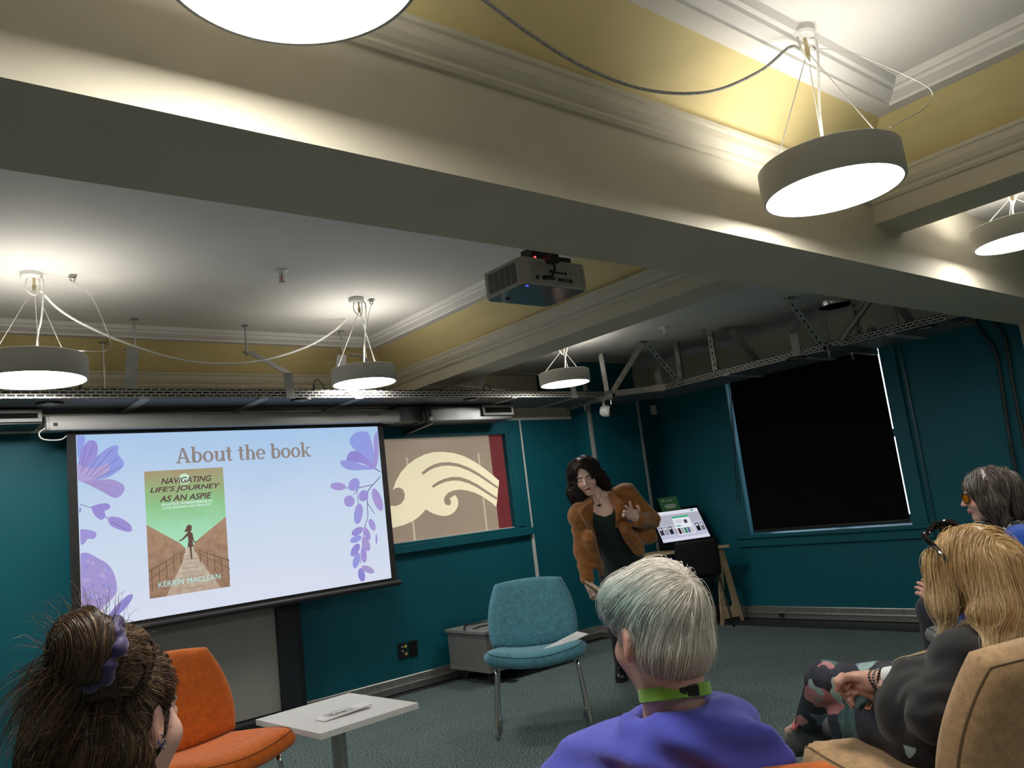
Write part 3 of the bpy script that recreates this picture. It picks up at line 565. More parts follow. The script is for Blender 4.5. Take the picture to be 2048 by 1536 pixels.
def mesh_bed():
    m, nt, bb = nodes('perforated_bed'); tc = N(nt, 'ShaderNodeTexCoord'); mp = N(nt, 'ShaderNodeMapping'); mp.inputs['Rotation'].default_value = (0, 0, .7)
    nt.links.new(tc.outputs['Object'], mp.inputs[0]); br = N(nt, 'ShaderNodeTexBrick'); br.inputs['Scale'].default_value = 1; br.inputs['Brick Width'].default_value = .05; br.inputs['Row Height'].default_value = .02; br.inputs['Mortar Size'].default_value = .006
    br.inputs['Color1'].default_value = (.03, .032, .036, 1); br.inputs['Color2'].default_value = (.05, .052, .058, 1); br.inputs['Mortar'].default_value = (.20, .21, .22, 1)
    nt.links.new(mp.outputs[0], br.inputs[0]); nt.links.new(br.outputs[0], bb.inputs['Base Color']); bb.inputs['Metallic'].default_value = .4; bb.inputs['Roughness'].default_value = .55; return m
slx, sly, bedm = slotted('slotted_rail_x', 0), slotted('slotted_rail_y', 1), mesh_bed()
TZ0, TZ1, TY, TYB, TX, TXB = 2.255, 2.314, 5.15, 5.70, 5.90, 6.42
XC, YC, YE = 5.46, 4.78, 2.22
tray = thing('cable_tray', 'galvanised cable tray hung under the ceiling above the screen and along the window wall', 'cable tray', (2.4, TY, TZ0))
def part(b, name, mat, par, **k): return b.build(name, mat, par, **k)
b = MB(); b.box((.30, TY-.002, TZ0), (XC, TY+.002, TZ1)); b.box((.30, TY, TZ1-.003), (XC, TY+.014, TZ1)); part(b, 'side_rail', slx, tray)
b = MB(); b.box((.30, TYB-.002, TZ0), (XC+.4, TYB+.002, TZ1)); part(b, 'side_rail', slx, tray)
b = MB(); b.box((TX-.002, YE, TZ0), (TX+.002, YC, TZ1)); b.box((TX, YE, TZ1-.003), (TX+.014, YC, TZ1)); part(b, 'side_rail', sly, tray)
b = MB(); b.box((TXB-.002, YE, TZ0), (TXB+.002, YC+.4, TZ1)); part(b, 'side_rail', sly, tray)
b = MB(); pts = spline([(XC-.01, TY, 0), (XC+.16, TY-.08, 0), (TX-.10, YC+.13, 0), (TX, YC-.01, 0)], 5)
for i in range(len(pts)-1):
    p, q = pts[i], pts[i+1]; b.add([(p[0], p[1], TZ0), (q[0], q[1], TZ0), (q[0], q[1], TZ1), (p[0], p[1], TZ1)], [(0, 1, 2, 3)])
part(b, 'corner_rail', alu, tray, fix=False)
b = MB(); b.box((.30, TY, TZ0), (XC, TYB, TZ0+.003)); part(b, 'tray_bed', bedm, tray)
b = MB(); b.box((TX, YE, TZ0), (TXB, YC, TZ0+.003)); part(b, 'tray_bed', bedm, tray)
b = MB(); b.prism([(p[0], p[1]) for p in pts]+[(TXB, YC), (TXB, YC+.4), (XC+.4, TYB), (XC, TYB)], (0, 0, TZ0), (1, 0, 0), (0, 1, 0), (0, 0, 1), .003); part(b, 'corner_bed', bedm, tray)
strap_m = M('zinc_strap', (.40, .405, .40), .5, .35, var=.12, scale=15)
def crossbar(x):
    b = MB(); b.box((x-.032, TY-.006, TZ0-.008), (x+.032, TYB+.02, TZ0-.001)); b.box((x-.032, TY-.007, TZ0-.008), (x+.032, TY-.003, TZ0+.012)); part(b, 'cross_bar', strap_m, tray, bevel=.002)
for x in (P(290, 800, Y=TY)[0], P(528, 797, Y=TY)[0], P(718, 796, Y=TY)[0], P(1028, 790, Y=TY)[0], P(1150, 790, Y=TY)[0]): crossbar(x)
def ycross(y):
    b = MB(); b.box((TX-.006, y-.032, TZ0-.008), (TXB+.02, y+.032, TZ0-.001)); b.box((TX-.007, y-.032, TZ0-.008), (TX-.003, y+.032, TZ0+.014)); part(b, 'cross_bar', strap_m, tray, bevel=.002)
for q in ((1452, 745), (1597, 705), (1780, 665)): ycross(P(*q, X=TX)[1])
def rod(x, y, zt, zb):
    b = MB(); b.cyl((x, y, zb), (x, y, zt), .007, seg=8); b.cyl((x, y, zt-.008), (x, y, zt), .022, .03, 10); b.cyl((x, y, zb-.01), (x, y, zb+.012), .014, seg=6); part(b, 'threaded_rod', alu, tray, smooth=True)
def strap(pts, w=.066, t=.004, wd=(1, 0, 0)):
    """flat steel strap bent through pts"""
    b = MB(); wd = np.array(wd, float)*w/2; vs = []
    for p in pts: p = np.array(p, float); vs += [p-wd, p+wd]
    n = len(pts); nrm = []
    for i in range(n):
        a = np.array(pts[max(i-1, 0)], float); c = np.array(pts[min(i+1, n-1)], float); k = np.cross(c-a, wd); nrm.append(k/np.linalg.norm(k)*t)
    vs2 = [v+nrm[i//2] for i, v in enumerate(vs)]; N0 = len(vs)
    fs = []
    for i in range(n-1): j = 2*i; fs += [(j, j+1, j+3, j+2), (N0+j, N0+j+2, N0+j+3, N0+j+1), (j, j+2, N0+j+2, N0+j), (j+1, N0+j+1, N0+j+3, j+3)]
    fs += [(0, N0, N0+1, 1), (2*n-2, 2*n-1, N0+2*n-1, N0+2*n-2)]; b.add(vs+vs2, fs); part(b, 'hanger_strap', strap_m, tray)
R1, R2, R3 = P(268, 638, z=ZC), P(490, 651, z=ZC), P(682, 662, z=ZC)
for R_ in (R1, R2, R3): rod(R_[0], R_[1], ZC, 2.70)
strap([(R1[0]-.03, 5.73, 2.70), (R1[0]-.03, 5.70, 2.705), (R1[0]-.03, 5.68, 2.68), (R1[0]-.05, 5.71, 2.30)], .075)
strap([(R2[0], 5.74, 2.71), (R2[0], 5.69, 2.71), (R2[0]+.05, 5.143, 2.43), (R2[0]+.06, 5.142, 2.25)], .066)
strap([(R3[0]-.03, 5.73, 2.70), (R3[0]-.03, 5.69, 2.705), (R3[0]-.05, 5.67, 2.66), (R3[0]-.10, 5.71, 2.30)], .085)
q = P(206, 685, Y=6.0); rod(q[0], 6.0, q[2], 2.33)
b = MB(); b.box((q[0]-.04, 5.95, 2.30), (q[0]+.04, 6.05, 2.345)); part(b, 'rod_clamp', black_p, tray, bevel=.004)
x6 = P(1148, 790, Y=TY)[0]; strap([(x6-.15, 5.72, 2.60), (x6-.02, 5.145, 2.44), (x6, 5.142, 2.25)], .066)
x5 = P(962, 765, Y=5.71)[0]; strap([(x5+.15, 5.9, 2.66), (x5, 5.71, 2.28)], .08)
x7 = P(708, 690, Y=5.72)[0]; strap([(x7-.05, 5.73, 2.72), (x7+.05, 5.72, 2.715), (x7+.20, 5.70, 2.58)], .06, wd=(0, 1, 0))
strap([(.52, 5.145, 2.52), (.52, 5.142, 2.25)], .17)
# right-hand run: threaded rods, bent straps, slotted channels and braces
def xstrap(pts, w=.07): strap(pts, w, wd=(0, 1, 0))
def channel(a, b_, w=.042, name='strut_channel', slots=True, face=(-1, 0, 0)):
    """U-section steel channel from a to b with a row of slots on one face"""
    a = np.array(a, float); b_ = np.array(b_, float); d = b_-a; L = np.linalg.norm(d); d /= L
    n = np.array(face, float); n -= d*np.dot(n, d); n /= np.linalg.norm(n); s = np.cross(d, n); t = .003; c = (a+b_)/2; m = MB()
    m.obox(c+n*w/2, (L, w, t), (d, s, n)); m.obox(c+s*w/2, (L, t, w), (d, s, n)); m.obox(c-s*w/2, (L, t, w), (d, s, n)); o = part(m, name, galv, tray)
    if slots:
        for k in range(min(12, int(L/.055))):
            m = MB(); m.obox(a+d*(.03+.055*k)+n*(w/2+.0022), (.028, .011, .001), (d, s, n)); part(m, 'slot', black_p, o)
    return o
def foot(p):
    p = np.array(p, float); m = MB(); m.box((p[0]-.05, p[1]-.03, ZR-.006), (p[0]+.05, p[1]+.03, ZR)); m.cyl((p[0]-.03, p[1], ZR-.03), (p[0]-.03, p[1], ZR), .008, seg=6); m.cyl((p[0]+.03, p[1], ZR-.03), (p[0]+.03, p[1], ZR), .008, seg=6); part(m, 'ceiling_bracket', alu, tray)
q = P(1201, 707, z=ZR); foot(q); channel((q[0], q[1], ZR), (q[0]+.02, q[1], 2.25), face=(.6, -.8, 0), slots=False)
ap = P(1285, 683, z=ZR); foot(ap); channel(ap-[.02, 0, .03], P(1226, 782, d=7.25), face=(-.6, -.8, 0), slots=False); channel(ap+[.03, -.02, -.03], (TX, P(1358, 762, X=TX)[1], 2.29), face=(-.8, -.6, 0))
for px_, py_ in ((1352, 685), (1424, 690)):
    q = P(px_, py_, X=TX+.08); channel((TX+.08, q[1], ZR), (TX+.08, q[1], 2.27), face=(-1, -.3, 0), slots=px_ > 1400)
q = P(1460, 665, X=TX+.1); xstrap([(TX+.0, q[1]+.02, ZR-.02), (TX+.12, q[1], ZR-.03), (TXB+.02, q[1]-.02, 2.29)])
q = P(1590, 690, X=TX-.01); xstrap([(TX+.25, q[1]+.03, ZR-.02), (TX-.005, q[1], 2.45), (TX-.008, q[1], 2.25)])
q = P(1318, 755, X=TX-.01); xstrap([(TX+.25, q[1]+.08, 2.62), (TX-.005, q[1]+.02, 2.45), (TX-.008, q[1], 2.25)])
q = P(1338, 703, X=TXB); rod(TXB, q[1], ZR, 2.3)
ap = P(1578, 592, X=5.62); ap[2] = ZR; foot(ap); channel(ap-[0, 0, .03], (TX, P(1645, 690, X=TX)[1], 2.29), face=(-.9, -.4, 0))
q = P(1652, 670, X=TX+.08); channel((TX+.08, q[1], ZR-.12), (TX+.08, q[1], 2.27), face=(-1, -.4, 0), slots=False)
m = MB(); m.lathe([(.012, 0), (.026, 0), (.026, .006), (.012, .006)], (TX+.03, q[1], 2.315), 20, ((0, 1, 0), (0, 0, 1), (1, 0, 0)), close=True); part(m, 'clamp_ring', white_p, tray)
q = P(1687, 685, X=TX); q2 = P(1748, 605, X=TX+.05); m = MB(); m.tube([(TX-.02, q[1], 2.305), (TX+.05, q2[1]-.05, 2.62)], .024, 10); part(m, 'brace_tube', galv, tray, smooth=True)
q = P(1715, 645, X=TX+.3); channel((TX+.3, q[1], ZR), (TX+.3, q[1], 2.28), face=(-1, -.4, 0))
q = P(1793, 630, X=TXB); rod(TXB, q[1], ZR, 2.3)
q = P(1825, 650, X=TXB); xstrap([(TXB-.2, q[1]+.05, ZR-.05), (TXB, q[1]-.03, 2.33), (TXB+.05, q[1]-.03, 2.31)])
def sqtube(a, b_, w=.041):
    a = np.array(a, float); b_ = np.array(b_, float); d = (b_-a)/np.linalg.norm(b_-a); u = np.array((0, 0, 1.)); s = np.cross(u, d); s /= np.linalg.norm(s); m = MB()
    pr = lambda p, w: [p+s*w/2*i+u*w/2*j for i, j in ((-1, -1), (1, -1), (1, 1), (-1, 1))]
    vs = pr(a, w)+pr(b_, w)+pr(a, w-.008)+pr(b_, w-.008)
    fs = []
    for k in range(4):
        l = (k+1) % 4; fs += [(k, l, 4+l, 4+k), (8+k, 12+k, 12+l, 8+l), (k, 8+k, 8+l, l), (4+k, 4+l, 12+l, 12+k)]
    m.add(vs, fs); o = part(m, 'support_tube', galv, tray)
    for p in (a+d*.05, a+d*.42):
        m = MB(); m.cyl(p-[0, 0, .075], p+[0, 0, .03], .006, seg=8); m.cyl(p-[0, 0, .032], p-[0, 0, .022], .013, seg=6); part(m, 'bolt', alu, o)
sqtube(P(1228, 791, z=2.232), P(1132, 817, z=2.232)+[0, -.03, 0])
q = P(1650, 696, z=2.232); sqtube(q, (TXB+.06, q[1]+.02, 2.232))
# downlights let into the tray bed
for (x, y), lab in (((100, 808), 'round downlight in the tray bed near the left edge'), ((603, 800), 'round downlight in the tray bed above the middle of the screen'), ((944, 799), 'round downlight in the tray bed left of the vent grille'), ((1592, 716), 'round downlight in the tray bed above the blind'), ((1850, 655), 'round downlight at the right end of the tray')):
    c = P(x, y, z=TZ0-.004); t = thing('downlight', lab, 'downlight', c, group='tray downlights')
    m = MB(); m.lathe([(.05, 0), (.075, 0), (.075, .012), (.05, .012)], (c[0], c[1], TZ0-.012), 28, close=True); m.build('trim_ring', black_p, t, smooth=True)
    m = MB(); m.lathe([(.001, .006), (.034, .004), (.048, .002)], (c[0], c[1], TZ0-.012), 28); m.build('lens', M('downlight_lens', (.5, .5, .5), .25, var=.05), t, smooth=True)
# plugs and adaptors lying on the tray
def plug(p, name, label, mat, loop=None, size=1.0):
    p = np.array(p, float); t = thing(name, label, 'plug', p)
    m = MB(); m.lathe([(.001, 0), (.030*size, 0), (.030*size, .012), (.022*size, .018), (.018*size, .05), (.010*size, .075), (.006, .10*size+.01), (.001, .10*size+.01)], p, 16); m.build('plug_body', mat, t, smooth=True)
    if loop: m = MB(); m.tube(spline(loop, 6), .004, 6); m.build('plug_cable', mat, t, smooth=True)
def adaptor(p, label, n=3, mat=white_p):
    p = np.array(p, float); t = thing('power_adaptor', label, 'adaptor', p)
    m = MB(); m.box(p+[-.05, -.03, 0], p+[.05, .03, .035]); m.build('adaptor_body', mat, t, bevel=.006)
    for k in range(n): m = MB(); m.box(p+[-.045+.032*k, -.02, .035], p+[-.02+.032*k, .02, .06+.008*(k % 2)]); m.build('plug_body', mat, t, bevel=.005)
TB = TZ0+.004
q = P(160, 775, Y=5.42); plug((q[0], 5.42, TZ0+.045), 'black_plug', 'black plug standing on the tray right of the lamp at left edge', black_p, [(q[0], 5.42, TZ0+.14), (q[0]+.02, 5.5, TZ0+.13), (q[0]+.08, 5.55, TZ0+.07), (q[0]+.1, 5.6, TB)])
m = MB(); m.box((q[0]-.05, 5.38, TB), (q[0]+.05, 5.46, TZ0+.045)); tag(m.build('socket_block', white_p, bevel=.005), 'white socket block under the black plug on the left tray', 'socket')
q = P(100, 776, Y=5.42); adaptor((q[0], 5.42, TB+.03), 'white adaptor on the tray just below the lamp at left edge', 2)
q = P(602, 778, Y=5.42); adaptor((q[0], 5.42, TB+.02), 'white cluster of adaptors on the tray above the screen centre')
q = P(628, 775, Y=5.45); plug((q[0], 5.45, TZ0+.05), 'black_plug', 'black plug with a high looping cable beside the white adaptors', black_p, [(q[0], 5.45, TZ0+.15), (q[0]+.03, 5.47, TZ0+.20), (q[0]+.08, 5.5, TZ0+.19), (q[0]+.14, 5.52, TZ0+.10), (q[0]+.15, 5.52, TB)], 1.0)
m = MB(); m.box((q[0]-.05, 5.41, TB), (q[0]+.05, 5.49, TZ0+.05)); tag(m.build('socket_block', white_p, bevel=.005), 'white socket block under the black plug with a high loop', 'socket')
q = P(942, 778, Y=5.45); adaptor((q[0], 5.45, TB+.02), 'grey adaptor pair on the tray under the far cross beam', 3, grey_p)
q = P(967, 776, Y=5.45); plug((q[0], 5.45, TZ0+.05), 'black_plug', 'black plug with arching cable on the tray under the far cross beam', black_p, [(q[0], 5.45, TZ0+.15), (q[0]+.05, 5.48, TZ0+.18), (q[0]+.12, 5.5, TZ0+.14), (q[0]+.16, 5.52, TB)], .9)
q = P(1210, 778, Y=5.40); adaptor((q[0], 5.40, TB+.02), 'white adaptor box on the tray at the room corner', 2)
q = P(1895, 640, X=6.15); q = P(1745, 662, X=6.1); adaptor((6.1, q[1], TB+.05), 'grey adaptors on the tray near the main beam', 3, grey_p)
cable('data_cable', [P(1010, 781, Y=5.5), P(905, 770, Y=5.55), P(880, 774, Y=5.6), P(850, 772, Y=5.6)], .004, white_p, 'thin white cable coiled on the tray behind the grey adaptors')
# ------------------------------------------------------------------ ducts, vents and small ceiling fittings
def vent(name, x0, x1, y, z0, z1, label, parent=None):
    t = thing('air_vent', label, 'vent', ((x0+x1)/2, y, z0)); f = .022; m = MB()
    for a, c in (((x0, z0), (x1, z0+f)), ((x0, z1-f), (x1, z1)), ((x0, z0+f), (x0+f, z1-f)), ((x1-f, z0+f), (x1, z1-f))): m.box((a[0], y-.012, a[1]), (c[0], y+.01, c[1]))
    m.build('vent_frame', grey_p, t, bevel=.002)
    m = MB(); m.box((x0+f, y+.02, z0+f), (x1-f, y+.025, z1-f)); m.build('backing', black_p, t)
    n = 6
    for k in range(n):
        z = z0+f+(z1-z0-2*f)*(k+.5)/n; m = MB(); m.obox(((x0+x1)/2, y+.006, z), (x1-x0-2*f, .018, .002), ((1, 0, 0), (0, .8, .6), (0, -.6, .8))); m.build('slat', darkmetal, t)
DY = 5.46; dm = M('galvanised_duct', (.20, .205, .205), .35, .8, var=.3, scale=5)
d0, d1 = P(782, 843, Y=DY), P(1024, 832, Y=DY); zt = 2.242
m = MB(); m.box((hr+.03, DY, d0[2]-.003), (d1[0], 5.755, zt)); tag(m.build('air_duct', dm, bevel=.004), 'galvanised air duct right of the screen housing, under the tray', 'duct')
vent('v', P(962, 815, Y=DY)[0], d1[0]+.004, DY-.014, P(990, 831, Y=DY)[2], zt, 'dark louvred vent at the end of the galvanised duct')
v0 = P(80, 848, Y=DY); m = MB(); m.box((.2, DY, v0[2]), (min(v0[0]+.01, hl-.03), 5.755, zt)); tag(m.build('air_duct', dm, bevel=.004), 'galvanised air duct left of the screen housing, under the tray', 'duct')
vent('v', .35, min(v0[0]+.008, hl-.035), DY-.014, v0[2]+.01, zt, 'dark louvred vent at the left edge beside the screen housing')
wb = thing('wall_bracket', 'black steel bracket hanging below the duct beside the screen housing', 'bracket', P(862, 838, Y=5.40))
a = P(856, 812, Y=5.40); c = P(862, 846, Y=5.40)
m = MB(); m.box((a[0]-.025, 5.39, c[2]), (a[0]-.005, 5.43, 2.25)); m.box((a[0]+.005, 5.39, c[2]), (a[0]+.025, 5.43, 2.25)); m.build('upright', darkmetal, wb)
m = MB(); m.bar((a[0]+.01, 5.40, c[2]+.005), (a[0]-.02, 5.755, c[2]-.03), .04, .03); m.build('arm', black_p, wb)
m = MB(); m.cyl((a[0], 5.40, c[2]+.03), (a[0], 5.365, c[2]+.03), .018, seg=16); m.build('clamp_bolt', alu, wb)
def sprinkler(q, label, bulb):
    q = np.array(q); t = thing('fire_sprinkler', label, 'sprinkler', q); m = MB()
    m.lathe([(.045, 0), (.045, -.004), (.030, -.012), (.014, -.016), (.014, -.03), (.001, -.03)], q, 24); m.build('rosette', white_p, t, smooth=True)
    for s_ in (-1, 1): m = MB(); m.tube([q+[s_*.010, 0, -.028], q+[s_*.016, 0, -.045], q+[s_*.004, 0, -.068]], .003, 6); m.build('frame_arm', chrome, t)
    m = MB(); m.cyl(q-[0, 0, .03], q-[0, 0, .064], .0045, seg=8); m.build('glass_bulb', bulb, t, smooth=True)
    m = MB(); m.cyl(q-[0, 0, .068], q-[0, 0, .071], .020, seg=12); m.build('deflector', chrome, t)
sprinkler(P(562, 541, z=ZC), 'red bulb fire sprinkler on the white ceiling above the screen', M('red_bulb', (.6, .02, .03), .2, var=.05))
sprinkler(P(1328, 655, z=ZR), 'small fire sprinkler on the plain ceiling past the far cross beam', M('clear_bulb', (.6, .5, .45), .2, var=.05))
hk = P(1406, 659, z=ZR); hook(hk, 'small wire hook on the plain ceiling right of the far sprinkler')
q = P(1672, 612, X=6.2); cn = thing('round_duct', 'silver round duct stub hanging from the ceiling beside the main beam', 'duct', (6.2, q[1], q[2]))
m = MB(); m.lathe([(.132, q[2]), (.136, q[2]+.01), (.138, ZR)], (6.2, q[1], 0), 40); m.build('duct_sleeve', chrome, cn, smooth=True, fix=False)
m = MB(); m.lathe([(.001, q[2]+.006), (.124, q[2]+.004), (.134, q[2])], (6.2, q[1], 0), 40); m.build('duct_rim', M('duct_cap', (.45, .45, .44), .5, .4, var=.1), cn, smooth=True)
# dark conduits on the window wall
cm = M('dark_conduit', (.022, .035, .042), .5, var=.2, scale=10)
for pts, lab in (([(1945, 636), (1962, 662), (1985, 692), (1997, 730), (2008, 800), (2020, 880), (2034, 955), (2060, 1100), (2085, 1260)], 'dark conduit pipe down the window wall, nearer the blind'), ([(1983, 640), (2005, 665), (2016, 705), (2026, 770), (2042, 850), (2066, 970), (2095, 1120), (2122, 1265)], 'dark conduit pipe down the window wall beside the white pilaster')):
    m = MB(); m.tube(spline([P(x, y, X=6.782) for x, y in pts], 8), .014, 10); tag(m.build('conduit_pipe', cm, smooth=True), lab, 'pipe')
# security camera, wall sensor, sockets
sc = P(1211, 822, Y=5.18); t = thing('security_camera', 'white dome security camera hanging below the tray corner', 'camera', sc)
dv = np.array([.55, -.78, -.2]); dv /= np.linalg.norm(dv); sx = np.cross(dv, (0, 0, 1)); sx /= np.linalg.norm(sx); uz = np.cross(sx, dv)
m = MB(); m.lathe([(.001, -.055), (.035, -.05), (.052, -.03), (.056, 0), (.054, .03), (.046, .042), (.034, .045)], sc, 28, (sx, uz, dv)); m.build('camera_body', white_p, t, smooth=True)
m = MB(); m.lathe([(.036, .043), (.033, .058), (.022, .070), (.001, .074)], sc, 24, (sx, uz, dv)); m.build('lens_dome', M('smoked_dome', (.004, .004, .006), .06, coat=.5), t, smooth=True)
m = MB(); m.cyl(sc+[0, .01, .04], (sc[0], sc[1]+.01, 2.262), .012, seg=10); m.build('mount_stem', white_p, t, smooth=True)
q = P(1306, 820, Y=5.70); t = thing('wall_sensor', 'small pale motion sensor on the teal wall in the corner', 'sensor', q)
m = MB(); m.box((q[0]-.036, 5.676, q[2]-.052), (q[0]+.036, 5.715, q[2]+.052)); m.build('sensor_body', white_p, t, bevel=.008)
m = MB(); m.box((q[0]-.024, 5.672, q[2]-.02), (q[0]+.024, 5.678, q[2]+.03)); m.build('sensor_lens', M('milky_lens', (.6, .58, .54), .3, var=.03), t, bevel=.003)
def plate(x, y, label, dots):
    q = P(x, y, Y=YW); t = thing('wall_plate', label, 'socket', q, group='black wall plates')
    m = MB(); m.box((q[0]-.040, YW-.010, q[2]-.062), (q[0]+.040, YW, q[2]+.062)); m.build('plate', black_p, t, bevel=.003)
    if dots:
        yl = M('yellow_button', (.75, .66, .08), .4, var=.05)
        for dz in (.03, -.028): m = MB(); m.cyl((q[0]+.026, YW-.0105, q[2]+dz), (q[0]+.026, YW-.015, q[2]+dz), .011, seg=16); m.build('yellow_button', yl, t, smooth=True)
        for dz in (.030, -.002): m = MB(); m.box((q[0]-.010, YW-.0112, q[2]+dz-.004), (q[0]+.008, YW-.010, q[2]+dz+.004)); m.build('print', white_p, t)
    else: m = MB(); m.box((q[0]-.026, YW-.014, q[2]-.045), (q[0]+.026, YW-.010, q[2]+.045)); m.build('rocker', M('black_gloss', (.008, .008, .009), .15), t, bevel=.002)
plate(804.5, 1301.5, 'black wall plate with two yellow buttons', True); plate(825.5, 1296.5, 'plain black wall plate right of the one with yellow buttons', False)
q = P(1563, 1230, X=6.76); m = MB(); m.box((6.745, q[1]-.02, q[2]-.017), (6.765, q[1]+.02, q[2]+.017)); tag(m.build('data_socket', black_p, bevel=.002), 'small black socket in the grey skirting under the blind', 'socket')
# grey equipment panel with its dark post under the screen
q0, q1 = P(300, 1330, Y=YW-.10), P(557, 1330, Y=YW-.10); q2 = P(600, 1330, Y=YW-.06)
t = thing('equipment_panel', 'grey panel on a dark frame standing against the wall under the screen', 'panel', (q0[0]+.3, YW-.1, 0))
m = MB(); m.box((q0[0]-.05, YW-.10, .12), (q1[0], YW-.07, 1.3)); m.build('front_panel', M('grey_laminate', (.30, .30, .275), .55, var=.04, scale=3), t, bevel=.003)
m = MB(); m.box((q1[0], YW-.13, 0), (q2[0]-.03, YW-.045, 1.45)); m.box((q2[0]-.03, YW-.07, 0), (q2[0]+.03, YW-.045, 1.45)); m.build('post', M('navy_black_post', (.008, .012, .018), .5, var=.2), t, bevel=.003)
m = MB(); m.box((q0[0]-.1, YW-.22, 0.0), (q2[0]-.03, YW-.06, .115)); m.build('foot_plinth', black_p, t, bevel=.004)
# ------------------------------------------------------------------ projector
pr = thing('projector', 'grey projector with black cable hanging on the far side of the main beam', 'projector', (2.14, 2.32, 2.15))
px0, px1, py0, py1, pz0, pz1 = 1.963, 2.312, 2.19, 2.445, 2.152, 2.262
pm_ = M('projector_grey', (.44, .43, .40), .45, var=.03, scale=6)
def chamf(x0, x1, y0, y1, c): return [(x0+c, y0), (x1-c*.6, y0), (x1, y0+c*.6), (x1, y1-c), (x1-c, y1), (x0+c, y1), (x0, y1-c), (x0, y0+c)]
m = MB(); m.prism(chamf(px0, px1, py0, py1, .022), (0, 0, pz0), (1, 0, 0), (0, 1, 0), (0, 0, 1), pz1-pz0); m.build('projector_body', pm_, pr, bevel=.006)
m = MB(); m.prism(chamf(px0+.006, px1-.006, py0+.006, py1-.006, .022), (0, 0, pz0-.002), (1, 0, 0), (0, 1, 0), (0, 0, 1), .004); m.build('top_cover', M('projector_gloss', (.17, .19, .21), .12, var=.04, coat=.4), pr)
vm = M('vent_black', (.012, .012, .012), .6)
for k in range(12):
    z = pz0+.014+.0068*k; m = MB()
    for s_ in range(5): y = py0+.035+s_*.036; m.box((px0-.0012, y, z), (px0+.002, y+.032, z+.0035))
    m.build('vent_slot', vm, pr)
m = MB(); m.box((px0+.06, py0-.0025, pz0+.012), (px1-.055, py0+.001, pz0+.072)); m.build('port_panel', M('port_panel_grey', (.40, .39, .36), .5, var=.03), pr, bevel=.001)
def port(u, v, w, h, rd=False, mat=black_p, nm='port'):
    m = MB(); x = px0+.06+u; z = pz0+.012+v
    if rd: m.cyl((x, py0-.0025, z), (x, py0-.006, z), w/2, seg=14)
    else: m.box((x-w/2, py0-.005, z-h/2), (x+w/2, py0-.002, z+h/2))
    m.build(nm, mat, pr)
for u, w in ((.012, .013), (.045, .013), (.128, .010), (.142, .010), (.158, .009), (.174, .005), (.192, .014)): port(u, .016, w, .014 if w > .006 else .017)
vga = M('vga_blue', (.02, .03, .10), .4)
port(.068, .018, .024, .010, mat=vga); port(.092, .046, .026, .011, mat=vga); port(.092, .018, .026, .011)
for u in (.118, .131, .146): port(u, .044, .010, 0, True)
port(.164, .044, .013, 0, True); port(.196, .047, .006, .004)
m = MB(); m.box((px0+.052, py0-.004, pz0+.012), (px0+.060, py0+.001, pz0+.088)); m.build('filter_clip', pm_, pr, bevel=.001)
m = MB(); m.box((px0+.068, py0-.003, pz0+.055), (px0+.108, py0+.001, pz0+.092)); m.build('speaker_grille', M('speaker_mesh', (.33, .32, .29), .7, var=.3, scale=400), pr, bevel=.002)
m = MB(); m.box((px1-.035, py0-.003, pz0+.02), (px1-.015, py0+.001, pz0+.085)); m.build('side_latch', grey_p, pr, bevel=.001)
led = EM('blue_led', (.06, .08, 1), 1.2); m = MB(); m.cyl((px0+.035, py0+.022, pz0-.0022), (px0+.035, py0+.022, pz0-.004), .006, seg=14); m.build('power_light', led, pr)
m = MB(); m.lathe([(.001, 0), (.012, 0), (.012, .004), (.001, .004)], (px0+.075, py0+.19, pz0-.006), 18); m.build('logo_button', black_p, pr)
m = MB(); m.cyl((px0+.09, py1-.005, pz0+.06), (px0+.09, py1+.02, pz0+.06), .035, seg=28); m.build('lens', M('lens_glass', (.01, .01, .02), .05, coat=.6), pr, smooth=True)
m = MB(); m.box((px0+.085, py0+.03, pz1), (px1-.05, py1-.04, pz1+.03)); m.box((px0+.12, py0+.06, pz1+.03), (px1-.10, py0+.13, pz1+.07)); m.cyl((px0+.17, py0+.10, pz1+.06), (px0+.17, py0+.10, ZC), .022, seg=16); m.build('ceiling_mount', black_p, pr)
m = MB(); m.tube(spline([(px0+.125, py0-.002, pz0+.028), (px0+.128, py0-.03, pz0+.032), (px0+.140, py0-.034, pz0+.06), (px0+.145, py0-.02, pz0+.10), (px0+.15, py0+.03, pz1+.02)], 6), .005, 8); m.cyl((px0+.105, py0-.008, pz0+.028), (px0+.125, py0-.010, pz0+.029), .009, seg=10); m.box((px0+.13, py0-.03, pz1-.02), (px0+.175, py0+.02, pz1+.015)); m.build('power_cable', black_p, pr, smooth=True)
m = MB(); m.cyl((px0+.10, py0+.028, pz1+.012), (px0+.10, py0+.024, pz1+.012), .004, seg=10); m.build('red_light', EM('red_led', (1, .05, .06), 2.5), pr)
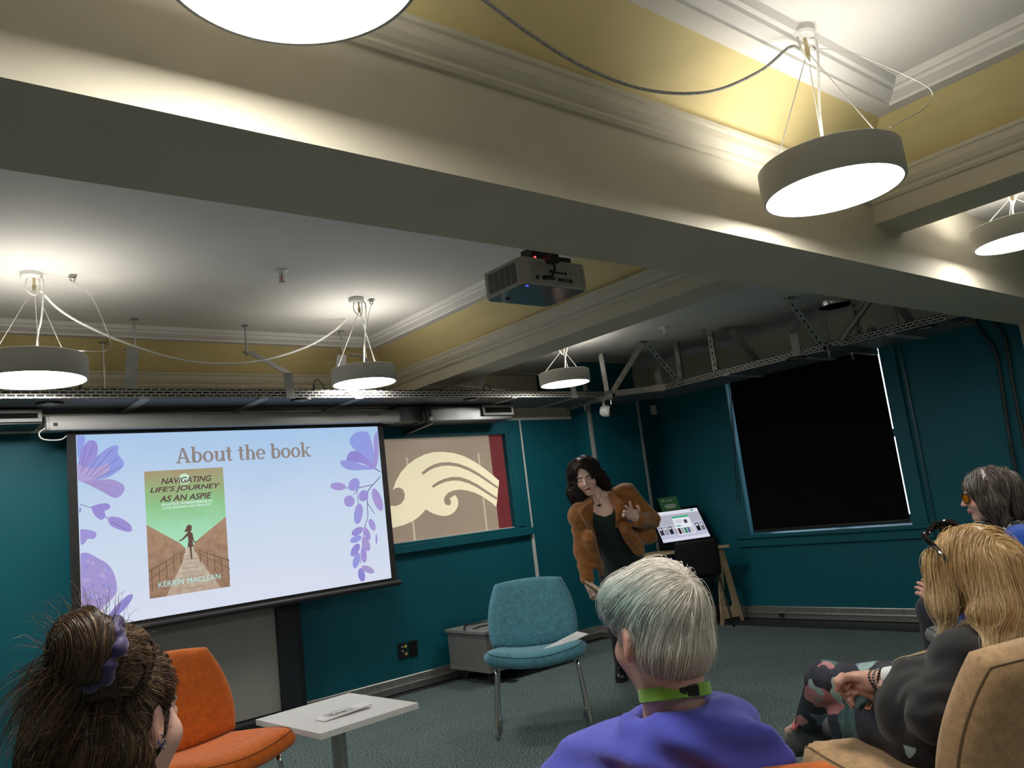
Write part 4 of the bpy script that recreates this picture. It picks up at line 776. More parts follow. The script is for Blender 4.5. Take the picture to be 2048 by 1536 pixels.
# ------------------------------------------------------------------ furniture
def weld(vs, fs, dist=1e-5):
    m = MB(); m.add(vs, fs); return m
def pad_mesh(fn, t, n=28, k=.96, edge=8):
    """padded cushion: mid-surface fn(a,b), half-thickness t, squircle outline"""
    s = np.sin(np.linspace(-1, 1, n)*PI/2)*.5 + np.linspace(-1, 1, n)*.5
    def pt(a, b): return np.array(fn(a*math.sqrt(1-k*b*b/4), b*math.sqrt(1-k*a*a/4)), float)
    def nm(a, b):
        e = .01; d1 = pt(min(a+e, 1), b)-pt(max(a-e, -1), b); d2 = pt(a, min(b+e, 1))-pt(a, max(b-e, -1)); q = np.cross(d1, d2); return q/np.linalg.norm(q)
    vs, ix = [], {}; fs = []
    for sd in (1, -1):
        for i, a in enumerate(s):
            for j, b in enumerate(s):
                e = max(abs(a), abs(b))
                if e > .9999 and sd == -1: ix[(sd, i, j)] = ix[(1, i, j)]; continue
                ix[(sd, i, j)] = len(vs); vs.append(pt(a, b) + nm(a, b)*sd*t*max(0, 1-e**edge)**.5)
    for sd in (1, -1):
        for i in range(n-1):
            for j in range(n-1):
                q = (ix[(sd, i, j)], ix[(sd, i+1, j)], ix[(sd, i+1, j+1)], ix[(sd, i, j+1)]); fs.append(q if sd == 1 else q[::-1])
    m = MB(); m.add(vs, fs)
    r = .955; ring_ = [(a, -r) for a in np.linspace(-r, r, 18)[:-1]] + [(r, b) for b in np.linspace(-r, r, 18)[:-1]] + [(a, r) for a in np.linspace(r, -r, 18)[:-1]] + [(-r, b) for b in np.linspace(r, -r, 18)[:-1]]
    sm = MB(); sm.tube([pt(a, b)+nm(a, b)*t*(1-r**edge)**.5 for a, b in ring_], .0028, 5, closed=True)
    return m, sm
def seat_fn(a, b):  # b -1 back .. 1 front
    return (a*(.318+.012*b), .045+.275*b, .392+.045*a*a+.018*b-.010*(1-a*a)*b+.008*(b+1)*(b+1)-.035*max(0, b-.75)*2)
def back_fn(a, b):  # b -1 bottom .. 1 top
    v = (b+1)/2; return (a*(.322-.066*v), -.225-.125*v-.05*v*v+.035*a*a*(.4+.6*v), .415+.445*v-.016*(1-a*a)*v)
def lounge(name, label, cat, loc, rz, fab, seam, thick=.044, group=None):
    t = thing(name, label, cat, loc, rz, group)
    m, sm = pad_mesh(seat_fn, thick+.006); s_ = m.build('seat', fab, t, smooth='all', local=True); sm.build('seam', seam, s_, smooth='all', local=True)
    m, sm = pad_mesh(back_fn, thick); s_ = m.build('backrest', fab, t, smooth='all', local=True, fix=True); sm.build('seam', seam, s_, smooth='all', local=True)
    for sx in (-1, 1):
        m = MB(); x = sx*.262
        m.tube(spline([(x*.93, .20, .385), (x*1.01, .235, .20), (x*1.06, .262, .035), (x*1.06, .255, .013), (x*1.06, .235, .011), (x*1.04, -.10, .011), (x*1.04, -.14, .012), (x*1.04, -.155, .03), (x*1.0, -.12, .20), (x*.92, -.09, .385)], 6), .0105, 10); m.build('sled_leg', chrome, t, smooth='all', local=True)
    m = MB(); m.tube([(-.24, -.09, .375), (.24, -.09, .375)], .010, 8); m.build('cross_rail', chrome, t, smooth='all', local=True)
    return t
dk_seam = M('dark_seam', (.02, .05, .06), .9, var=.1); or_seam = M('orange_seam', (.22, .05, .006), .9, var=.1); be_seam = M('tan_seam', (.16, .10, .05), .9, var=.1)
blue_f = weave('blue_wool', (.088, .27, .345), var=.30); orange_f = weave('orange_wool', (.66, .145, .012), var=.20); beige_f = weave('tan_wool', (.46, .29, .145), var=.24)
BLC = (3.29, 3.99)
lounge('lounge_chair', 'light blue upholstered chair on chrome sled legs with papers on its seat', 'chair', (*BLC, 0), math.atan2(.644, -.765), blue_f, dk_seam)
lounge('lounge_chair', 'empty orange upholstered chair between the bun-haired woman and the white table', 'chair', (1.16, 3.73, 0), math.atan2(-.15, -.99), orange_f, or_seam)
wq = P(1366, 1545, d=1.355); WC = np.array([wq[0]+.30*.644, wq[1]+.30*.765])
lounge('lounge_chair', 'orange chair under the white-haired person, only a back corner showing', 'chair', (*WC, 0), -math.atan2(.644, .765)+.05, orange_f, or_seam)
BC = np.array([2.40, 1.135]); BF = np.array([.32, .947])
lounge('lounge_chair', 'tan upholstered chair under the seated blonde woman', 'chair', (*BC, 0), -math.atan2(.32, .947), beige_f, be_seam, thick=.062)
GC = P(2020, 1200, d=3.74)[:2]; LC = P(215, 1500, d=1.30)[:2]
lounge('lounge_chair', 'grey upholstered chair under the woman in blue, behind the blonde woman', 'chair', (*GC, 0), -math.atan2(.58, .81), weave('grey_wool', (.16, .17, .17), var=.2), dk_seam)
lounge('lounge_chair', 'chair under the bun-haired woman at the bottom left', 'chair', (*LC, 0), -math.atan2(.80, .60), blue_f, dk_seam)
# papers on the blue chair
pap = M('white_paper', (.78, .78, .77), .7, var=.02)
def sheet(pts, name, label, cat, lines=6, n=2):
    """a few loose sheets through four corner points, with faint print"""
    a, b_, c, d = (np.array(q, float) for q in pts); t = thing(name, label, cat, a)
    for k in range(n):
        of = np.array([.004*k, -.003*k, .0025*k]); up = np.array([0, 0, .0012]); m = MB(); q = [a+of, b_+of, c+of, d+of]; m.add(q+[p+up for p in q], [(3, 2, 1, 0), (4, 5, 6, 7), (0, 1, 5, 4), (1, 2, 6, 5), (2, 3, 7, 6), (3, 0, 4, 7)]); o = m.build('paper_sheet', pap, t)
    m = MB(); up = of+np.array([0, 0, .0018])
    for k in range(lines):
        v = .10+.75*k/lines; p = a+(d-a)*v; q = b_+(c-b_)*v; e = (d-a)*.012
        m.add([p+(q-p)*.1+up, p+(q-p)*.85+up, p+(q-p)*.85+e+up, p+(q-p)*.1+e+up], [(0, 1, 2, 3)])
    m.build('print', M('print_grey', (.48, .48, .48), .8, var=.1), t, fix=False)
sheet([P(1073, 1305, z=.452), P(1092, 1309, z=.448), P(1176, 1269, z=.485), P(1153, 1264, z=.49)], 'paper_stack', 'white sheets of paper lying on the light blue chair', 'paper', lines=16)
# side table and reserved card
TC = np.array([1.817, 3.77]); ta = math.radians(4.5); tx = np.array([math.cos(ta), math.sin(ta), 0]); ty = np.array([-math.sin(ta), math.cos(ta), 0])
t = thing('side_table', 'small white square side table on a steel column', 'table', (*TC, 0))
m = MB(); m.obox((*TC, .436), (.535, .615, .028), (tx, ty, (0, 0, 1))); m.build('tabletop', M('white_laminate', (.70, .69, .67), .45, var=.02), t, bevel=.002)
m = MB(); m.cyl((*TC, .012), (*TC, .423), .036, seg=32); m.build('column', alu, t, smooth=True)
m = MB(); m.lathe([(.21, 0), (.21, .008), (.05, .016), (.001, .016)], (*TC, 0), 40); m.build('base_plate', alu, t, smooth=True)
m = MB(); m.box((TC[0]-.06, TC[1]-.06, .416), (TC[0]+.06, TC[1]+.06, .4225)); m.build('mounting_plate', darkmetal, t)
ca_, cb_ = P(652, 1437, z=.456), P(727, 1414, z=.456); cx = (cb_-ca_)/np.linalg.norm(cb_-ca_); cy_ = np.cross((0, 0, 1), cx); L = np.linalg.norm(cb_-ca_)*.98
rs = thing('reserved_sign', 'white printed card lying on the white side table', 'sign', (ca_+cb_)/2)
o_ = ca_-cy_*.035-cx*.0; o_[2] = .4515
m = MB(); m.prism([(-.03, 0), (L+.03, .01), (L+.03, .016), (L*.5, .012), (-.03, .005)], o_, cx, (0, 0, 1), cy_, .085); m.build('card', pap, rs)
o2 = o_+np.array([0, 0, .0135]); ink_ = M('black_ink', (.012, .012, .012), .6, var=.1)
put_text('Reserved', o2+cx*L*.14+cy_*.022, cx*L*.72, cy_*.040, ink_, rs, weight=.01)
for a0, a1, w_ in ((.05, .95, 0), ):
    m = MB()
    for v in (.010, .074): m.obox(o2+cx*L*.5+cy_*v, (L*.9, .002, .0008), (cx, cy_, (0, 0, 1)))
    for u in (.05, .95): m.obox(o2+cx*L*u+cy_*.042, (.002, .064, .0008), (cx, cy_, (0, 0, 1)))
    m.build('border_line', ink_, rs)
# grey low cabinet on castors with a cable
cab = thing('low_cabinet', 'grey low cabinet on castors against the wall behind the blue chair', 'cabinet', (4.5, 5.47, 0))
gl_ = M('grey_cabinet_laminate', (.20, .20, .195), .5, var=.04, scale=4)
m = MB(); m.box((3.79, 5.18, .095), (4.71, 5.71, .385)); m.build('carcass', gl_, cab, bevel=.003)
m = MB(); m.box((3.772, 5.165, .385), (4.725, 5.715, .41)); m.build('cabinet_top', M('grey_top_laminate', (.27, .27, .26), .4, var=.03), cab, bevel=.003)
m = MB(); m.box((3.786, 5.17, .095), (4.715, 5.712, .12)); m.build('bottom_rail', gl_, cab, bevel=.002)
for k in range(2): m = MB(); m.box((3.80+.455*k, 5.172, .125), (4.245+.455*k, 5.18, .38)); d_ = m.build('door', gl_, cab, bevel=.002); m = MB(); m.tube([(4.21+.08*k, 5.172, .24), (4.21+.08*k, 5.15, .25), (4.21+.08*k, 5.15, .31), (4.21+.08*k, 5.172, .32)], .005, 8); m.build('handle', alu, d_, smooth=True)
for x in (3.88, 4.62):
    for y in (5.28, 5.63):
        m = MB(); m.lathe([(.001, -.012), (.036, -.012), (.042, -.006), (.042, .006), (.036, .012), (.001, .012)], (x, y, .042), 20, ((0, 1, 0), (0, 0, 1), (1, 0, 0))); m.cyl((x, y, .05), (x, y, .095), .01, seg=8); m.build('castor', darkmetal, cab, smooth=True)
cable('black_cable', [P(930, 1260, z=.417), P(928, 1256, z=.43), P(933, 1250, z=.418), P(950, 1247, z=.417), P(975, 1242, z=.417), (4.3, 5.5, .417)], .006, black_p, 'black cable curled on top of the grey low cabinet')
cable('black_cable', [P(945, 1257, z=.42), P(953, 1256, z=.42), P(957, 1254, z=.417), P(975, 1250, z=.417), (4.25, 5.35, .417)], .005, black_p, 'black cable with a plug end on the grey low cabinet')
cable('black_cable', [P(1008, 1356, z=.02), P(1020, 1364, z=.008), P(1036, 1360, z=.008), (3.9, 5.12, .02)], .004, black_p, 'thin black cable on the carpet below the grey low cabinet')
q = P(978, 1383, z=.003); m = MB(); m.cyl((q[0], q[1], 0), (q[0], q[1], .003), .006, seg=8); tag(m.build('paper_scrap', pap), 'tiny white scrap on the carpet near the blue chair', 'scrap')
# corner desk, screen, sign and chair
ply = M('plywood', (.52, .39, .235), .55, var=.15, scale=6, stretch=(1, 1, 8))
dR = P(1461, 1089, z=.74); dR = np.array([dR[0], dR[1], 0]); rx = np.array([RT[0], RT[1], 0]); rx /= np.linalg.norm(rx); fx = np.array([-rx[1], rx[0], 0.]); 
dsk = thing('corner_desk', 'plywood desk in the corner under the big touch screen', 'desk', dR-rx*.5)
m = MB(); m.prism([(-.84, 0), (-.02, 0), (0, .02), (-.02, .05), (-.27, .29), (-.75, .29), (-.84, .15)], dR+[0, 0, .715], rx, fx, (0, 0, 1), .025); m.build('desktop', ply, dsk, bevel=.002)
def trestle(x, lean):
    """plywood trestle leg, a tapered board with an opening"""
    o = dR+rx*x+fx*.10; b = MB(); outer = [(-.06, .715), (.06, .715), (.24, 0), (.19, 0), (.165, .05), (-.115, .05), (-.14, 0), (-.19, 0), ]; hole = [(0, .56), (.085, .17), (.03, .14), (-.06, .17)]
    for a, c in ((outer, None),):
        L_ = [(-.06, .715), (0, .715), (0, .56), (-.06, .17), (-.115, .05), (-.14, 0), (-.19, 0)]; R_ = [(0, .715), (.06, .715), (.24, 0), (.19, 0), (.165, .05), (.085, .17), (0, .56)]; Lw = [(-.115, .05), (-.06, .17), (.03, .14), (.085, .17), (.165, .05)]
        for pl in (L_, R_, Lw): b.prism(pl, o, rx*lean+fx*(1-abs(lean)), (0, 0, 1), np.cross(rx*lean+fx*(1-abs(lean)), (0, 0, 1)), .018)
    b.build('trestle_leg', ply, dsk, bevel=.001)
trestle(-.09, .62); trestle(-.70, .62)
mz = P(1302, 1030, d=7.75); 
mx = rx*math.cos(.35)+fx*math.sin(.35); mn = np.array([mx[1], -mx[0], 0]); tl = math.radians(30); mu = np.array([-mn[0]*math.sin(tl), -mn[1]*math.sin(tl), math.cos(tl)]); mo = np.cross(mx, mu)
mc = P(1361, 1050, d=7.95); mw, mh = .60, .40
mon = thing('touch_screen', 'large black touch screen on the corner desk showing a page of magazine covers', 'screen', (mc[0], mc[1], .742))
m = MB(); m.obox(mc-mo*.02, (mw, mh, .036), (mx, mu, mo)); m.build('screen_body', M('gloss_black', (.006, .006, .007), .2, var=.1, coat=.3), mon, bevel=.005)
m = MB(); f2 = mc-mo*.06; m.bar((f2[0], f2[1], .742), f2+mu*.02-mo*.01, .10, .02); m.box((f2[0]-.12, f2[1]-.10, .7405), (f2[0]+.12, f2[1]+.08, .752)); m.build('stand', black_p, mon)
sw, sh = mw*.90, mh*.84
def disp(u0, v0, u1, v1, col, k, name='display_tile', e=.55, par=mon):
    """patch of the lit display, u right and v up in 0..1"""
    c = mc+mx*sw*((u0+u1)/2-.5)+mu*sh*((v0+v1)/2-.5)+mo*(.0005+.0006*k); m = MB(); m.obox(c, (sw*(u1-u0), sh*(v1-v0), .0008), (mx, mu, mo)); return m.build(name, EM('display', col, e), par)
dsp = disp(0, 0, 1, 1, srgb(196, 198, 222), 0, 'display')
disp(0, .88, 1, 1, srgb(228, 228, 240), 1, par=dsp); disp(0, .02, 1, .10, srgb(226, 226, 244), 1, par=dsp); disp(0, .55, 1, .88, srgb(182, 182, 196), 1, par=dsp); disp(.84, .92, .9, .97, srgb(60, 170, 120), 2, par=dsp)
for k, x in enumerate((.02, .12, .22, .32, .80, .90)): disp(x, .24, x+.075, .50, [srgb(60, 60, 70), srgb(150, 152, 165), srgb(40, 42, 50), srgb(170, 172, 180), srgb(24, 22, 30), srgb(120, 120, 130)][k], 2, par=dsp); disp(x+.01, .40, x+.055, .47, srgb(220, 220, 230), 3, par=dsp)
pop = disp(.38, .18, .74, .80, srgb(238, 240, 248), 3, 'popup_panel', par=dsp); disp(.38, .74, .74, .80, srgb(60, 176, 130), 4, par=dsp); disp(.41, .46, .50, .50, srgb(60, 176, 150), 4, par=dsp); disp(.60, .54, .67, .66, srgb(70, 72, 80), 4, par=dsp)
for k in range(3): disp(.41, .66-.04*k, .55+.02*(k % 2), .672-.04*k, srgb(150, 152, 170), 4, par=dsp)
for k, c_ in enumerate(((52, 30, 34), (170, 172, 180), (60, 130, 110), (96, 110, 150), (200, 198, 200))): disp(.40+.066*k, .21, .455+.066*k, .40, srgb(*c_), 4, par=dsp)
sg = thing('sign_board', 'small green sign standing on top of the touch screen', 'sign', mc+mu*.21)
sa, sb_ = P(1315, 997, d=7.98), P(1352, 992, d=7.98); sc0 = P(1325, 1023, d=7.98); sx_ = sb_-sa; sy_ = sa-sc0; sn_ = np.cross(sx_, sy_); sn_ /= np.linalg.norm(sn_)
m = MB(); m.prism([(0, 0), (1, 0), (1, 1), (0, 1)], sc0-sn_*.004, sx_, sy_, sn_, .004); m.build('board', M('green_card', (.035, .16, .05), .5, var=.05), sg)
wt = M('white_print', (.8, .85, .8), .6, var=.02)
put_text('pressreader', sc0+sx_*.30+sy_*.68+sn_*.001, sx_*.42, sy_*.13, wt, sg); put_text('P', sc0+sx_*.18+sy_*.65+sn_*.001, sx_*.09, sy_*.2, wt, sg)
for k, (u0, u1) in enumerate(((.25, .80), (.2, .85), (.3, .75))): m = MB(); o_ = sc0+sy_*(.40-.11*k)+sn_*.001; m.add([o_+sx_*u0, o_+sx_*u1, o_+sx_*u1+sy_*.045, o_+sx_*u0+sy_*.045], [(0, 1, 2, 3)]); m.build('print_line', wt, sg, fix=False)
def stack_chair(loc, rz, label):
    t = thing('stacking_chair', label, 'chair', loc, rz); bp = M('black_shell', (.010, .010, .011), .45, var=.1)
    m, _ = pad_mesh(lambda a, b: (a*.215, .02+.205*b, .44+.012*a*a-.012*b), .009, 16, .4); m.build('seat', bp, t, smooth='all', local=True)
    m, _ = pad_mesh(lambda a, b: (a*(.215-.01*b), -.205-.045*(b+1)+.025*a*a, .655+.175*b), .008, 16, .25); m.build('backrest', bp, t, smooth='all', local=True)
    for sx in (-1, 1):
        m = MB(); m.tube([(sx*.19, .17, .43), (sx*.225, .235, 0)], .010, 8); m.build('leg', black_p, t, smooth='all', local=True)
        m = MB(); m.tube(spline([(sx*.235, -.27, 0), (sx*.20, -.17, .43), (sx*.195, -.20, .60), (sx*.19, -.24, .75)], 4), .010, 8); m.build('leg', black_p, t, smooth='all', local=True)
    m = MB(); m.tube([(-.19, .16, .425), (.19, .16, .425)], .008, 6); m.tube([(-.2, -.15, .425), (.2, -.15, .425)], .008, 6); m.build('seat_frame', black_p, t, local=True)
    return t
q = P(1470, 1253, z=0); stack_chair((q[0]-rx[0]*.24+fx[0]*.27, q[1]-rx[1]*.24+fx[1]*.27, 0), -math.atan2(FW[0], FW[1]), 'black plastic stacking chair in front of the plywood corner desk')
# ------------------------------------------------------------------ people: bodies, clothes and hair grown from distance fields
def nz(v): v = np.array(v, float); return v/np.linalg.norm(v)
def cap(p, a, b, ra, rb):
    a = np.asarray(a, np.float32); b = np.asarray(b, np.float32); ba = b-a; pa = p-a
    h = np.clip((pa@ba)/max(float(ba@ba), 1e-9), 0, 1); return np.sqrt(((pa-h[:, None]*ba)**2).sum(1))-(ra+(rb-ra)*h)
def ell(p, c, r, M=None):
    q = p-np.asarray(c, np.float32)
    if M is not None: q = q@np.asarray(M, np.float32).T
    r = np.asarray(r, np.float32); k0 = np.sqrt(((q/r)**2).sum(1)); k1 = np.sqrt(((q/(r*r))**2).sum(1)); return k0*(k0-1)/np.maximum(k1, 1e-6)
def smin(a, b, k):
    h = np.clip(.5+.5*(b-a)/k, 0, 1); return b*(1-h)+a*h-k*h*(1-h)
def smax(a, b, k): return -smin(-a, -b, k)
def field(prims):
    """prims: ('c', a, b, ra, rb, k) tapered limbs, ('e', centre, radii, axes, k) ellipsoids; joined smoothly"""
    def f(p):
        d = None
        for q in prims:
            v = cap(p, *q[1:5]) if q[0] == 'c' else ell(p, *q[1:4])
            d = v if d is None else smin(d, v, q[-1])
        return d
    return f
def chain(pts, rs, k=.02): return [('c', pts[i], pts[i+1], rs[i], rs[i+1], k) for i in range(len(pts)-1)]
def surf(fn, lo, hi, h):
    """surface of fn = 0 inside the box lo, hi with cells of size h"""
    lo = np.array(lo, float); hi = np.array(hi, float); n = np.maximum(np.ceil((hi-lo)/h).astype(int)+1, 3)
    ax = [lo[i]+h*np.arange(n[i]) for i in range(3)]
    V = np.empty(n, np.float32)
    yy, zz = np.meshgrid(ax[1], ax[2], indexing='ij'); base = np.stack([np.zeros(yy.size), yy.ravel(), zz.ravel()], 1).astype(np.float32); st = max(1, int(200000/yy.size))
    for i in range(0, n[0], st):
        xs = ax[0][i:i+st]; p = np.tile(base, (len(xs), 1)); p[:, 0] = np.repeat(xs, yy.size); V[i:i+len(xs)] = fn(p).reshape(len(xs), n[1], n[2])
    cd = n-1; C = np.zeros((cd.prod(), 3)); W = np.zeros(cd.prod()); Q = []
    for a in range(3):
        s0 = [slice(None)]*3; s1 = [slice(None)]*3; s0[a] = slice(0, -1); s1[a] = slice(1, None); A = V[tuple(s0)]; B = V[tuple(s1)]
        idx = np.argwhere((A < 0) != (B < 0))
        if not len(idx): continue
        va = A[tuple(idx.T)]; vb = B[tuple(idx.T)]; pos = idx.astype(float); pos[:, a] += va/(va-vb); o1, o2 = (a+1) % 3, (a+2) % 3; cells = []; ok = np.ones(len(idx), bool)
        for d1, d2 in ((0, 0), (1, 0), (1, 1), (0, 1)):
            c = idx.copy(); c[:, o1] -= d1; c[:, o2] -= d2; g = ((c >= 0) & (c < cd)).all(1); ok &= g; cc = np.where(g[:, None], c, 0); ci = np.ravel_multi_index(cc.T, cd); cells.append(ci)
            for m in range(3): C[:, m] += np.bincount(ci[g], pos[g, m], cd.prod())
            W += np.bincount(ci[g], minlength=cd.prod())
        q = np.stack(cells, 1); fl = va > 0; q[fl] = q[fl][:, ::-1]; Q.append(q[ok])
    act = W > 0; vid = np.full(len(W), -1); vid[act] = np.arange(act.sum()); v = lo+h*C[act]/W[act][:, None]
    return v, vid[np.concatenate(Q)]
def grad(fn, p, e=.002):
    g = np.stack([fn(p+np.float32(e)*np.eye(3, dtype=np.float32)[i])-fn(p-np.float32(e)*np.eye(3, dtype=np.float32)[i]) for i in range(3)], 1); return g/np.maximum(np.linalg.norm(g, axis=1), 1e-6)[:, None]
def boxof(prims, m=.04):
    P_ = []
    for q in prims:
        if q[0] == 'c': P_ += [np.array(q[1])-q[3], np.array(q[1])+q[3], np.array(q[2])-q[4], np.array(q[2])+q[4]]
        else: P_ += [np.array(q[1])-max(q[2]), np.array(q[1])+max(q[2])]
    P_ = np.array(P_); return P_.min(0)-m, P_.max(0)+m
def grow(fn, p, dirf, steps, ds, off, stick=1.0, wob=.0):
    """strands combed over the surface fn = off from the roots p along dirf"""
    p = p.astype(np.float32).copy(); out = [p.copy()]; off = np.asarray(off, np.float32); rnd = RNG.normal(0, 1, p.shape).astype(np.float32)
    for s in range(steps):
        n = grad(fn, p); d = np.broadcast_to(np.asarray(dirf(p, s), np.float32), p.shape); d = d/np.maximum(np.linalg.norm(d, axis=1), 1e-6)[:, None]
        if wob: d = d+wob*rnd*np.sin(1.3*s+rnd[:, :1]*4)
        cl = np.exp(-np.maximum(0, fn(p)-off)/.035); d = d-Zv*(1-cl[:, None])*1.2; d = d-n*(d*n).sum(1)[:, None]*stick*cl[:, None]; d = d/np.maximum(np.linalg.norm(d, axis=1), 1e-6)[:, None]; p = p+d*ds
        e = off-fn(p); e = np.where(e > 0, e, e*stick*.7*np.exp(np.minimum(e, 0)/.035)); p = p+n*e[:, None]; out.append(p.copy())
    return np.stack(out, 1)
def strand_mesh(paths, r, col, tip=.25):
    """three-sided tubes along paths (n,m,3); r root radius (scalar or per strand), col (n,3) or (n,m,3)"""
    n, m, _ = paths.shape; t = np.gradient(paths, axis=1); t /= np.maximum(np.linalg.norm(t, axis=2), 1e-7)[..., None]
    u = np.cross(t, RNG.normal(0, 1, (n, 1, 3))); u /= np.maximum(np.linalg.norm(u, axis=2), 1e-7)[..., None]; w = np.cross(t, u)
    rr = np.asarray(r).reshape(-1, 1)*np.linspace(1, tip, m)[None]*np.minimum(1, .5+np.arange(m)/2)[None]
    v = np.stack([paths+(u*math.cos(a)+w*math.sin(a))*rr[..., None] for a in (0, 2*PI/3, 4*PI/3)], 2).reshape(-1, 3)
    i = np.arange(n)[:, None, None]; j = np.arange(m-1)[None, :, None]; k = np.arange(3)[None, None]; l = (k+1) % 3; b0 = (i*m+j)*3
    f = np.stack([b0+k, b0+l, b0+3+l, b0+3+k], -1).reshape(-1, 4)
    c = np.repeat(col[:, None], m, 1) if col.ndim == 2 else col
    return v, f, np.repeat(c.reshape(-1, 3), 3, 0)
def merge(*ms):
    V, F, C = [], [], []; n = 0
    for v, f, c in ms: V.append(v); F.append(f+n); C.append(c); n += len(v)
    return np.concatenate(V), np.concatenate(F), np.concatenate(C)
def trim_paths(pa, zlim):
    """cut each strand where it falls below its own height limit"""
    n, m, _ = pa.shape; lo = pa[:, :, 2] < zlim[:, None]; k = np.where(lo.any(1), np.maximum(lo.argmax(1), 2), m-1); t = np.linspace(0, 1, m)[None]*k[:, None]; i = np.minimum(t.astype(int), m-2); w = (t-i)[..., None]; r = np.arange(n)[:, None]
    return pa[r, i]*(1-w)+pa[r, i+1]*w
def ridge(p, s): return np.sin(p[:, 0]*s+np.sin(p[:, 1]*s*.7)*1.5)*np.sin(p[:, 2]*s*1.3+p[:, 1]*s*.5)
class Frame:
    """head or hand frame: origin, right, forward, up"""
    def __init__(s, o, f, u):
        s.o = np.array(o, float); s.f = nz(f); s.r = nz(np.cross(s.f, u)); s.u = np.cross(s.r, s.f); s.M = np.stack([s.r, s.f, s.u])
    def loc(s, p): return (p-s.o.astype(np.float32))@s.M.T.astype(np.float32)
    def w(s, x, y, z): return s.o+s.r*x+s.f*y+s.u*z
def head_field(F, sc=1.0, mouth=0.0, neck=None):
    """skull, jaw, brow, eyes, nose, lips and ears in the head frame"""
    def f(P_):
        p = F.loc(P_)/np.float32(sc)
        q = np.abs(p[:, :1]); ps = np.concatenate([q, p[:, 1:]], 1)
        d = ell(p, (0, -.014, .036), (.073, .094, .083)); d = smin(d, ell(p, (0, .032, -.038), (.057, .060, .074)), .035)
        d = smin(d, ell(p, (0, .064, -.098), (.024, .020, .018)), .022); d = smin(d, ell(ps, (.036, .056, -.030), (.026, .028, .026)), .02)
        d = smin(d, cap(ps, (.010, .083, .024), (.040, .072, .022), .010, .009), .012)
        d = smax(d, -ell(ps, (.031, .098, .003), (.017, .018, .011)), .010); d = smin(d, ell(ps, (.031, .073, .002), (.0145, .014, .0125)), .003)
        d = smin(d, cap(ps, (.017, .086, .001), (.045, .078, .000), .0022, .002), .004)
        d = smin(d, cap(p, (0, .086, .012), (0, .109, -.028), .0075, .0105), .010); d = smin(d, ell(ps, (.0115, .099, -.030), (.008, .010, .007)), .006)
        d = smin(d, cap(ps, (0, .0955, -.056), (.021, .083, -.060-.25*mouth), .0052, .003), .005); d = smin(d, cap(ps, (0, .093, -.068-mouth), (.019, .083, -.064-.4*mouth), .0060, .003), .005)
        if mouth: d = smax(d, -ell(p, (0, .094, -.062-.5*mouth), (.015, .014, .45*mouth+.002)), .003)
        e = ell(ps, (.073, -.010, -.002), (.011, .021, .033), ((.93, .36, 0), (-.36, .93, 0), (0, 0, 1))); e = smax(e, -ell(ps, (.084, -.004, .001), (.007, .011, .020)), .004); d = smin(d, e, .005)
        d = d*np.float32(sc)
        return d
    return f
def face_color(F, base, lip=(.42, .12, .10), sc=1.0, brow=None):
    base = np.array(base)
    def c(v):
        p = F.loc(v.astype(np.float32))/sc; q = np.abs(p[:, 0]); col = np.tile(base, (len(v), 1))
        def mix(w, k):
            nonlocal col; w = np.clip(w, 0, 1)[:, None]; col = col*(1-w)+np.array(k)*w
        red = base*np.array((1.0, .70, .64))
        mix(.55*np.exp(-((q-.04)**2+(p[:, 2]+.028)**2)/.0006)*(p[:, 1] > .02), red); mix(.5*np.exp(-(q**2+(p[:, 2]+.028)**2)/.00025)*(p[:, 1] > .09), red); mix(.6*np.exp(-((q-.078)**2+(p[:, 1]+.01)**2+p[:, 2]**2)/.0008), red)
        mix(1.2*np.exp(-((q/.022)**4+((p[:, 2]+.063)/.009)**4))*(p[:, 1] > .07), lip)
        if brow is not None: mix(1.3*np.exp(-(((q-.031)/.019)**4+((p[:, 2]-.021-.1*(q-.03))/.0045)**4))*(p[:, 1] > .05), brow); mix(1.1*np.exp(-(((q-.031)/.015)**4+((p[:, 2]+.0005)/.0022)**4))*(p[:, 1] > .06), brow)
        return col
    return c
def hand_prims(F, L=.185, curl=.3, spread=.12, side=1, thumb=None):
    """palm, four jointed fingers and a thumb; forward = fingers, up = back of the hand; side +1 puts the thumb at +right"""
    s = L/.185; w = F.w; pr = [('e', w(0, .045*s, 0), (.040*s, .052*s, .0155*s), F.M, .012), ('c', w(0, -.02*s, 0), w(0, .03*s, 0), .026*s, .026*s, .02)]
    for k, (x, ln) in enumerate(((.030, .070), (.010, .079), (-.010, .073), (-.029, .057))):
        x = x*side*s; a = np.array((x, .085*s, .002)); an = spread*(x/.03); th = 0; pts = [a]; cu = curl[k] if hasattr(curl, '__len__') else curl
        for sg, c_ in ((.45, .8), (.32, 1.2), (.26, .8)):
            th += cu*c_; a = a+np.array((math.sin(an)*math.cos(th), math.cos(an)*math.cos(th), -math.sin(th)))*ln*sg*s; pts.append(a)
        pr += chain([w(*q) for q in pts], [.0098*s, .0090*s, .0082*s, .0072*s], .004)
    tp = thumb or [(.030, .018, -.004), (.055, .045, -.014), (.068, .070, -.020), (.070, .092, -.022)]
    pr += chain([w(x*side*s, y*s, z*s) for x, y, z in tp], [.015*s, .0115*s, .0105*s, .0085*s], .008); return pr
SK = tone_mat('skin', .52, .35, sss=.12, bump=.08, bscale=220)
HM = tone_mat('hair_strands', .36, .6)
def noisecol(v, base, amt=.08, s=60):
    k = 1+amt*np.sin(v[:, 0]*s+np.sin(v[:, 1]*s*1.3)*2)*np.sin(v[:, 2]*s*.9+v[:, 1]*s); return np.array(base)[None]*k[:, None]
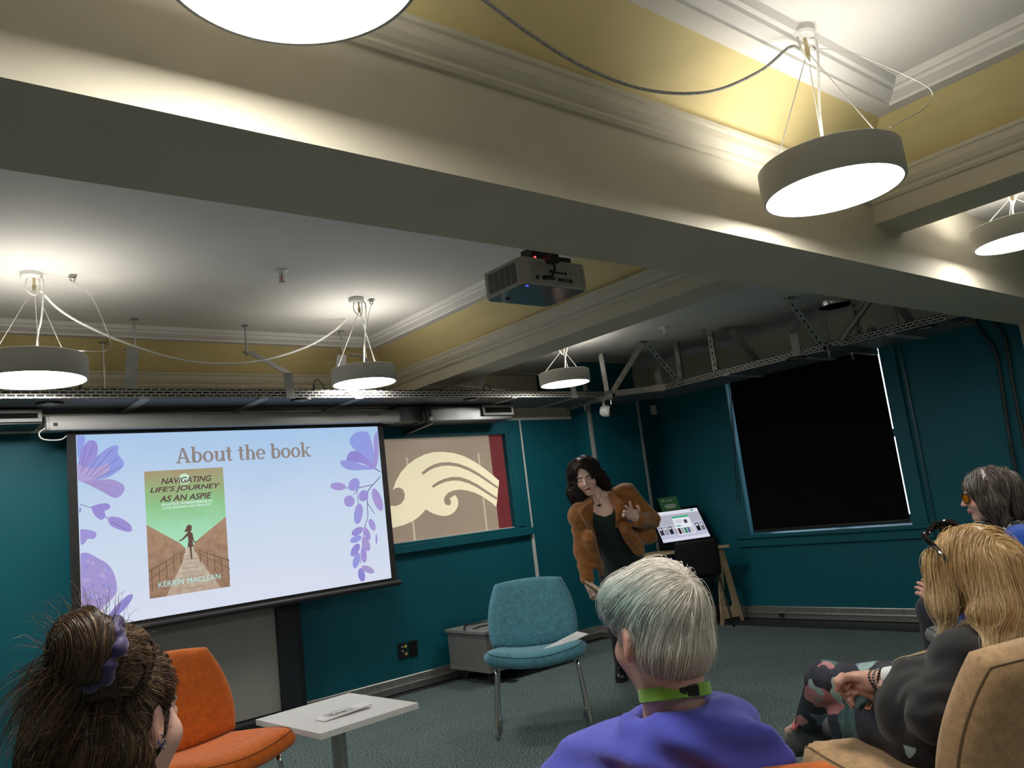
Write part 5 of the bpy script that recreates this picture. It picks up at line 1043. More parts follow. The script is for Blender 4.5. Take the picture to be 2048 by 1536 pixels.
def surf_obj(name, fn, box, h, mat, parent, col=None, smooth=True):
    v, f = surf(fn, box[0], box[1], h); return arr_mesh(name, v, f, mat, parent, smooth, None if col is None else (col(v) if callable(col) else noisecol(v, col)))
def cloth(name, col, rough=.85, var=.12, scale=30, bump=.4, bscale=500, sheen=.2): return M(name, col, rough, var=var, scale=scale, bump=bump, bscale=bscale, sheen=sheen)
def roots_from(v, n, cond=None):
    idx = np.arange(len(v)) if cond is None else np.nonzero(cond)[0]; return v[RNG.choice(idx, n)] + RNG.normal(0, .0015, (n, 3))
def mixcol(a, b, t): t = np.clip(t, 0, 1)[..., None]; return np.array(a)*(1-t)+np.array(b)*t
def person(label, loc): return thing('person', label, 'person', loc)
Zv = np.array((0, 0, 1.))
# ---- the white-haired person in the purple-blue top, seen from behind
def build_white():
    FWh, RTh = fx, rx; d0 = 1.42; o = P(1322, 1270, d=d0); t = person('person with short white and aqua hair in a purple-blue top, seen from behind', (WC[0], WC[1], .44))
    F = Frame(o, fx*math.cos(.38)-rx*math.sin(.38), (0, 0, 1)); nb = P(1348, 1428, d=d0+.0); hf = head_field(F)
    neck = ('c', F.w(0, -.028, -.05), nb, .050, .055, .03); sl, sr = P(1172, 1582, d=d0+.10), P(1436, 1496, d=d0+.01); sc_ = (sl+sr)/2
    hip = np.array([WC[0], WC[1], 0])+[-.18*fx[0], -.18*fx[1], .55]; hl_, hr_ = hip-rx*.10, hip+rx*.10; kn = [hip+fx*.42-rx*.13+[0, 0, .02], hip+fx*.42+rx*.13+[0, 0, .02]]; an = [np.array([k[0]+fx[0]*.04, k[1]+fx[1]*.04, .09]) for k in kn]
    el = [sl-rx*.06+fx*.06-Zv*.27, sr+rx*.06+fx*.06-Zv*.27]; wr = [el[0]+fx*.22+rx*.06-Zv*.03, el[1]+fx*.22-rx*.06-Zv*.03]
    hands = []
    for s_, w_, e_ in ((-1, wr[0], el[0]), (1, wr[1], el[1])): hands += hand_prims(Frame(w_, nz(w_-e_)+.1*rx*-s_, (0, 0, 1)), curl=.25, side=-s_)
    torso = [('c', sc_-Zv*.04-fx*.015, hip+Zv*.10, .130, .135, .05), ('e', sc_-Zv*.16+fx*.0, (.17, .125, .18), np.stack([rx, fx, Zv]), .06), ('e', sc_-Zv*.13-fx*.050+rx*.01, (.15, .080, .17), np.stack([rx, fx, Zv]), .06), ('c', sl, sr, .062, .062, .05)]
    def body(p): return smin(hf(p), cap(p, *neck[1:5]), .025)
    pr = [neck] + torso + chain([hl_, kn[0], an[0]], [.085, .06, .045], .03)+chain([hr_, kn[1], an[1]], [.085, .06, .045], .03)+chain([sl, el[0], wr[0]], [.05, .04, .028])+chain([sr, el[1], wr[1]], [.05, .04, .028])
    for a_ in an: pr.append(('c', a_-Zv*.045, a_-Zv*.05+fx*.10, .036, .03, .03))
    skin = (.66, .42, .34); fc = face_color(F, skin); v1, f1 = surf(body, F.o-[.13, .15, .22], F.o+[.13, .15, .16], .0045); b2 = boxof(pr); fp = field(pr); v2, f2 = surf(lambda p: fp(p)+.010, b2[0], b2[1], .014); hb = boxof(hands); v3, f3 = surf(field(hands), hb[0], hb[1], .005)
    V, Fq, Cc = merge((v1, f1, fc(v1)), (v2, f2, noisecol(v2, skin, .02)), (v3, f3, noisecol(v3, skin, .04))); arr_mesh('body', V, Fq, SK, t, True, Cc)
    # top with its draped hood
    R3 = np.stack([rx, fx, Zv]); hc = nb-Zv*.006
    def shirt(p):
        d = field(torso+[('c', nb-Zv*.072, sl+Zv*.004, .052, .060, .06), ('c', nb-Zv*.072, sr+Zv*.004, .054, .060, .06)]+chain([sl, el[0], wr[0]-fx*.02], [.066, .055, .042], .04)+chain([sr, el[1], wr[1]-fx*.02], [.066, .055, .042], .04))(p)-.012
        q = (p-hc.astype(np.float32))@R3.T.astype(np.float32); tilt = q[:, 2]+.12*q[:, 1]-.10*q[:, 0]; rad = np.sqrt((q[:, 0]/1.06)**2+(q[:, 1])**2)
        ho = np.sqrt((rad-.080)**2+((tilt+.004)*.85)**2)-.022-.004*np.sin(np.arctan2(q[:, 1], q[:, 0])*4+q[:, 2]*110); d = smin(d, ho, .014); ho2 = np.sqrt((rad-.098)**2+((tilt+.030)*.9)**2)-.020-.003*np.sin(np.arctan2(q[:, 1], q[:, 0])*3+1+q[:, 2]*80); d = smin(d, ho2, .030)
        bag = ell(p, hc-fx*.085-Zv*.052+rx*.04, (.135, .030, .062), R3); d = smin(d, bag, .03)
        d = d+.0065*np.sin(q[:, 2]*85+q[:, 0]*28+2.2*np.sin(q[:, 0]*19))*np.exp(-((q[:, 2]+.05)/.055)**2)+.002*np.sin(q[:, 2]*32-q[:, 0]*34+np.sin(q[:, 0]*21))*np.exp(-((q[:, 2]+.22)/.13)**2)
        neckhole = np.sqrt(q[:, 0]**2+q[:, 1]**2)-.062; neckhole = np.maximum(neckhole, -.03-tilt); return smax(d, -neckhole, .01)
    lo = np.minimum(np.minimum(wr[0], wr[1]), hip-.15); lo = np.minimum.reduce([sl-.22, sr-.22, el[0]-.12, el[1]-.12, lo-.06]); hi = np.maximum.reduce([sl+.22, sr+.22, el[0]+.10, el[1]+.10, wr[0]+.06, wr[1]+.06]); lo[2] = hip[2]-.08; hi[2] = nb[2]+.06
    surf_obj('top', shirt, (lo, hi), .0075, cloth('purple_jersey', (.085, .095, .56), var=.05, bump=.15), t)
    jeans = [q for q in chain([hl_, kn[0], an[0]+Zv*.03], [.10, .075, .06], .03)+chain([hr_, kn[1], an[1]+Zv*.03], [.10, .075, .06], .03)]+[('e', hip, (.17, .13, .11), R3, .04)]
    surf_obj('trousers', field(jeans), boxof(jeans), .014, cloth('dark_trousers', (.02, .022, .03)), t)
    # lanyard
    ax = nz(F.w(0, -.028, -.05)-nb); a1 = nz(np.cross(ax, fx)); a2 = np.cross(ax, a1); lc = F.w(0, -.028, -.05)*.48+nb*.52-fx*.005
    m = MB(); a1 = rx; a2 = nz(fx-.22*Zv); ax = np.cross(a1, a2); m.lathe([(.0610, -.011), (.0635, -.010), (.0635, .011), (.0610, .011)], lc, 40, (a1, a2, ax), close=True); ly = m.build('lanyard', cloth('green_lanyard', (.20, .42, .04), .6, var=.08), t, smooth=True)
    bq = lc-a2*.0605+rx*.021; m = MB(); m.obox(bq, (.022, .007, .019), (rx, fx, Zv)); m.obox(bq-rx*.017, (.012, .007, .024), (rx, fx, Zv)); m.build('buckle', black_p, ly, bevel=.002)
    # hair
    mass = [('e', F.w(0, -.012, .042), (.076, .098, .090), F.M, .02), ('e', F.w(.0, -.036, -.012), (.067, .066, .060), F.M, .02), ('c', F.w(.0, -.048, -.015), F.w(.0, -.046, -.040), .052, .040, .02), ('e', F.w(-.044, .022, .064), (.042, .060, .046), F.M, .015)]
    mf0 = field(mass); face = lambda p: ell(F.loc(p), (0, .115, -.03), (.075, .085, .10))
    def mf(p):
        q = F.loc(p); d = mf0(p); d = smax(d, -face(p), .02); ear = ell(np.concatenate([np.abs(q[:, :1]), q[:, 1:]], 1), (.092, .028, -.062), (.040, .046, .050)); return smax(smax(d, -ear, .012), -(q[:, 2]+.064), .02)
    hb = boxof(mass, .03); v, f = surf(mf, hb[0], hb[1], .005); crown = F.w(.022, -.085, .100); left = F.w(-.085, .01, .085)
    def tint(p, r):
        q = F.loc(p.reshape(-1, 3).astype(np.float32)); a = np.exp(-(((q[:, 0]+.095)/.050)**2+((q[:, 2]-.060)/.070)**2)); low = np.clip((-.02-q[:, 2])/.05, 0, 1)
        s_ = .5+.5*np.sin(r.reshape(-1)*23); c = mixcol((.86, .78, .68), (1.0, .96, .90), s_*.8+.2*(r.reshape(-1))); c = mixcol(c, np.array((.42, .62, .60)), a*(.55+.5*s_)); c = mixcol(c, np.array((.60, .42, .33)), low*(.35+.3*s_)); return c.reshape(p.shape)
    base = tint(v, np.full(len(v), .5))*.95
    def flow(p, s):
        q = p-crown.astype(np.float32); ra = q/np.maximum(np.linalg.norm(q, axis=1), 1e-4)[:, None]; tw = np.cross(ra, nz(F.u*.6-F.f*.8)); lf = F.loc(p); sw = np.clip((lf[:, 2]-.03)/.05, 0, 1)[:, None]*np.clip(-(lf[:, :1]-.02)/.05, 0, 1); return ra+.35*tw*np.exp(-(np.linalg.norm(q, axis=1)/.06)**2)[:, None]-Zv*.28-F.r*.5*sw
    parts = [(v, f, base)]
    for n, ln, off, st in ((11000, .050, .0012, 1.0), (9000, .075, .003, .96), (600, .070, .007, .75)):
        r0 = roots_from(v, n, None); rr = RNG.random(n); q = F.loc(r0.astype(np.float32)); keep = (q[:, 2] > -.058); r0, rr = r0[keep], rr[keep]; lnk = np.where(F.loc(r0.astype(np.float32))[:, 2] < -.02, .3, 1.0)
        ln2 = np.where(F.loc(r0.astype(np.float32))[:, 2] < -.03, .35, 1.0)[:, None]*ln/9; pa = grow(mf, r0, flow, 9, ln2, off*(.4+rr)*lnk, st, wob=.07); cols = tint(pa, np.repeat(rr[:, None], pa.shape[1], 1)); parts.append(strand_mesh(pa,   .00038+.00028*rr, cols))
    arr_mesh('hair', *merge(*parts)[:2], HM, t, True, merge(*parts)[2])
build_white()
R3w = lambda r, f: np.stack([r, f, Zv])
def ax2(f): f = nz([f[0], f[1], 0]); return f, np.array([f[1], -f[0], 0])
def legs_prims(hip, r, kn, an, toe, rs=(.082, .058, .038)):
    pr = []
    for s_, k, a, tt in ((-1, kn[0], an[0], toe[0]), (1, kn[1], an[1], toe[1])): pr += chain([hip+r*.09*s_, k, a], rs, .03)+[('c', a-Zv*.03, a*.35+tt*.65, .034, .026, .03)]
    return pr
def shoe(t, a, toe, up, mat, sole, laces=None, collar=None, name='shoe'):
    """shoe from the ankle a to toe: upper, sole, laces and collar"""
    f = nz(toe-a); F = Frame(a, f, up); L = np.linalg.norm(toe-a)
    up_ = lambda p: smin(smin(cap(p, F.w(0, -.035, -.045), F.w(0, L*.75, -.058), .040, .040), cap(p, F.w(0, -.025, .01), F.w(0, .02, -.03), .040, .046), .03), cap(p, F.w(0, .03, -.02), F.w(0, L*.85, -.058), .040, .030), .03)
    fn = lambda p: smax(up_(p), -(F.loc(p)[:, 2]+.078), .004)
    lo = np.minimum(a, toe)-.12; hi = np.maximum(a, toe)+.12; s_ = surf_obj(name, fn, (lo, hi), .006, mat, t)
    sl = lambda p: smax(smax(up_(p)-.006, F.loc(p)[:, 2]+.070, .003), -(F.loc(p)[:, 2]+.092), .003)
    surf_obj('sole', sl, (lo, hi), .006, sole, s_)
    if laces:
        m = MB()
        for k in range(5):
            y = .045+.022*k; z = -.005-.012*k
            m.tube([F.w(-.024, y, z-.008), F.w(0, y+.008, z+.012), F.w(.024, y, z-.008)], .003, 5); m.tube([F.w(-.022, y, z-.004), F.w(.0, y+.014, z+.013), F.w(.022, y+.02, z-.008)], .0026, 5)
        m.tube(spline([F.w(0, .04, .014), F.w(.03, .03, .03), F.w(.045, .05, .02), F.w(.01, .055, .012), F.w(-.03, .04, .03), F.w(-.05, .06, .012)], 5), .003, 5); m.build('laces', laces, s_, smooth=True)
    if collar: m = MB(); m.tube([F.w(.042*math.cos(q), -.022+.045*math.sin(q), .040-.012*math.sin(q)) for q in np.linspace(0, 2*PI, 20)[:-1]], .006, 6, closed=True); m.build('shoe_collar', collar, s_, smooth=True)
    return s_
# ---- the blonde woman in black, seated on the tan chair with crossed legs
def build_blonde():
    t = person('seated woman with long blonde hair in a black top and floral leggings', (*BC, .44)); d0 = 2.36
    o = P(1948, 1145, d=d0); f, r = ax2((.36, .93)); F = Frame(o, nz(f-.12*Zv), (0, 0, 1)); hf = head_field(F); skin = (.62, .38, .30)
    nb = F.w(0, -.05, -.175); sc_ = nb-Zv*.032; sl, sr = sc_-r*.165+f*.01-Zv*.015, sc_+r*.165+f*.02-Zv*.015
    hip = np.array([BC[0], BC[1], 0])+f*.02; hip[2] = .54
    el = P(1868, 1432, d=2.12); wr = P(1752, 1362, d=2.36); fc_ = P(1678, 1370, d=2.44)
    knT = P(1652, 1362, d=2.62); anT = P(1610, 1452, d=2.86); toeT = P(1556, 1470, d=3.0)
    knB = P(1700, 1442, d=2.58); anB = np.array([knB[0]+f[0]*.06, knB[1]+f[1]*.06, .10]); toeB = np.array([anB[0]+f[0]*.16, anB[1]+f[1]*.16, .035])
    h1 = hip-r*.06; h2 = hip+r*.09
    thA = [h2, (h2+knT)/2+Zv*.035, knT, anT]; thB = [h1, (h1+knB)/2+Zv*.01, knB, anB]
    el2 = sr+r*.05+f*.05-Zv*.26; wr2 = fc_-nz(fc_-wr)*.10+r*.05-Zv*.05
    torso = [('c', sc_-Zv*.06, hip+Zv*.06, .11, .125, .05), ('e', sc_-Zv*.13+f*.03, (.15, .11, .14), R3w(r, f), .06), ('c', sl, sr, .055, .055, .05), ('c', nb-Zv*.035, sl, .060, .062, .05), ('c', nb-Zv*.035, sr, .060, .062, .05)]
    hd = nz(fc_-wr); H = Frame(fc_-hd*.075, hd, nz(np.cross(np.cross(hd, -FW), hd)*-.8+Zv*.0)); 
    n_ = nz(-FW-hd*np.dot(-FW, hd)); H = Frame(wr+hd*.012, hd, -n_)      # palm side turned to the viewer
    tp = [(.022, .020, -.012), (.042, .050, -.030), (.036, .078, -.046), (.016, .094, -.052)]
    sd = 1 if np.dot(H.r, Zv) > 0 else -1
    hand = hand_prims(H, .178, curl=(1.45, 1.5, 1.5, 1.45), spread=.03, side=sd, thumb=tp)+[('c', wr-hd*.07, wr+hd*.01, .027, .026, .02)]
    hand2 = hand_prims(Frame(wr2, nz(fc_-wr2), Zv), .17, curl=.8, side=1)
    body_p = torso+[('c', F.w(0, -.028, -.05), nb, .050, .055, .03)]+chain(thA, [.085, .072, .054, .036], .03)+chain(thB, [.085, .072, .055, .037], .03)+chain([sl, el, wr], [.048, .036, .026])+chain([sr, el2, wr2], [.048, .036, .025])+[('c', anT, anT*.4+toeT*.6, .034, .024, .03), ('c', anB-Zv*.04, anB*.4+toeB*.6, .032, .024, .03)]
    v1, f1 = surf(hf, F.o-[.13, .14, .14], F.o+[.13, .15, .15], .005); bb = boxof(body_p); fp = field(body_p); v2, f2 = surf(lambda p: fp(p)+.006, bb[0], bb[1], .014); hb = boxof(hand+hand2, .02); v3, f3 = surf(field(hand+hand2), hb[0], hb[1], .0032)
    def hc(v): kn = np.exp(-((v-H.w(0, .06, -.03))**2).sum(1)/.003); return noisecol(v, (.60, .35, .27), .05, 90)*(1-.12*kn[:, None]*np.array((.2, 1, 1)))
    V, Q, C = merge((v1, f1, noisecol(v1, skin, .02)), (v2, f2, noisecol(v2, skin, .02)), (v3, f3, hc(v3))); arr_mesh('body', V, Q, SK, t, True, C)
    def top(p):
        d = field(torso+chain([sl-f*.0, el, wr-hd*.098], [.062, .050, .037], .04)+chain([sr, el2, wr2-nz(wr2-el2)*.03], [.062, .050, .038], .04)+[('e', hip+Zv*.05, (.165, .13, .12), R3w(r, f), .05)])(p)-.010
        return d+.004*np.sin(p[:, 0]*70+p[:, 2]*55+np.sin(p[:, 1]*60)*1.4)*np.exp(-((p-el.astype(np.float32))**2).sum(1)/.02)+.0025*np.sin(p[:, 2]*45+p[:, 0]*30)
    lo = np.minimum.reduce([sl, sr, hip, el, wr, wr2])-.22; hi = np.maximum.reduce([sl, sr, hip, el, wr, wr2])+.2; tp_ = surf_obj('black_top', top, (lo, hi), .0085, cloth('black_fleece', (.006, .006, .007), .9, var=.3), t)
    m = MB(); m.tube([wr-hd*.085, wr-hd*.060, wr-hd*.034], [.037, .0365, .035], 18, caps=False); m.build('white_cuff', cloth('white_cotton', (.72, .72, .74), var=.04), t, smooth=True)
    for k, (dd, nm, mt) in enumerate(((.012, 'bead_bracelet', black_p), (.024, 'chain_bracelet', M('dark_silver', (.25, .25, .26), .3, .9, var=.3, scale=200)), (.036, 'bead_bracelet', M('black_beads', (.012, .011, .011), .2, coat=.3)))):
        c = wr-hd*(dd-.012); u = nz(np.cross(hd, Zv)); w = np.cross(hd, u); m = MB()
        for a in np.linspace(0, 2*PI, 23)[:-1]: q = c+(u*math.cos(a)+w*math.sin(a))*.0305+hd*.004*math.sin(2*a+k); m.lathe([(.0001, -.0042), (.0036, -.0022), (.0043, 0), (.0036, .0022), (.0001, .0042)], q, 8)
        m.tube([c+(u*math.cos(a)+w*math.sin(a))*.0305+hd*.004*math.sin(2*a+k) for a in np.linspace(0, 2*PI, 23)[:-1]], .0018, 5, closed=True); m.build(nm, mt, t, smooth=True)
    # floral leggings: dark ground with leaf and petal patches
    mt, nt, bs = nodes('floral_leggings'); tc = N(nt, 'ShaderNodeTexCoord'); n0 = N(nt, 'ShaderNodeTexNoise'); n0.inputs['Scale'].default_value = 9; nt.links.new(tc.outputs['Object'], n0.inputs['Vector'])
    mx0 = N(nt, 'ShaderNodeMixRGB'); mx0.inputs[0].default_value = .10; nt.links.new(tc.outputs['Object'], mx0.inputs[1]); nt.links.new(n0.outputs[1], mx0.inputs[2]); prev = None
    base = ramp(nt, [(.35, (.008, .010, .018)), (.65, (.022, .028, .045))]); n1 = N(nt, 'ShaderNodeTexNoise'); n1.inputs['Scale'].default_value = 25; nt.links.new(tc.outputs['Object'], n1.inputs['Vector']); nt.links.new(n1.outputs[0], base.inputs[0]); prev = base.outputs[0]
    for k, (cols, sc, rot, th, st) in enumerate(((((.04, .10, .10), (.10, .20, .20), (.02, .06, .06)), 7.5, (0, .5, .9), .42, (1, 1, .45)), (((.42, .17, .18), (.55, .26, .24), (.30, .10, .12)), 7.5, (.4, 1.1, 0), .33, (1, .55, 1)), (((.17, .24, .34), (.34, .42, .50), (.10, .14, .22)), 8, (1.0, .2, .5), .36, (.5, 1, 1)), (((.30, .42, .40), (.12, .22, .20), (.2, .3, .3)), 11, (.2, .3, 1.4), .30, (1, 1, .5)))):
        mp = N(nt, 'ShaderNodeMapping'); mp.inputs['Rotation'].default_value = rot; mp.inputs['Scale'].default_value = st; mp.inputs['Location'].default_value = (k*1.7, k*.9, k*.3); nt.links.new(mx0.outputs[0], mp.inputs[0])
        vo = N(nt, 'ShaderNodeTexVoronoi'); vo.inputs['Scale'].default_value = sc; nt.links.new(mp.outputs[0], vo.inputs['Vector'])
        lt = N(nt, 'ShaderNodeMath', operation='LESS_THAN'); lt.inputs[1].default_value = th; nt.links.new(vo.outputs['Distance'], lt.inputs[0])
        sep = N(nt, 'ShaderNodeSeparateColor'); nt.links.new(vo.outputs['Color'], sep.inputs[0]); gt = N(nt, 'ShaderNodeMath', operation='GREATER_THAN'); gt.inputs[1].default_value = .35; nt.links.new(sep.outputs[0], gt.inputs[0])
        ml = N(nt, 'ShaderNodeMath', operation='MULTIPLY'); nt.links.new(lt.outputs[0], ml.inputs[0]); nt.links.new(gt.outputs[0], ml.inputs[1])
        cr = ramp(nt, [(.2, cols[2]), (.5, cols[0]), (.8, cols[1])]); nt.links.new(n1.outputs[0], cr.inputs[0]); mx = N(nt, 'ShaderNodeMixRGB'); nt.links.new(ml.outputs[0], mx.inputs[0]); nt.links.new(prev, mx.inputs[1]); nt.links.new(cr.outputs[0], mx.inputs[2]); prev = mx.outputs[0]
    nt.links.new(prev, bs.inputs['Base Color']); bs.inputs['Roughness'].default_value = .65
    aT = anT+(knT-anT)*.12; lg = chain(thA[:3]+[aT], [.092, .078, .060, .042], .03)+chain(thB[:3]+[anB+Zv*.06], [.092, .078, .061, .042], .03)+[('e', hip, (.15, .12, .10), R3w(r, f), .05)]
    lgf = field(lg); bb = boxof(lg); lo_ = surf_obj('leggings', lgf, bb, .0085, mt, t)
    # orange print on the thigh
    q = P(1755, 1415, d=2.3); e1 = nz(P(1742, 1398, d=2.3)-P(1768, 1424, d=2.3)); n0_ = -nz(q-np.array([0, 0, CH])); e2 = nz(np.cross(n0_, e1))
    qq = q.astype(np.float32)[None]
    for _ in range(60):
        dd = lgf(qq)
        if abs(dd[0]) < .0008: break
        qq = qq - np.float32(dd[0])*n0_.astype(np.float32)[None]*.8
    g = grad(lgf, qq)[0]; e1 = nz(e1-g*np.dot(e1, g)); e2 = np.cross(g, e1); orp = M('orange_print', (.62, .27, .12), .6, var=.05)
    for k, ch in enumerate('EVE'):
        c = qq+(e1*(.036*(1-k)))[None].astype(np.float32); c = c-lgf(c)[:, None]*grad(lgf, c); gg = grad(lgf, c)[0]; a1 = nz(e1-gg*np.dot(e1, gg)); a2 = np.cross(gg, a1); put_text(ch, c[0]+gg*.003-a2*.012-a1*.011, a2*.024, a1*.022, orp, lo_, weight=.01)
    shoe(t, anT+Zv*.0, toeT, nz(knT-anT), cloth('grey_mesh_shoe', (.040, .043, .046), .8, var=.3, scale=150), M('dark_sole', (.02, .018, .017), .8, var=.2), M('grey_lace', (.30, .29, .28), .8, var=.2, scale=200), M('pink_trim', (.55, .12, .14), .7, var=.05), 'walking_shoe')
    shoe(t, anB, np.array([toeB[0], toeB[1], anB[2]]), Zv, cloth('grey_mesh_shoe_low', (.040, .043, .046), .8, var=.3, scale=150), M('dark_sole_low', (.02, .018, .017), .8, var=.2), name='walking_shoe')
    # hair
    cr = F.w(0, .0, .12)
    mass = [('e', F.w(0, -.012, .034), (.098, .112, .104), F.M, .03)]
    L1 = [F.w(-.085, .03, .04), F.w(-.10, .035, -.06), P(1862, 1235, d=2.30), P(1850, 1282, d=2.22)]; L2 = [F.w(-.06, -.08, .03), F.w(-.075, -.10, -.09), P(1915, 1235, d=2.22), P(1905, 1275, d=2.15)]
    L3 = [F.w(.03, -.10, .03), F.w(.03, -.13, -.09), P(1990, 1235, d=2.22), P(2005, 1295, d=2.13)]; L4 = [F.w(.085, .0, .03), F.w(.10, -.05, -.09), P(2030, 1215, d=2.28), P(2055, 1285, d=2.2)]
    for L_ in (L1, L2, L3, L4): mass += chain([L_[0], L_[1], L_[1]*.45+L_[2]*.55], [.040, .036, .010], .03)
    mass += chain([F.w(0, -.085, 0), F.w(0, -.075, -.16)], [.07, .058], .04)
    m0 = field(mass); fcut = lambda p: ell(F.loc(p), (0, .135, -.02), (.062, .085, .11))
    mf = lambda p: smax(m0(p)+.004*np.sin(F.loc(p)[:, 0]*110+F.loc(p)[:, 1]*50+F.loc(p)[:, 2]*14)*np.clip((.10-F.loc(p)[:, 2])/.08, 0, 1), -fcut(p), .015)
    hb = boxof(mass, .03); v, fq = surf(mf, hb[0], hb[1], .0065)
    def tone(p, rr):
        q = F.loc(p.reshape(-1, 3).astype(np.float32)); h = np.clip((q[:, 2]-.12)/-.30, 0, 1); k = .5+.5*np.sin(rr.reshape(-1)*11+np.sin(q[:, 2]*9+rr.reshape(-1)*5)); c = mixcol((.46, .27, .10), (.95, .70, .36), .40*h+.6*k); c = mixcol(c, np.array((1.0, .86, .58)), np.clip(h-.35, 0, 1)*k*1.3); return c.reshape(p.shape)
    parts = [(v, fq, tone(v, np.full(len(v), .42))*.72)]
    def flow(p, s):
        q = F.loc(p); side = np.sign(q[:, :1]+.004); g = np.clip((.11-q[:, 2:3])/.05, 0, 1); return (1-g)*(F.r*side*.8-F.f*.3)+g*(-Zv)+g*np.clip((-.06-q[:, 2:3])/.1, 0, 1)*(F.r*.25*side+F.r*.35*np.sin(q[:, 2:3]*26+q[:, 1:2]*30))
    for n, ln, off, st, wb in ((6000, .36, .002, 1.0, .035), (3600, .42, .006, .85, .07), (350, .36, .012, .6, .16)):
        r0 = roots_from(v, n, (F.loc(v.astype(np.float32))[:, 2] > -.06)); rr = RNG.random(n); q = F.loc(r0.astype(np.float32)); ln_ = ln
        pa = grow(lambda p: np.minimum(mf(p), top(p)-.001), r0, flow, 20, ln_*(.72+.5*rr[:, None])/20, off*(.3+rr), st, wob=wb); pa = trim_paths(pa, .74+.13*rr**2); parts.append(strand_mesh(pa, .00058+.0005*rr, tone(pa, np.repeat(rr[:, None], pa.shape[1], 1))))
    V, Q, C = merge(*parts); arr_mesh('hair', V, Q, HM, t, True, C)
    # sunglasses pushed up on the head
    g = thing('sunglasses', 'black sunglasses pushed up on the head of the blonde woman', 'sunglasses', F.w(0, .07, .13)); gm = M('gloss_black_frame', (.006, .006, .007), .12, coat=.6); lm = M('dark_lens', (.004, .004, .005), .05, coat=.5)
    G = Frame(F.w(-.012, .066, .138), nz(F.f*.55+F.u*.83), nz(F.u*.55-F.f*.83))
    for s_ in (-1, 1):
        pts = [G.w(s_*(.036+.031*math.cos(a)), .012-.30*(.036+.031*math.cos(a))**2/.06, .026*math.sin(a)-.006*math.cos(a)) for a in np.linspace(0, 2*PI, 26)[:-1]]
        m = MB(); m.tube(pts, .0058, 8, closed=True); m.build('rim', gm, g, smooth=True); m = MB(); c = sum(pts)/len(pts)+G.f*.004; m.add(list(pts)+[c], [(i, (i+1) % 25, 25) for i in range(25)]); m.build('lens', lm, g, smooth=True)
        m = MB(); m.tube(spline([G.w(s_*.066, -.012, .006), F.w(s_*.104, .040, .125), F.w(s_*.116, -.005, .085), F.w(s_*.114, -.030, .045)], 6), [.0085]*12+[.006]*7, 8); m.build('temple_arm', gm, g, smooth=True)
    m = MB(); m.tube([G.w(-.008, .012, .004), G.w(0, .015, .008), G.w(.008, .012, .004)], .0034, 8); m.build('bridge', gm, g, smooth=True)
build_blonde()
# ---- the woman with amber glasses in profile at the right edge
def simple_seat(t, o_xy, f, r, sc_, sl, sr, elw, skin, trousers, hz=.54):
    """hips, crossed-free legs and feet under a seated torso; returns body limbs"""
    hip = np.array([o_xy[0], o_xy[1], hz]); kn = [hip+f*.43-r*.11, hip+f*.43+r*.11]; an = [k+f*.05-Zv*(k[2]-.09) for k in kn]; toe = [a+f*.16-Zv*.05 for a in an]
    lp = legs_prims(hip, r, kn, an, toe); tr = chain([hip-r*.09, kn[0], an[0]+Zv*.04], [.095, .075, .055], .03)+chain([hip+r*.09, kn[1], an[1]+Zv*.04], [.095, .075, .055], .03)+[('e', hip, (.16, .13, .11), R3w(r, f), .05)]
    surf_obj('trousers', field(tr), boxof(tr), .014, trousers, t)
    for a, q in zip(an, toe): shoe(t, a, np.array([q[0], q[1], a[2]]), Zv, cloth('black_shoe', (.012, .012, .013), .5), black_p)
    return hip, lp
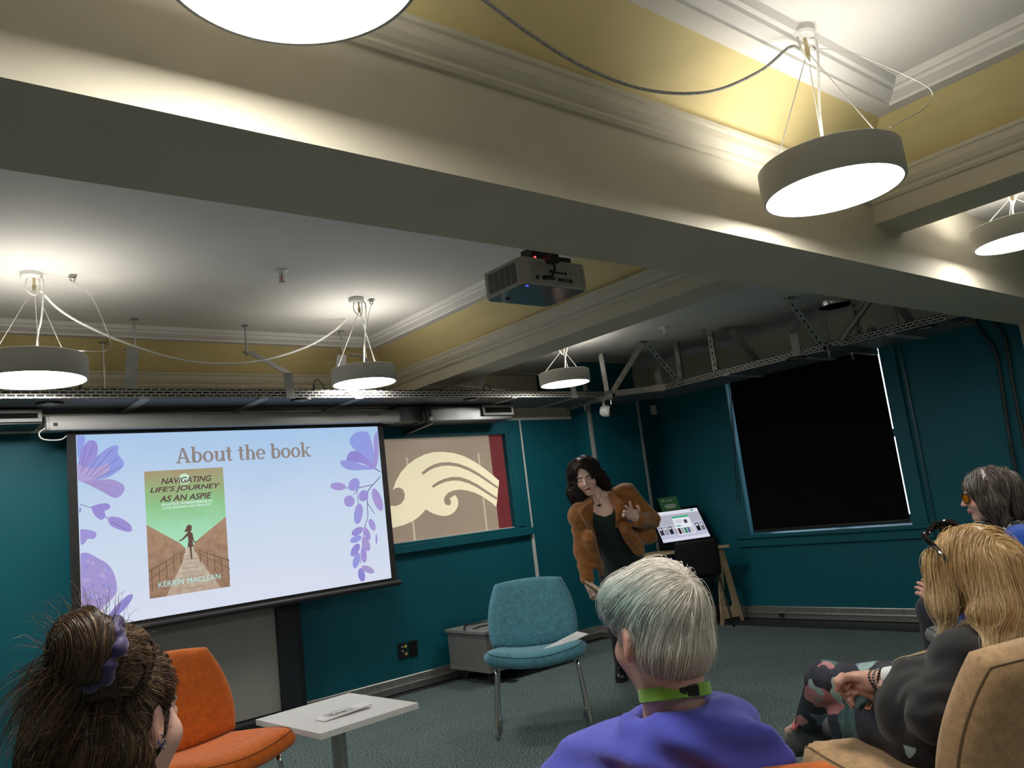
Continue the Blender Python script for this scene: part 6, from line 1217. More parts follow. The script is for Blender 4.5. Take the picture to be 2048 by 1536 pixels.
def build_glasses():
    t = person('woman with grey shoulder-length hair and amber glasses in a blue top, in profile', (*GC, .44)); d0 = 3.7
    o = P(1975, 990, d=d0); f, r = ax2(nz(-rx*.93+fx*.37)); F = Frame(o, nz(f-.05*Zv), (0, 0, 1)); hf = head_field(F); skin = (.62, .38, .31); fc = face_color(F, skin, lip=(.40, .14, .13), brow=(.25, .18, .15))
    nb = F.w(0, -.045, -.17); sc_ = nb-Zv*.06-f*.02; sl, sr = sc_-r*.17, sc_+r*.17; f2, r2 = ax2(nz(f*.15+fx*.98)); hip, lp = simple_seat(t, GC, f2, r2, sc_, sl, sr, None, skin, cloth('navy_trousers', (.015, .018, .03)))
    el = P(1945, 1262, d=3.5); el = sl-r*.03+f*.10-Zv*.25; wr = P(1884, 1222, d=3.5); hd = nz(P(1862, 1192, d=3.5)-wr)
    Hn = Frame(wr+hd*.01, hd, nz(-FW+.2*rx)); hand = hand_prims(Hn, .18, curl=(.5, .55, .6, .7), spread=.10, side=1)+[('c', wr-hd*.06, wr+hd*.01, .026, .025, .02)]
    el2 = sr+r*.05+f*.03-Zv*.26; wr2 = el2+f*.23-r*.08+Zv*.02; hand2 = hand_prims(Frame(wr2, f, Zv), .17, curl=.4, side=-1)
    torso = [('c', sc_-Zv*.05, hip+Zv*.06, .12, .135, .05), ('e', sc_-Zv*.14+f*.04, (.16, .12, .15), R3w(r, f), .06), ('c', sl, sr, .06, .06, .05), ('c', nb-Zv*.05, sl, .05, .06, .05), ('c', nb-Zv*.05, sr, .05, .06, .05)]
    bp = torso+lp+[('c', F.w(0, -.028, -.05), nb, .052, .056, .03)]+chain([sl, el, wr], [.05, .038, .026])+chain([sr, el2, wr2], [.05, .038, .026])
    v1, f1 = surf(hf, F.o-[.13, .14, .15], F.o+[.13, .14, .16], .0042); bb = boxof(bp); fp = field(bp); v2, f2 = surf(lambda p: fp(p)+.006, bb[0], bb[1], .015); hb = boxof(hand+hand2, .02); v3, f3 = surf(field(hand+hand2), hb[0], hb[1], .004)
    V, Q, C = merge((v1, f1, fc(v1)), (v2, f2, noisecol(v2, skin, .02)), (v3, f3, noisecol(v3, (.60, .33, .27), .06))); arr_mesh('body', V, Q, SK, t, True, C)
    tp = torso+chain([sl, el, wr-hd*.05], [.072, .055, .038], .04)+chain([sr, el2, wr2], [.072, .055, .038], .04)+[('e', hip+Zv*.06, (.17, .14, .12), R3w(r, f), .05)]; tf = field(tp)
    def top(p): return tf(p)-.012+.003*np.sin(p[:, 2]*60+p[:, 0]*40+np.sin(p[:, 1]*50))
    bb = boxof(tp, .05); surf_obj('blue_top', top, bb, .010, cloth('royal_blue_jersey', (.012, .075, .42), .8, var=.06), t)
    # black printed body warmer over the back and shoulder
    mt, nt, bs = nodes('printed_vest'); tc = N(nt, 'ShaderNodeTexCoord'); vo = N(nt, 'ShaderNodeTexVoronoi'); vo.feature = 'DISTANCE_TO_EDGE'; vo.inputs['Scale'].default_value = 11; n0 = N(nt, 'ShaderNodeTexNoise'); n0.inputs['Scale'].default_value = 14
    mx = N(nt, 'ShaderNodeMixRGB'); mx.inputs[0].default_value = .12; nt.links.new(tc.outputs['Object'], mx.inputs[1]); nt.links.new(n0.outputs[1], mx.inputs[2]); nt.links.new(tc.outputs['Object'], n0.inputs['Vector']); nt.links.new(mx.outputs[0], vo.inputs['Vector'])
    nt.links.new(vo.outputs[0], (cr := ramp(nt, [(0, (.6, .6, .6)), (.030, (.5, .52, .5)), (.045, (.007, .008, .009)), (1, (.007, .008, .009))])).inputs[0]); nt.links.new(cr.outputs[0], bs.inputs['Base Color']); bs.inputs['Roughness'].default_value = .8
    def vest(p): q = (p-sc_.astype(np.float32))@R3w(r, f).T.astype(np.float32); return smax(smax(field(torso)(p)-.026, np.abs(q[:, 0])-.135, .01), q[:, 1]-.10, .01)
    surf_obj('body_warmer', vest, boxof(torso, .05), .010, mt, t)
    m2, nt, bs = nodes('floral_collar'); tc = N(nt, 'ShaderNodeTexCoord'); vo = N(nt, 'ShaderNodeTexVoronoi'); vo.inputs['Scale'].default_value = 38; nt.links.new(tc.outputs['Object'], vo.inputs['Vector']); sp = N(nt, 'ShaderNodeSeparateColor'); nt.links.new(vo.outputs['Color'], sp.inputs[0]); cr = ramp(nt, [(0, (.04, .07, .35)), (.4, (.30, .05, .12)), (.6, (.10, .04, .22)), (.8, (.02, .03, .12)), (1, (.2, .25, .45))], 'CONSTANT'); nt.links.new(sp.outputs[0], cr.inputs[0]); nt.links.new(cr.outputs[0], bs.inputs['Base Color']); bs.inputs['Roughness'].default_value = .8
    col_ = [('c', nb-Zv*.012-r*.03, sl*.55+nb*.45-Zv*.0, .058, .05, .04), ('c', nb-Zv*.012+r*.03, sr*.55+nb*.45, .058, .05, .04)]; surf_obj('floral_collar', field(col_), boxof(col_), .009, m2, t)
    mass = [('e', F.w(0, -.022, .030), (.092, .112, .100), F.M, .03)]
    for s_ in (-1, 1): mass += chain([F.w(s_*.075, .02, .05), F.w(s_*.088, .005, -.04), F.w(s_*.088, -.02, -.125)], [.034, .036, .026], .03)
    mass += chain([F.w(0, -.09, .02), F.w(0, -.115, -.06), F.w(0, -.11, -.13)], [.06, .055, .035], .04)
    m0 = field(mass); mf = lambda p: smax(m0(p)+.003*np.sin(F.loc(p)[:, 1]*120+F.loc(p)[:, 2]*30), -ell(F.loc(p), (0, .125, -.035), (.105, .085, .105)), .012); hb = boxof(mass, .03); v, fq = surf(mf, hb[0], hb[1], .007)
    def tone(p, rr):
        q = F.loc(p.reshape(-1, 3).astype(np.float32)); k = .5+.5*np.sin(rr.reshape(-1)*13); c = mixcol((.055, .042, .034), (.24, .20, .165), k*k); c = mixcol(c, np.array((.62, .58, .52)), np.clip((q[:, 1]-.03)/.05, 0, 1)*np.clip((q[:, 2]-.02)/.05, 0, 1)*k); return c.reshape(p.shape)
    parts = [(v, fq, tone(v, np.full(len(v), .1)))]
    def flow(p, s): q = F.loc(p); g = np.clip((.11-q[:, 2:3])/.06, 0, 1); sd = np.sign(q[:, :1]+.001); return (1-g)*(F.r*sd*.8+F.f*.35*np.sign(q[:, 1:2]-.0))+g*(-Zv+F.f*.06*np.sin(18*q[:, 2:3]))
    for n, ln, off, st, wb in ((2600, .20, .003, 1.0, .10), (900, .22, .010, .8, .18)):
        r0 = roots_from(v, n, F.loc(v.astype(np.float32))[:, 2] > -.09); rr = RNG.random(n); pa = grow(mf, r0, flow, 12, ln/12, off*(.3+rr), st, wob=wb); parts.append(strand_mesh(pa, .0010+.0006*rr, tone(pa, np.repeat(rr[:, None], pa.shape[1], 1))))
    V, Q, C = merge(*parts); arr_mesh('hair', V, Q, HM, t, True, C)
    g = thing('eyeglasses', 'amber tinted glasses with dark frames on the grey-haired woman', 'glasses', F.w(0, .095, 0)); tm = M('tortoise_frame', (.05, .02, .008), .25, var=.5, scale=150, coat=.4); lm, nt, bs = nodes('amber_lens'); bs.inputs['Base Color'].default_value = (.75, .38, .02, 1); bs.inputs['Transmission Weight'].default_value = .75; bs.inputs['Roughness'].default_value = .03; bs.inputs['IOR'].default_value = 1.1
    for s_ in (-1, 1):
        pts = [F.w(s_*(.034+.027*math.cos(a)), .106-.010*(math.cos(a)+1)*1.0, .000+.021*math.sin(a)) for a in np.linspace(0, 2*PI, 22)[:-1]]
        m = MB(); m.tube(pts, .0026, 6, closed=True); m.build('rim', tm, g, smooth=True); m = MB(); m.add(list(pts)+[p-F.f*.0015 for p in pts], [tuple(range(21)), tuple(range(21, 42))[::-1]]+[(i, (i+1) % 21, 21+(i+1) % 21, 21+i) for i in range(21)]); m.build('lens', lm, g)
        m = MB(); m.tube([F.w(s_*.062, .090, .008), F.w(s_*.078, .045, .010), F.w(s_*.080, .0, .010), F.w(s_*.079, -.02, -.01)], .0026, 6); m.build('temple_arm', tm, g, smooth=True)
    m = MB(); m.tube([F.w(-.008, .106, .006), F.w(0, .112, .008), F.w(.008, .106, .006)], .0024, 6); m.build('bridge', tm, g, smooth=True)
build_glasses()
# ---- the woman with the bun at the lower left
def build_bun():
    t = person('woman with brown hair in a high bun and purple scrunchie, seen from behind', (*LC, .44)); d0 = 1.25
    o = P(240, 1452, d=d0); f, r = ax2(nz(fx*math.cos(.26)+rx*math.sin(.26))); F = Frame(o, f, (0, 0, 1)); hf = head_field(F); skin = (.66, .42, .34); fc = face_color(F, skin, brow=(.12, .07, .04))
    nb = F.w(0, -.05, -.175); sc_ = nb-Zv*.06; sl, sr = sc_-r*.17-Zv*.03, sc_+r*.17-Zv*.03; hip, lp = simple_seat(t, LC+f[:2]*.02, f, r, sc_, sl, sr, None, skin, cloth('dark_jeans', (.015, .02, .035)))
    els = [sl-r*.04+f*.05-Zv*.26, sr+r*.04+f*.05-Zv*.26]; wrs = [els[0]+f*.22+r*.07, els[1]+f*.22-r*.07]; hands = []
    for k, s_ in ((0, 1), (1, -1)): hands += hand_prims(Frame(wrs[k], nz(wrs[k]-els[k]), Zv), .17, curl=.3, side=s_)
    torso = [('c', sc_-Zv*.05, hip+Zv*.06, .115, .13, .05), ('e', sc_-Zv*.14+f*.04, (.155, .115, .15), R3w(r, f), .06), ('c', sl, sr, .056, .056, .05), ('c', nb-Zv*.05, sl, .048, .056, .05), ('c', nb-Zv*.05, sr, .048, .056, .05)]
    bp = torso+lp+[('c', F.w(0, -.028, -.05), nb, .050, .055, .03)]+chain([sl, els[0], wrs[0]], [.048, .036, .025])+chain([sr, els[1], wrs[1]], [.048, .036, .025])
    nk = lambda p: smin(hf(p), cap(p, F.w(0, -.028, -.05), nb, .050, .056), .025)
    v1, f1 = surf(nk, F.o-[.13, .14, .20], F.o+[.13, .14, .16], .0036); bb = boxof(bp); fp = field(bp); v2, f2 = surf(lambda p: fp(p)+.006, bb[0], bb[1], .015); hb = boxof(hands, .02); v3, f3 = surf(field(hands), hb[0], hb[1], .005)
    V, Q, C = merge((v1, f1, fc(v1)), (v2, f2, noisecol(v2, skin, .02)), (v3, f3, noisecol(v3, skin, .04))); arr_mesh('body', V, Q, SK, t, True, C)
    tp = torso+chain([sl, els[0], wrs[0]], [.066, .052, .036], .04)+chain([sr, els[1], wrs[1]], [.066, .052, .036], .04)+[('e', hip+Zv*.06, (.165, .135, .12), R3w(r, f), .05)]; tf = field(tp); surf_obj('dark_top', lambda p: tf(p)-.011, boxof(tp, .05), .011, cloth('charcoal_knit', (.02, .02, .024)), t)
    for k, (x, y, z) in enumerate(((.0815, -.004, -.030), (.083, -.012, -.020))): m = MB(); c = F.w(x, y, z); m.tube([c+F.f*.0055*math.cos(a)+F.u*.0065*math.sin(a) for a in np.linspace(0, 2*PI, 16)[:-1]], .0012, 6, closed=True); m.build('earring', chrome, t, smooth=True)
    # hair: skull cap pulled to the bun, loose lower hair, bun and scrunchie
    bun = P(166, 1298, d=1.105); bd = nz(bun-F.w(0, -.02, .06)); tie = P(208, 1304, d=1.125); gat = P(228, 1322, d=1.150)
    skull = [('e', F.w(0, -.018, .040), (.087, .106, .096), F.M, .03), ('c', F.w(0, -.08, -.01), F.w(-.02, -.105, -.13), .075, .060, .05), ('c', F.w(-.045, -.05, -.02), F.w(-.045, -.07, -.15), .040, .032, .04), ('c', F.w(.045, -.055, -.03), F.w(.035, -.075, -.16), .040, .035, .04), ('c', gat, tie, .05, .030, .04)]
    m0 = field(skull); mf = lambda p: smax(m0(p)+.002*np.sin(p[:, 0]*170+p[:, 1]*120), -smin(ell(F.loc(p), (.0, .125, -.012), (.120, .108, .148)), ell(F.loc(p), (.088, -.004, -.016), (.036, .042, .056)), .02), .010)
    hb = boxof(skull, .03); v, fq = surf(mf, hb[0], hb[1], .005)
    def tone(p, rr):
        k = .5+.5*np.sin(rr.reshape(-1)*17); c = mixcol((.036, .021, .012), (.18, .10, .048), k**2); c = mixcol(c, np.array((.33, .19, .095)), np.clip(k-.8, 0, 1)*3); return c.reshape(p.shape)
    parts = [(v, fq, tone(v, np.full(len(v), .05)))]
    gt = tie*.6+gat*.4; ba = nz(tie-bun)
    def to_bun(p, s): q = gt.astype(np.float32)-p; di = np.linalg.norm(q, axis=1)[:, None]; w = np.exp(-(di/.022)**2); return q/np.maximum(di, 1e-4)*(1-w)-ba*w*1.2
    lv = F.loc(v.astype(np.float32)); up = (lv[:, 2] > -.012)
    r0 = roots_from(v, 9000, up); rr = RNG.random(9000); pa = grow(mf, r0, to_bun, 12, .009, .0015+.003*rr, 1.0, wob=.02); parts.append(strand_mesh(pa, .00038+.00026*rr, tone(pa, np.repeat(rr[:, None], pa.shape[1], 1)), .6))
    def down(p, s): return -Zv+F.r*.25*np.sin(p[:, 2:3]*30+p[:, :1]*20)-F.f*.15
    r0 = roots_from(v, 6500, lv[:, 2] < .02); rr = RNG.random(6500); pa = grow(mf, r0, down, 12, .011, .002+.006*rr, .95, wob=.05); parts.append(strand_mesh(pa, .00042+.0003*rr, tone(pa, np.repeat(rr[:, None], pa.shape[1], 1))))
    def wild(p, s): return (-F.f*.8-F.r*.2-Zv*(.1*s-.35))
    r0 = roots_from(v, 260, (lv[:, 1] < -.05) & (lv[:, 2] > -.01)); rr = RNG.random(260); pa = grow(mf, r0, wild, 9, .006, .004+.012*rr, .5, wob=.15); parts.append(strand_mesh(pa, .00035+.0002*rr, tone(pa, np.repeat(rr[:, None], pa.shape[1], 1))))
    # bun
    ba = nz(tie-bun); B_ = np.stack([nz(np.cross(ba, Zv)), ba, nz(np.cross(nz(np.cross(ba, Zv)), ba))]); bp_ = [('e', bun, (.036, .037, .046), B_, .02), ('c', bun+ba*.01, tie, .030, .024, .02), ('e', bun-ba*.012+B_[2]*.012, (.030, .024, .034), B_, .02)]
    bf0 = field(bp_); bf = lambda p: bf0(p)+.0022*np.sin(((p-bun.astype(np.float32))@B_.T.astype(np.float32))[:, 1]*190); hb = boxof(bp_, .02); v, fq = surf(bf, hb[0], hb[1], .0045); parts.append((v, fq, tone(v, np.full(len(v), .05))))
    def swirl(p, s): q = p-bun.astype(np.float32); return np.cross(ba, q)+.25*ba*np.linalg.norm(q, axis=1)[:, None]
    r0 = roots_from(v, 4500); rr = RNG.random(4500); pa = grow(bf, r0, swirl, 11, .008, .001+.004*rr, .98, wob=.03); parts.append(strand_mesh(pa, .00042+.0003*rr, tone(pa, np.repeat(rr[:, None], pa.shape[1], 1)), .6))
    r0 = roots_from(v, 160); rr = RNG.random(160); pa = grow(bf, r0, lambda p, s: (p-bun.astype(np.float32))*6+Zv*.3-np.cross(ba, p-bun.astype(np.float32))*5, 9, .0075, .02*rr, .2, wob=.2); parts.append(strand_mesh(pa, .0003+.00015*rr, tone(pa, np.repeat(rr[:, None], pa.shape[1], 1))))
    # the tail spiking out behind the bun
    r0 = bun-ba*.03-Zv*.03+RNG.normal(0, .014, (420, 3)); rr = RNG.random(420); td = nz(-rx*.7-fx*.2-Zv*.45); pa = np.stack([r0+(td+RNG.normal(0, .25, (420, 3)))*.0, r0], 1); ds_ = td+RNG.normal(0, .28, (420, 3)); pa = np.stack([r0+ds_*(.052*k/8)*(.5+rr[:, None])-Zv*.035*(k/8)**2 for k in range(9)], 1); parts.append(strand_mesh(pa, .0004+.0003*rr, tone(pa, np.repeat(rr[:, None], 9, 1))))
    V, Q, C = merge(*parts); arr_mesh('hair', V, Q, HM, t, True, C)
    u1 = nz(np.cross(ba, Zv)); u2 = np.cross(u1, ba); m = MB(); pts = [tie+(u1*math.cos(a)*.033+u2*math.sin(a)*.039)*(1+.06*math.sin(7*a))+ba*.004*math.sin(5*a) for a in np.linspace(0, 2*PI, 64)[:-1]]; m.tube(pts, [.0115+.0022*math.sin(11*a)+.001*math.sin(23*a) for a in np.linspace(0, 2*PI, 64)[:-1]], 12, closed=True); m.build('scrunchie', M('purple_velvet', (.045, .025, .13), .55, var=.3, scale=60, sheen=.4), t, smooth='all')
build_bun()
# ---- the speaker
def build_speaker():
    base = P(1252, 1372, z=0); t = person('standing woman with dark wavy hair speaking in a rust suede jacket over dark green', base); d0 = 5.62
    up = nz(-RT*.30+UP*.92-FW*.14); fw = nz(-FW*.92-RT*.14-Zv*.08); o = P(1171, 955, d=d0+.08); F = Frame(o, fw, up); hs = 1.06; hf = head_field(F, hs, mouth=.016); skin = (.90, .63, .53); fc = face_color(F, skin, lip=(.42, .13, .12), sc=hs, brow=(.06, .035, .03))
    sR, sL = P(1160, 1030, d=5.60), P(1252, 990, d=5.72); nb = P(1205, 1003, d=5.68); sc_ = (sR+sL)/2; hip = P(1246, 1140, d=5.84); mid = P(1226, 1075, d=5.72)
    elR, wrR = P(1166, 1100, d=5.58), P(1177, 1166, d=5.50); elL, wrL = P(1301, 1040, d=5.74), P(1272, 1036, d=5.50)
    fwd = nz([-FW[0], -FW[1], 0]); rr_ = nz(np.cross(fwd, Zv))
    kR, kL = P(1236, 1258, d=5.82), P(1285, 1255, d=5.86); aR, aL = P(1246, 1350, d=5.88), P(1300, 1344, d=5.95); aR[2] = aL[2] = .085; tR, tL = aR+fwd*.15-rx*.035, aL+fwd*.15+rx*.03; tR[2] = tL[2] = .035
    hdR = nz(P(1184, 1186, d=5.47)-wrR); HR = Frame(wrR+hdR*.012, hdR, nz(-FW*.5-rx*.7)); handR = hand_prims(HR, .175, curl=(.9, .95, 1., 1.), spread=.03, side=1 if np.dot(HR.r, -FW) > 0 else -1)+[('c', wrR-hdR*.06, wrR+hdR*.01, .025, .025, .02)]
    hdL = nz(P(1256, 1022, d=5.44)-wrL); HL = Frame(wrL+hdL*.012, hdL, nz(FW*.9+rx*.2-UP*.1)); handL = hand_prims(HL, .185, curl=(.08, .16, .3, .45), spread=.36, side=1 if np.dot(HL.r, UP) > 0 else -1)+[('c', wrL-hdL*.05, wrL+hdL*.01, .025, .025, .02)]
    tor = [('c', sc_-Zv*.10, mid, .125, .118, .05), ('c', mid, hip, .118, .14, .06), ('c', sR, sL, .060, .060, .05), ('c', nb, sR, .045, .058, .05), ('c', nb, sL, .045, .058, .05)]
    bust = [('e', P(1196, 1045, d=5.60), (.065, .06, .06), np.stack([rx, fx, Zv]), .04), ('e', P(1224, 1040, d=5.62), (.065, .06, .06), np.stack([rx, fx, Zv]), .04)]
    bp = tor+[('c', F.w(0, -.025, -.06), nb, .050, .056, .03)]+chain([sR, elR, wrR], [.052, .038, .027])+chain([sL, elL, wrL], [.052, .038, .027])+chain([hip-rx*.085, kR, aR], [.09, .060, .042], .03)+chain([hip+rx*.085, kL, aL], [.09, .060, .042], .03)+[('c', aR-Zv*.04, aR*.4+tR*.6, .032, .024, .03), ('c', aL-Zv*.04, aL*.4+tL*.6, .032, .024, .03)]
    v1, f1 = surf(lambda p: smin(hf(p), cap(p, F.w(0, -.025, -.06), nb, .050, .058), .025), F.o-[.15, .15, .22], F.o+[.15, .15, .17], .0040); bb = boxof(bp); v2, f2 = surf(field(bp), bb[0], bb[1], .012); hb = boxof(handR+handL, .02); v3, f3 = surf(field(handR), boxof(handR)[0], boxof(handR)[1], .0035); v4, f4 = surf(field(handL), boxof(handL)[0], boxof(handL)[1], .0035)
    V, Q, C = merge((v1, f1, fc(v1)), (v2, f2, noisecol(v2, skin, .02)), (v3, f3, noisecol(v3, (.88, .58, .48), .05)), (v4, f4, noisecol(v4, (.88, .58, .48), .05))); arr_mesh('body', V, Q, SK, t, True, C)
    # teeth line, dress, leggings, boots
    m = MB(); m.tube([F.w(-.012, .090, -.0615), F.w(0, .0935, -.0625), F.w(.012, .090, -.0615)], .0022, 6); m.build('teeth', M('teeth', (.7, .66, .58), .3, var=.02), t, smooth=True)
    ctr = P(1210, 1050, d=5.70); AX = np.stack([RT, UP, FW])
    def ab(p): q = (p-ctr.astype(np.float32))@AX.T.astype(np.float32); return q
    def pxab(x, y): q = AX@(P(x, y, d=5.66)-ctr); return q[:2]
    def poly(p2, pts):
        """signed distance to a convex or concave outline"""
        pts = [np.array(q, float) for q in pts]; n = len(pts); d = np.full(len(p2), 1e9); ins = np.zeros(len(p2), bool)
        for i in range(n):
            a, b_ = pts[i], pts[(i+1) % n]; e = b_-a; w = p2-a; h = np.clip((w@e)/(e@e), 0, 1); d = np.minimum(d, ((w-h[:, None]*e)**2).sum(1)); c = (a[1] > p2[:, 1]) != (b_[1] > p2[:, 1]); xx = e[0]*(p2[:, 1]-a[1])/(e[1] if abs(e[1]) > 1e-9 else 1e-9)+a[0]; ins ^= c & (p2[:, 0] < xx)
        return np.sqrt(d)*np.where(ins, -1, 1)
    neckln = [pxab(*q) for q in ((1150, 985), (1183, 1018), (1190, 1024), (1205, 1027), (1219, 1022), (1225, 1012), (1240, 960), (1190, 940))]
    dp = tor+bust+[('c', hip, P(1252, 1215, d=5.86), .150, .165, .05)]; df = field(dp)
    def dress(p): q = ab(p); return smax(df(p)-.008+.002*np.sin(q[:, 1]*90+q[:, 0]*25), -np.maximum(poly(q[:, :2], neckln), -(q[:, 1]-.02)), .006)
    bb = boxof(dp, .04); surf_obj('green_dress', dress, bb, .009, cloth('dark_green_jersey', (.004, .020, .017), .8, var=.2), t)
    lg = chain([hip-rx*.085, kR, aR], [.10, .068, .050], .03)+chain([hip+rx*.085, kL, aL], [.10, .068, .050], .03); surf_obj('leggings', field(lg), boxof(lg), .012, cloth('black_leggings', (.007, .008, .009), .85), t)
    for a, q in ((aR, tR), (aL, tL)): s_ = shoe(t, a, np.array([q[0], q[1], a[2]]), Zv, M('black_leather', (.008, .008, .009), .25, var=.1, coat=.3), black_p); m = MB(); f_ = nz(q-a); m.tube([a+f_*.05+rx*.03*math.cos(x)+Zv*(.004+.018*math.sin(x)) for x in np.linspace(0, PI, 9)], .004, 6); m.build('buckle_strap', chrome, s_, smooth=True)
    jp = [('c', sc_-Zv*.08, mid, .140, .135, .05), ('c', mid, P(1240, 1110, d=5.80), .135, .15, .06), ('c', sR, sL, .068, .068, .05), ('c', nb-Zv*.02, sR, .05, .066, .05), ('c', nb-Zv*.02, sL, .05, .066, .05)]+chain([sR, elR, wrR-hdR*.03], [.068, .055, .042], .03)+chain([sL, elL, wrL-hdL*.035], [.070, .058, .044], .03)+bust
    lap = chain([P(1222, 990, d=5.60), P(1240, 1012, d=5.54), P(1233, 1052, d=5.53)], [.022, .030, .012], .01)+chain([P(1184, 1006, d=5.55), P(1166, 1022, d=5.51), P(1180, 1062, d=5.50)], [.018, .028, .012], .01)
    flap = chain([P(1246, 1060, d=5.56), P(1272, 1098, d=5.60), P(1282, 1108, d=5.62)], [.06, .045, .02], .03)+chain([P(1183, 1075, d=5.52), P(1196, 1125, d=5.56), P(1206, 1148, d=5.58)], [.055, .035, .012], .03)
    jf = field(jp+flap+[('c', P(1262, 1072, d=5.68), P(1296, 1072, d=5.75), .075, .055, .03), ('c', P(1296, 1072, d=5.75), P(1304, 1080, d=5.76), .05, .03, .03)]); lf = field(lap)
    opening = [pxab(*q) for q in ((1184, 1000), (1182, 1040), (1190, 1080), (1200, 1120), (1208, 1152), (1215, 1200), (1300, 1200), (1292, 1128), (1280, 1112), (1262, 1100), (1244, 1075), (1232, 1050), (1226, 1020), (1222, 985), (1210, 950), (1190, 960))]
    hem = [pxab(*q) for q in ((1150, 1120), (1186, 1138), (1207, 1160), (1285, 1116), (1316, 1085), (1350, 1250), (1150, 1250))]
    def jacket(p):
        q = ab(p); d = jf(p)-.006; d = d+.0035*np.sin(q[:, 0]*48+q[:, 1]*60+2*np.sin(q[:, 1]*25))*np.clip((np.linalg.norm(p-nb.astype(np.float32), axis=1)-.14)/.1, 0, 1)
        slv = np.minimum(cap(p, sR, elR, .085, .08), np.minimum(cap(p, elR, wrR, .08, .07), np.minimum(cap(p, sL, elL, .085, .085), cap(p, elL, wrL, .085, .07))))
        cut = np.maximum(np.minimum(poly(q[:, :2], opening), 1e9), q[:, 2]-.03); d = smax(d, -np.maximum(cut, -slv*0-1), .006) if False else smax(d, -cut, .006)
        hm = np.maximum(poly(q[:, :2], hem), -slv); d = smax(d, -hm, .006); d = smin(d, np.maximum(lf(p), -.0-cap(p, F.w(0, -.025, -.06), nb, .055, .06)), .006)
        return d
    bb = boxof(jp+flap+lap, .04); sd = M('rust_suede', (.30, .112, .020), .92, var=.32, scale=26, bump=.35, bscale=300, sheen=.35); j = surf_obj('suede_jacket', jacket, bb, .0075, sd, t)
    zm = M('zip_metal', (.30, .27, .22), .35, .8, var=.3, scale=300); jg = lambda p: jf(p)-.007
    for pts in (((1186, 1070), (1191, 1095), (1199, 1125), (1206, 1146)), ((1252, 1055), (1262, 1080), (1275, 1100), (1282, 1106)), ((1170, 1040), (1180, 1055), (1187, 1072))):
        q = spline([P(x, y, d=5.45) for x, y in pts], 5); q = np.array(q, np.float32)
        for _ in range(40): q = q+FW.astype(np.float32)*np.clip(jacket(q), -.02, .03)[:, None]*.7
        m = MB(); m.tube([p_ for p_ in q], .003, 5); m.build('zip', zm, j, smooth=True)
    # necklace
    df_ = lambda p: np.minimum(field(bp)(p), dress(p)); pd = np.array([P(1201, 1014, d=5.5)], np.float32)
    for _ in range(60): pd = pd+FW.astype(np.float32)*np.clip(df_(pd)-.003, -.02, .03)[:, None]*.8
    pd = pd[0].astype(float); gm = M('silver_pendant', (.55, .53, .48), .25, .9, var=.1); m = MB(); m.tube([pd+RT*.013*math.cos(a)+UP*.016*math.sin(a) for a in np.linspace(0, 2*PI, 20)[:-1]], .003, 6, closed=True); nk_ = m.build('necklace', gm, t, smooth=True); m = MB(); m.lathe([(.001, -.002), (.009, -.001), (.009, .001), (.001, .002)], pd, 16, (RT, UP, FW)); m.build('pendant_stone', M('dark_stone', (.02, .015, .015), .15), nk_, smooth=True)
    for e in ((1190, 990), (1212, 988)):
        q = np.array([P(1201+(e[0]-1201)*k, 1010+(e[1]-1010)*k, d=5.45) for k in np.linspace(0, 1, 9)], np.float32)
        for _ in range(50): q = q+FW.astype(np.float32)*np.clip(df_(q)-.002, -.02, .03)[:, None]*.8
        m = MB(); m.tube(list(q), .0016, 5); m.build('chain', gm, nk_, smooth=True)
    # hair
    mass = [('e', F.w(0, -.018, .046), (.096, .116, .107), F.M, .03)]+chain([F.w(-.070, -.01, .06), F.w(-.094, -.03, -.02), P(1148, 985, d=5.66), P(1158, 1006, d=5.63)], [.030, .036, .040, .028], .03)+chain([F.w(.070, -.01, .06), F.w(.092, -.03, -.02), P(1208, 968, d=5.72), P(1216, 984, d=5.72)], [.030, .034, .034, .022], .03)+chain([F.w(0, -.09, .0), F.w(0, -.09, -.13)], [.06, .05], .04)
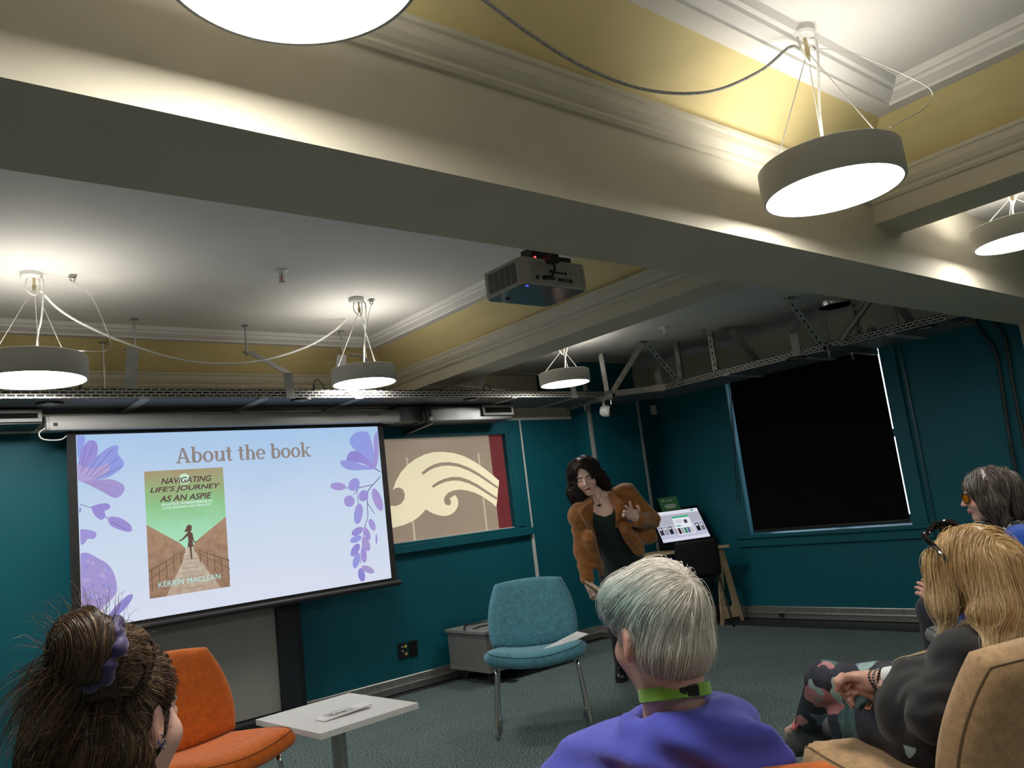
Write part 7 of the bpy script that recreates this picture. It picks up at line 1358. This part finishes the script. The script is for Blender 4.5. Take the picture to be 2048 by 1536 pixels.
    m0 = field(mass); mf = lambda p: smax(m0(p)+.003*np.sin(F.loc(p)[:, 2]*90+F.loc(p)[:, 0]*60), -ell(F.loc(p), (.006, .125, -.022), (.078, .105, .128)), .010); hb = boxof(mass, .03); v, fq = surf(mf, hb[0], hb[1], .006)
    def tone(p, rr): k = .5+.5*np.sin(rr.reshape(-1)*13); c = mixcol((.010, .006, .006), (.055, .026, .022), k*k); return c.reshape(p.shape)
    parts = [(v, fq, tone(v, np.full(len(v), .1)))]
    def flow(p, s): q = F.loc(p); g = np.clip((.11-q[:, 2:3])/.06, 0, 1); return (1-g)*(F.r*np.sign(q[:, :1]-.012)*.9+F.f*.1)+g*(-Zv+F.r*.30*np.sin(34*q[:, 2:3]))
    for n, ln, off, st, wb in ((2400, .20, .003, 1.0, .14), (800, .22, .010, .75, .25)):
        r0 = roots_from(v, n, F.loc(v.astype(np.float32))[:, 2] > -.10); rr = RNG.random(n); pa = grow(mf, r0, flow, 13, ln/13, off*(.3+rr), st, wob=wb); parts.append(strand_mesh(pa, .0012+.0008*rr, tone(pa, np.repeat(rr[:, None], pa.shape[1], 1))))
    V, Q, C = merge(*parts); arr_mesh('hair', V, Q, HM, t, True, C)
    # the book in her lowered hand
    a, b_ = P(1178, 1172, d=5.46), P(1203, 1189, d=5.40); L = np.linalg.norm(b_-a); e1 = (b_-a)/L; e2 = nz(-FW-e1*np.dot(-FW, e1)+.45*UP); e2 = nz(e2-e1*np.dot(e1, e2)); e3 = np.cross(e1, e2); bk = thing('book', 'thin pale paperback held low in the speaking woman\'s hand', 'book', a)
    m = MB(); m.obox((a+b_)/2, (L+.04, .12, .009), (e1, e2, e3)); m.build('page_block', M('page_edges', (.62, .54, .40), .8, var=.1, scale=300, stretch=(1, 1, 20)), bk)
    m = MB()
    for s_ in (-1, 1): m.obox((a+b_)/2+e3*.0055*s_, (L+.045, .125, .0015), (e1, e2, e3))
    m.obox((a+b_)/2-e2*.0625, (L+.045, .0015, .0125), (e1, e2, e3)); m.build('cover', M('tan_cover', (.36, .27, .18), .6, var=.08), bk)
build_speaker()
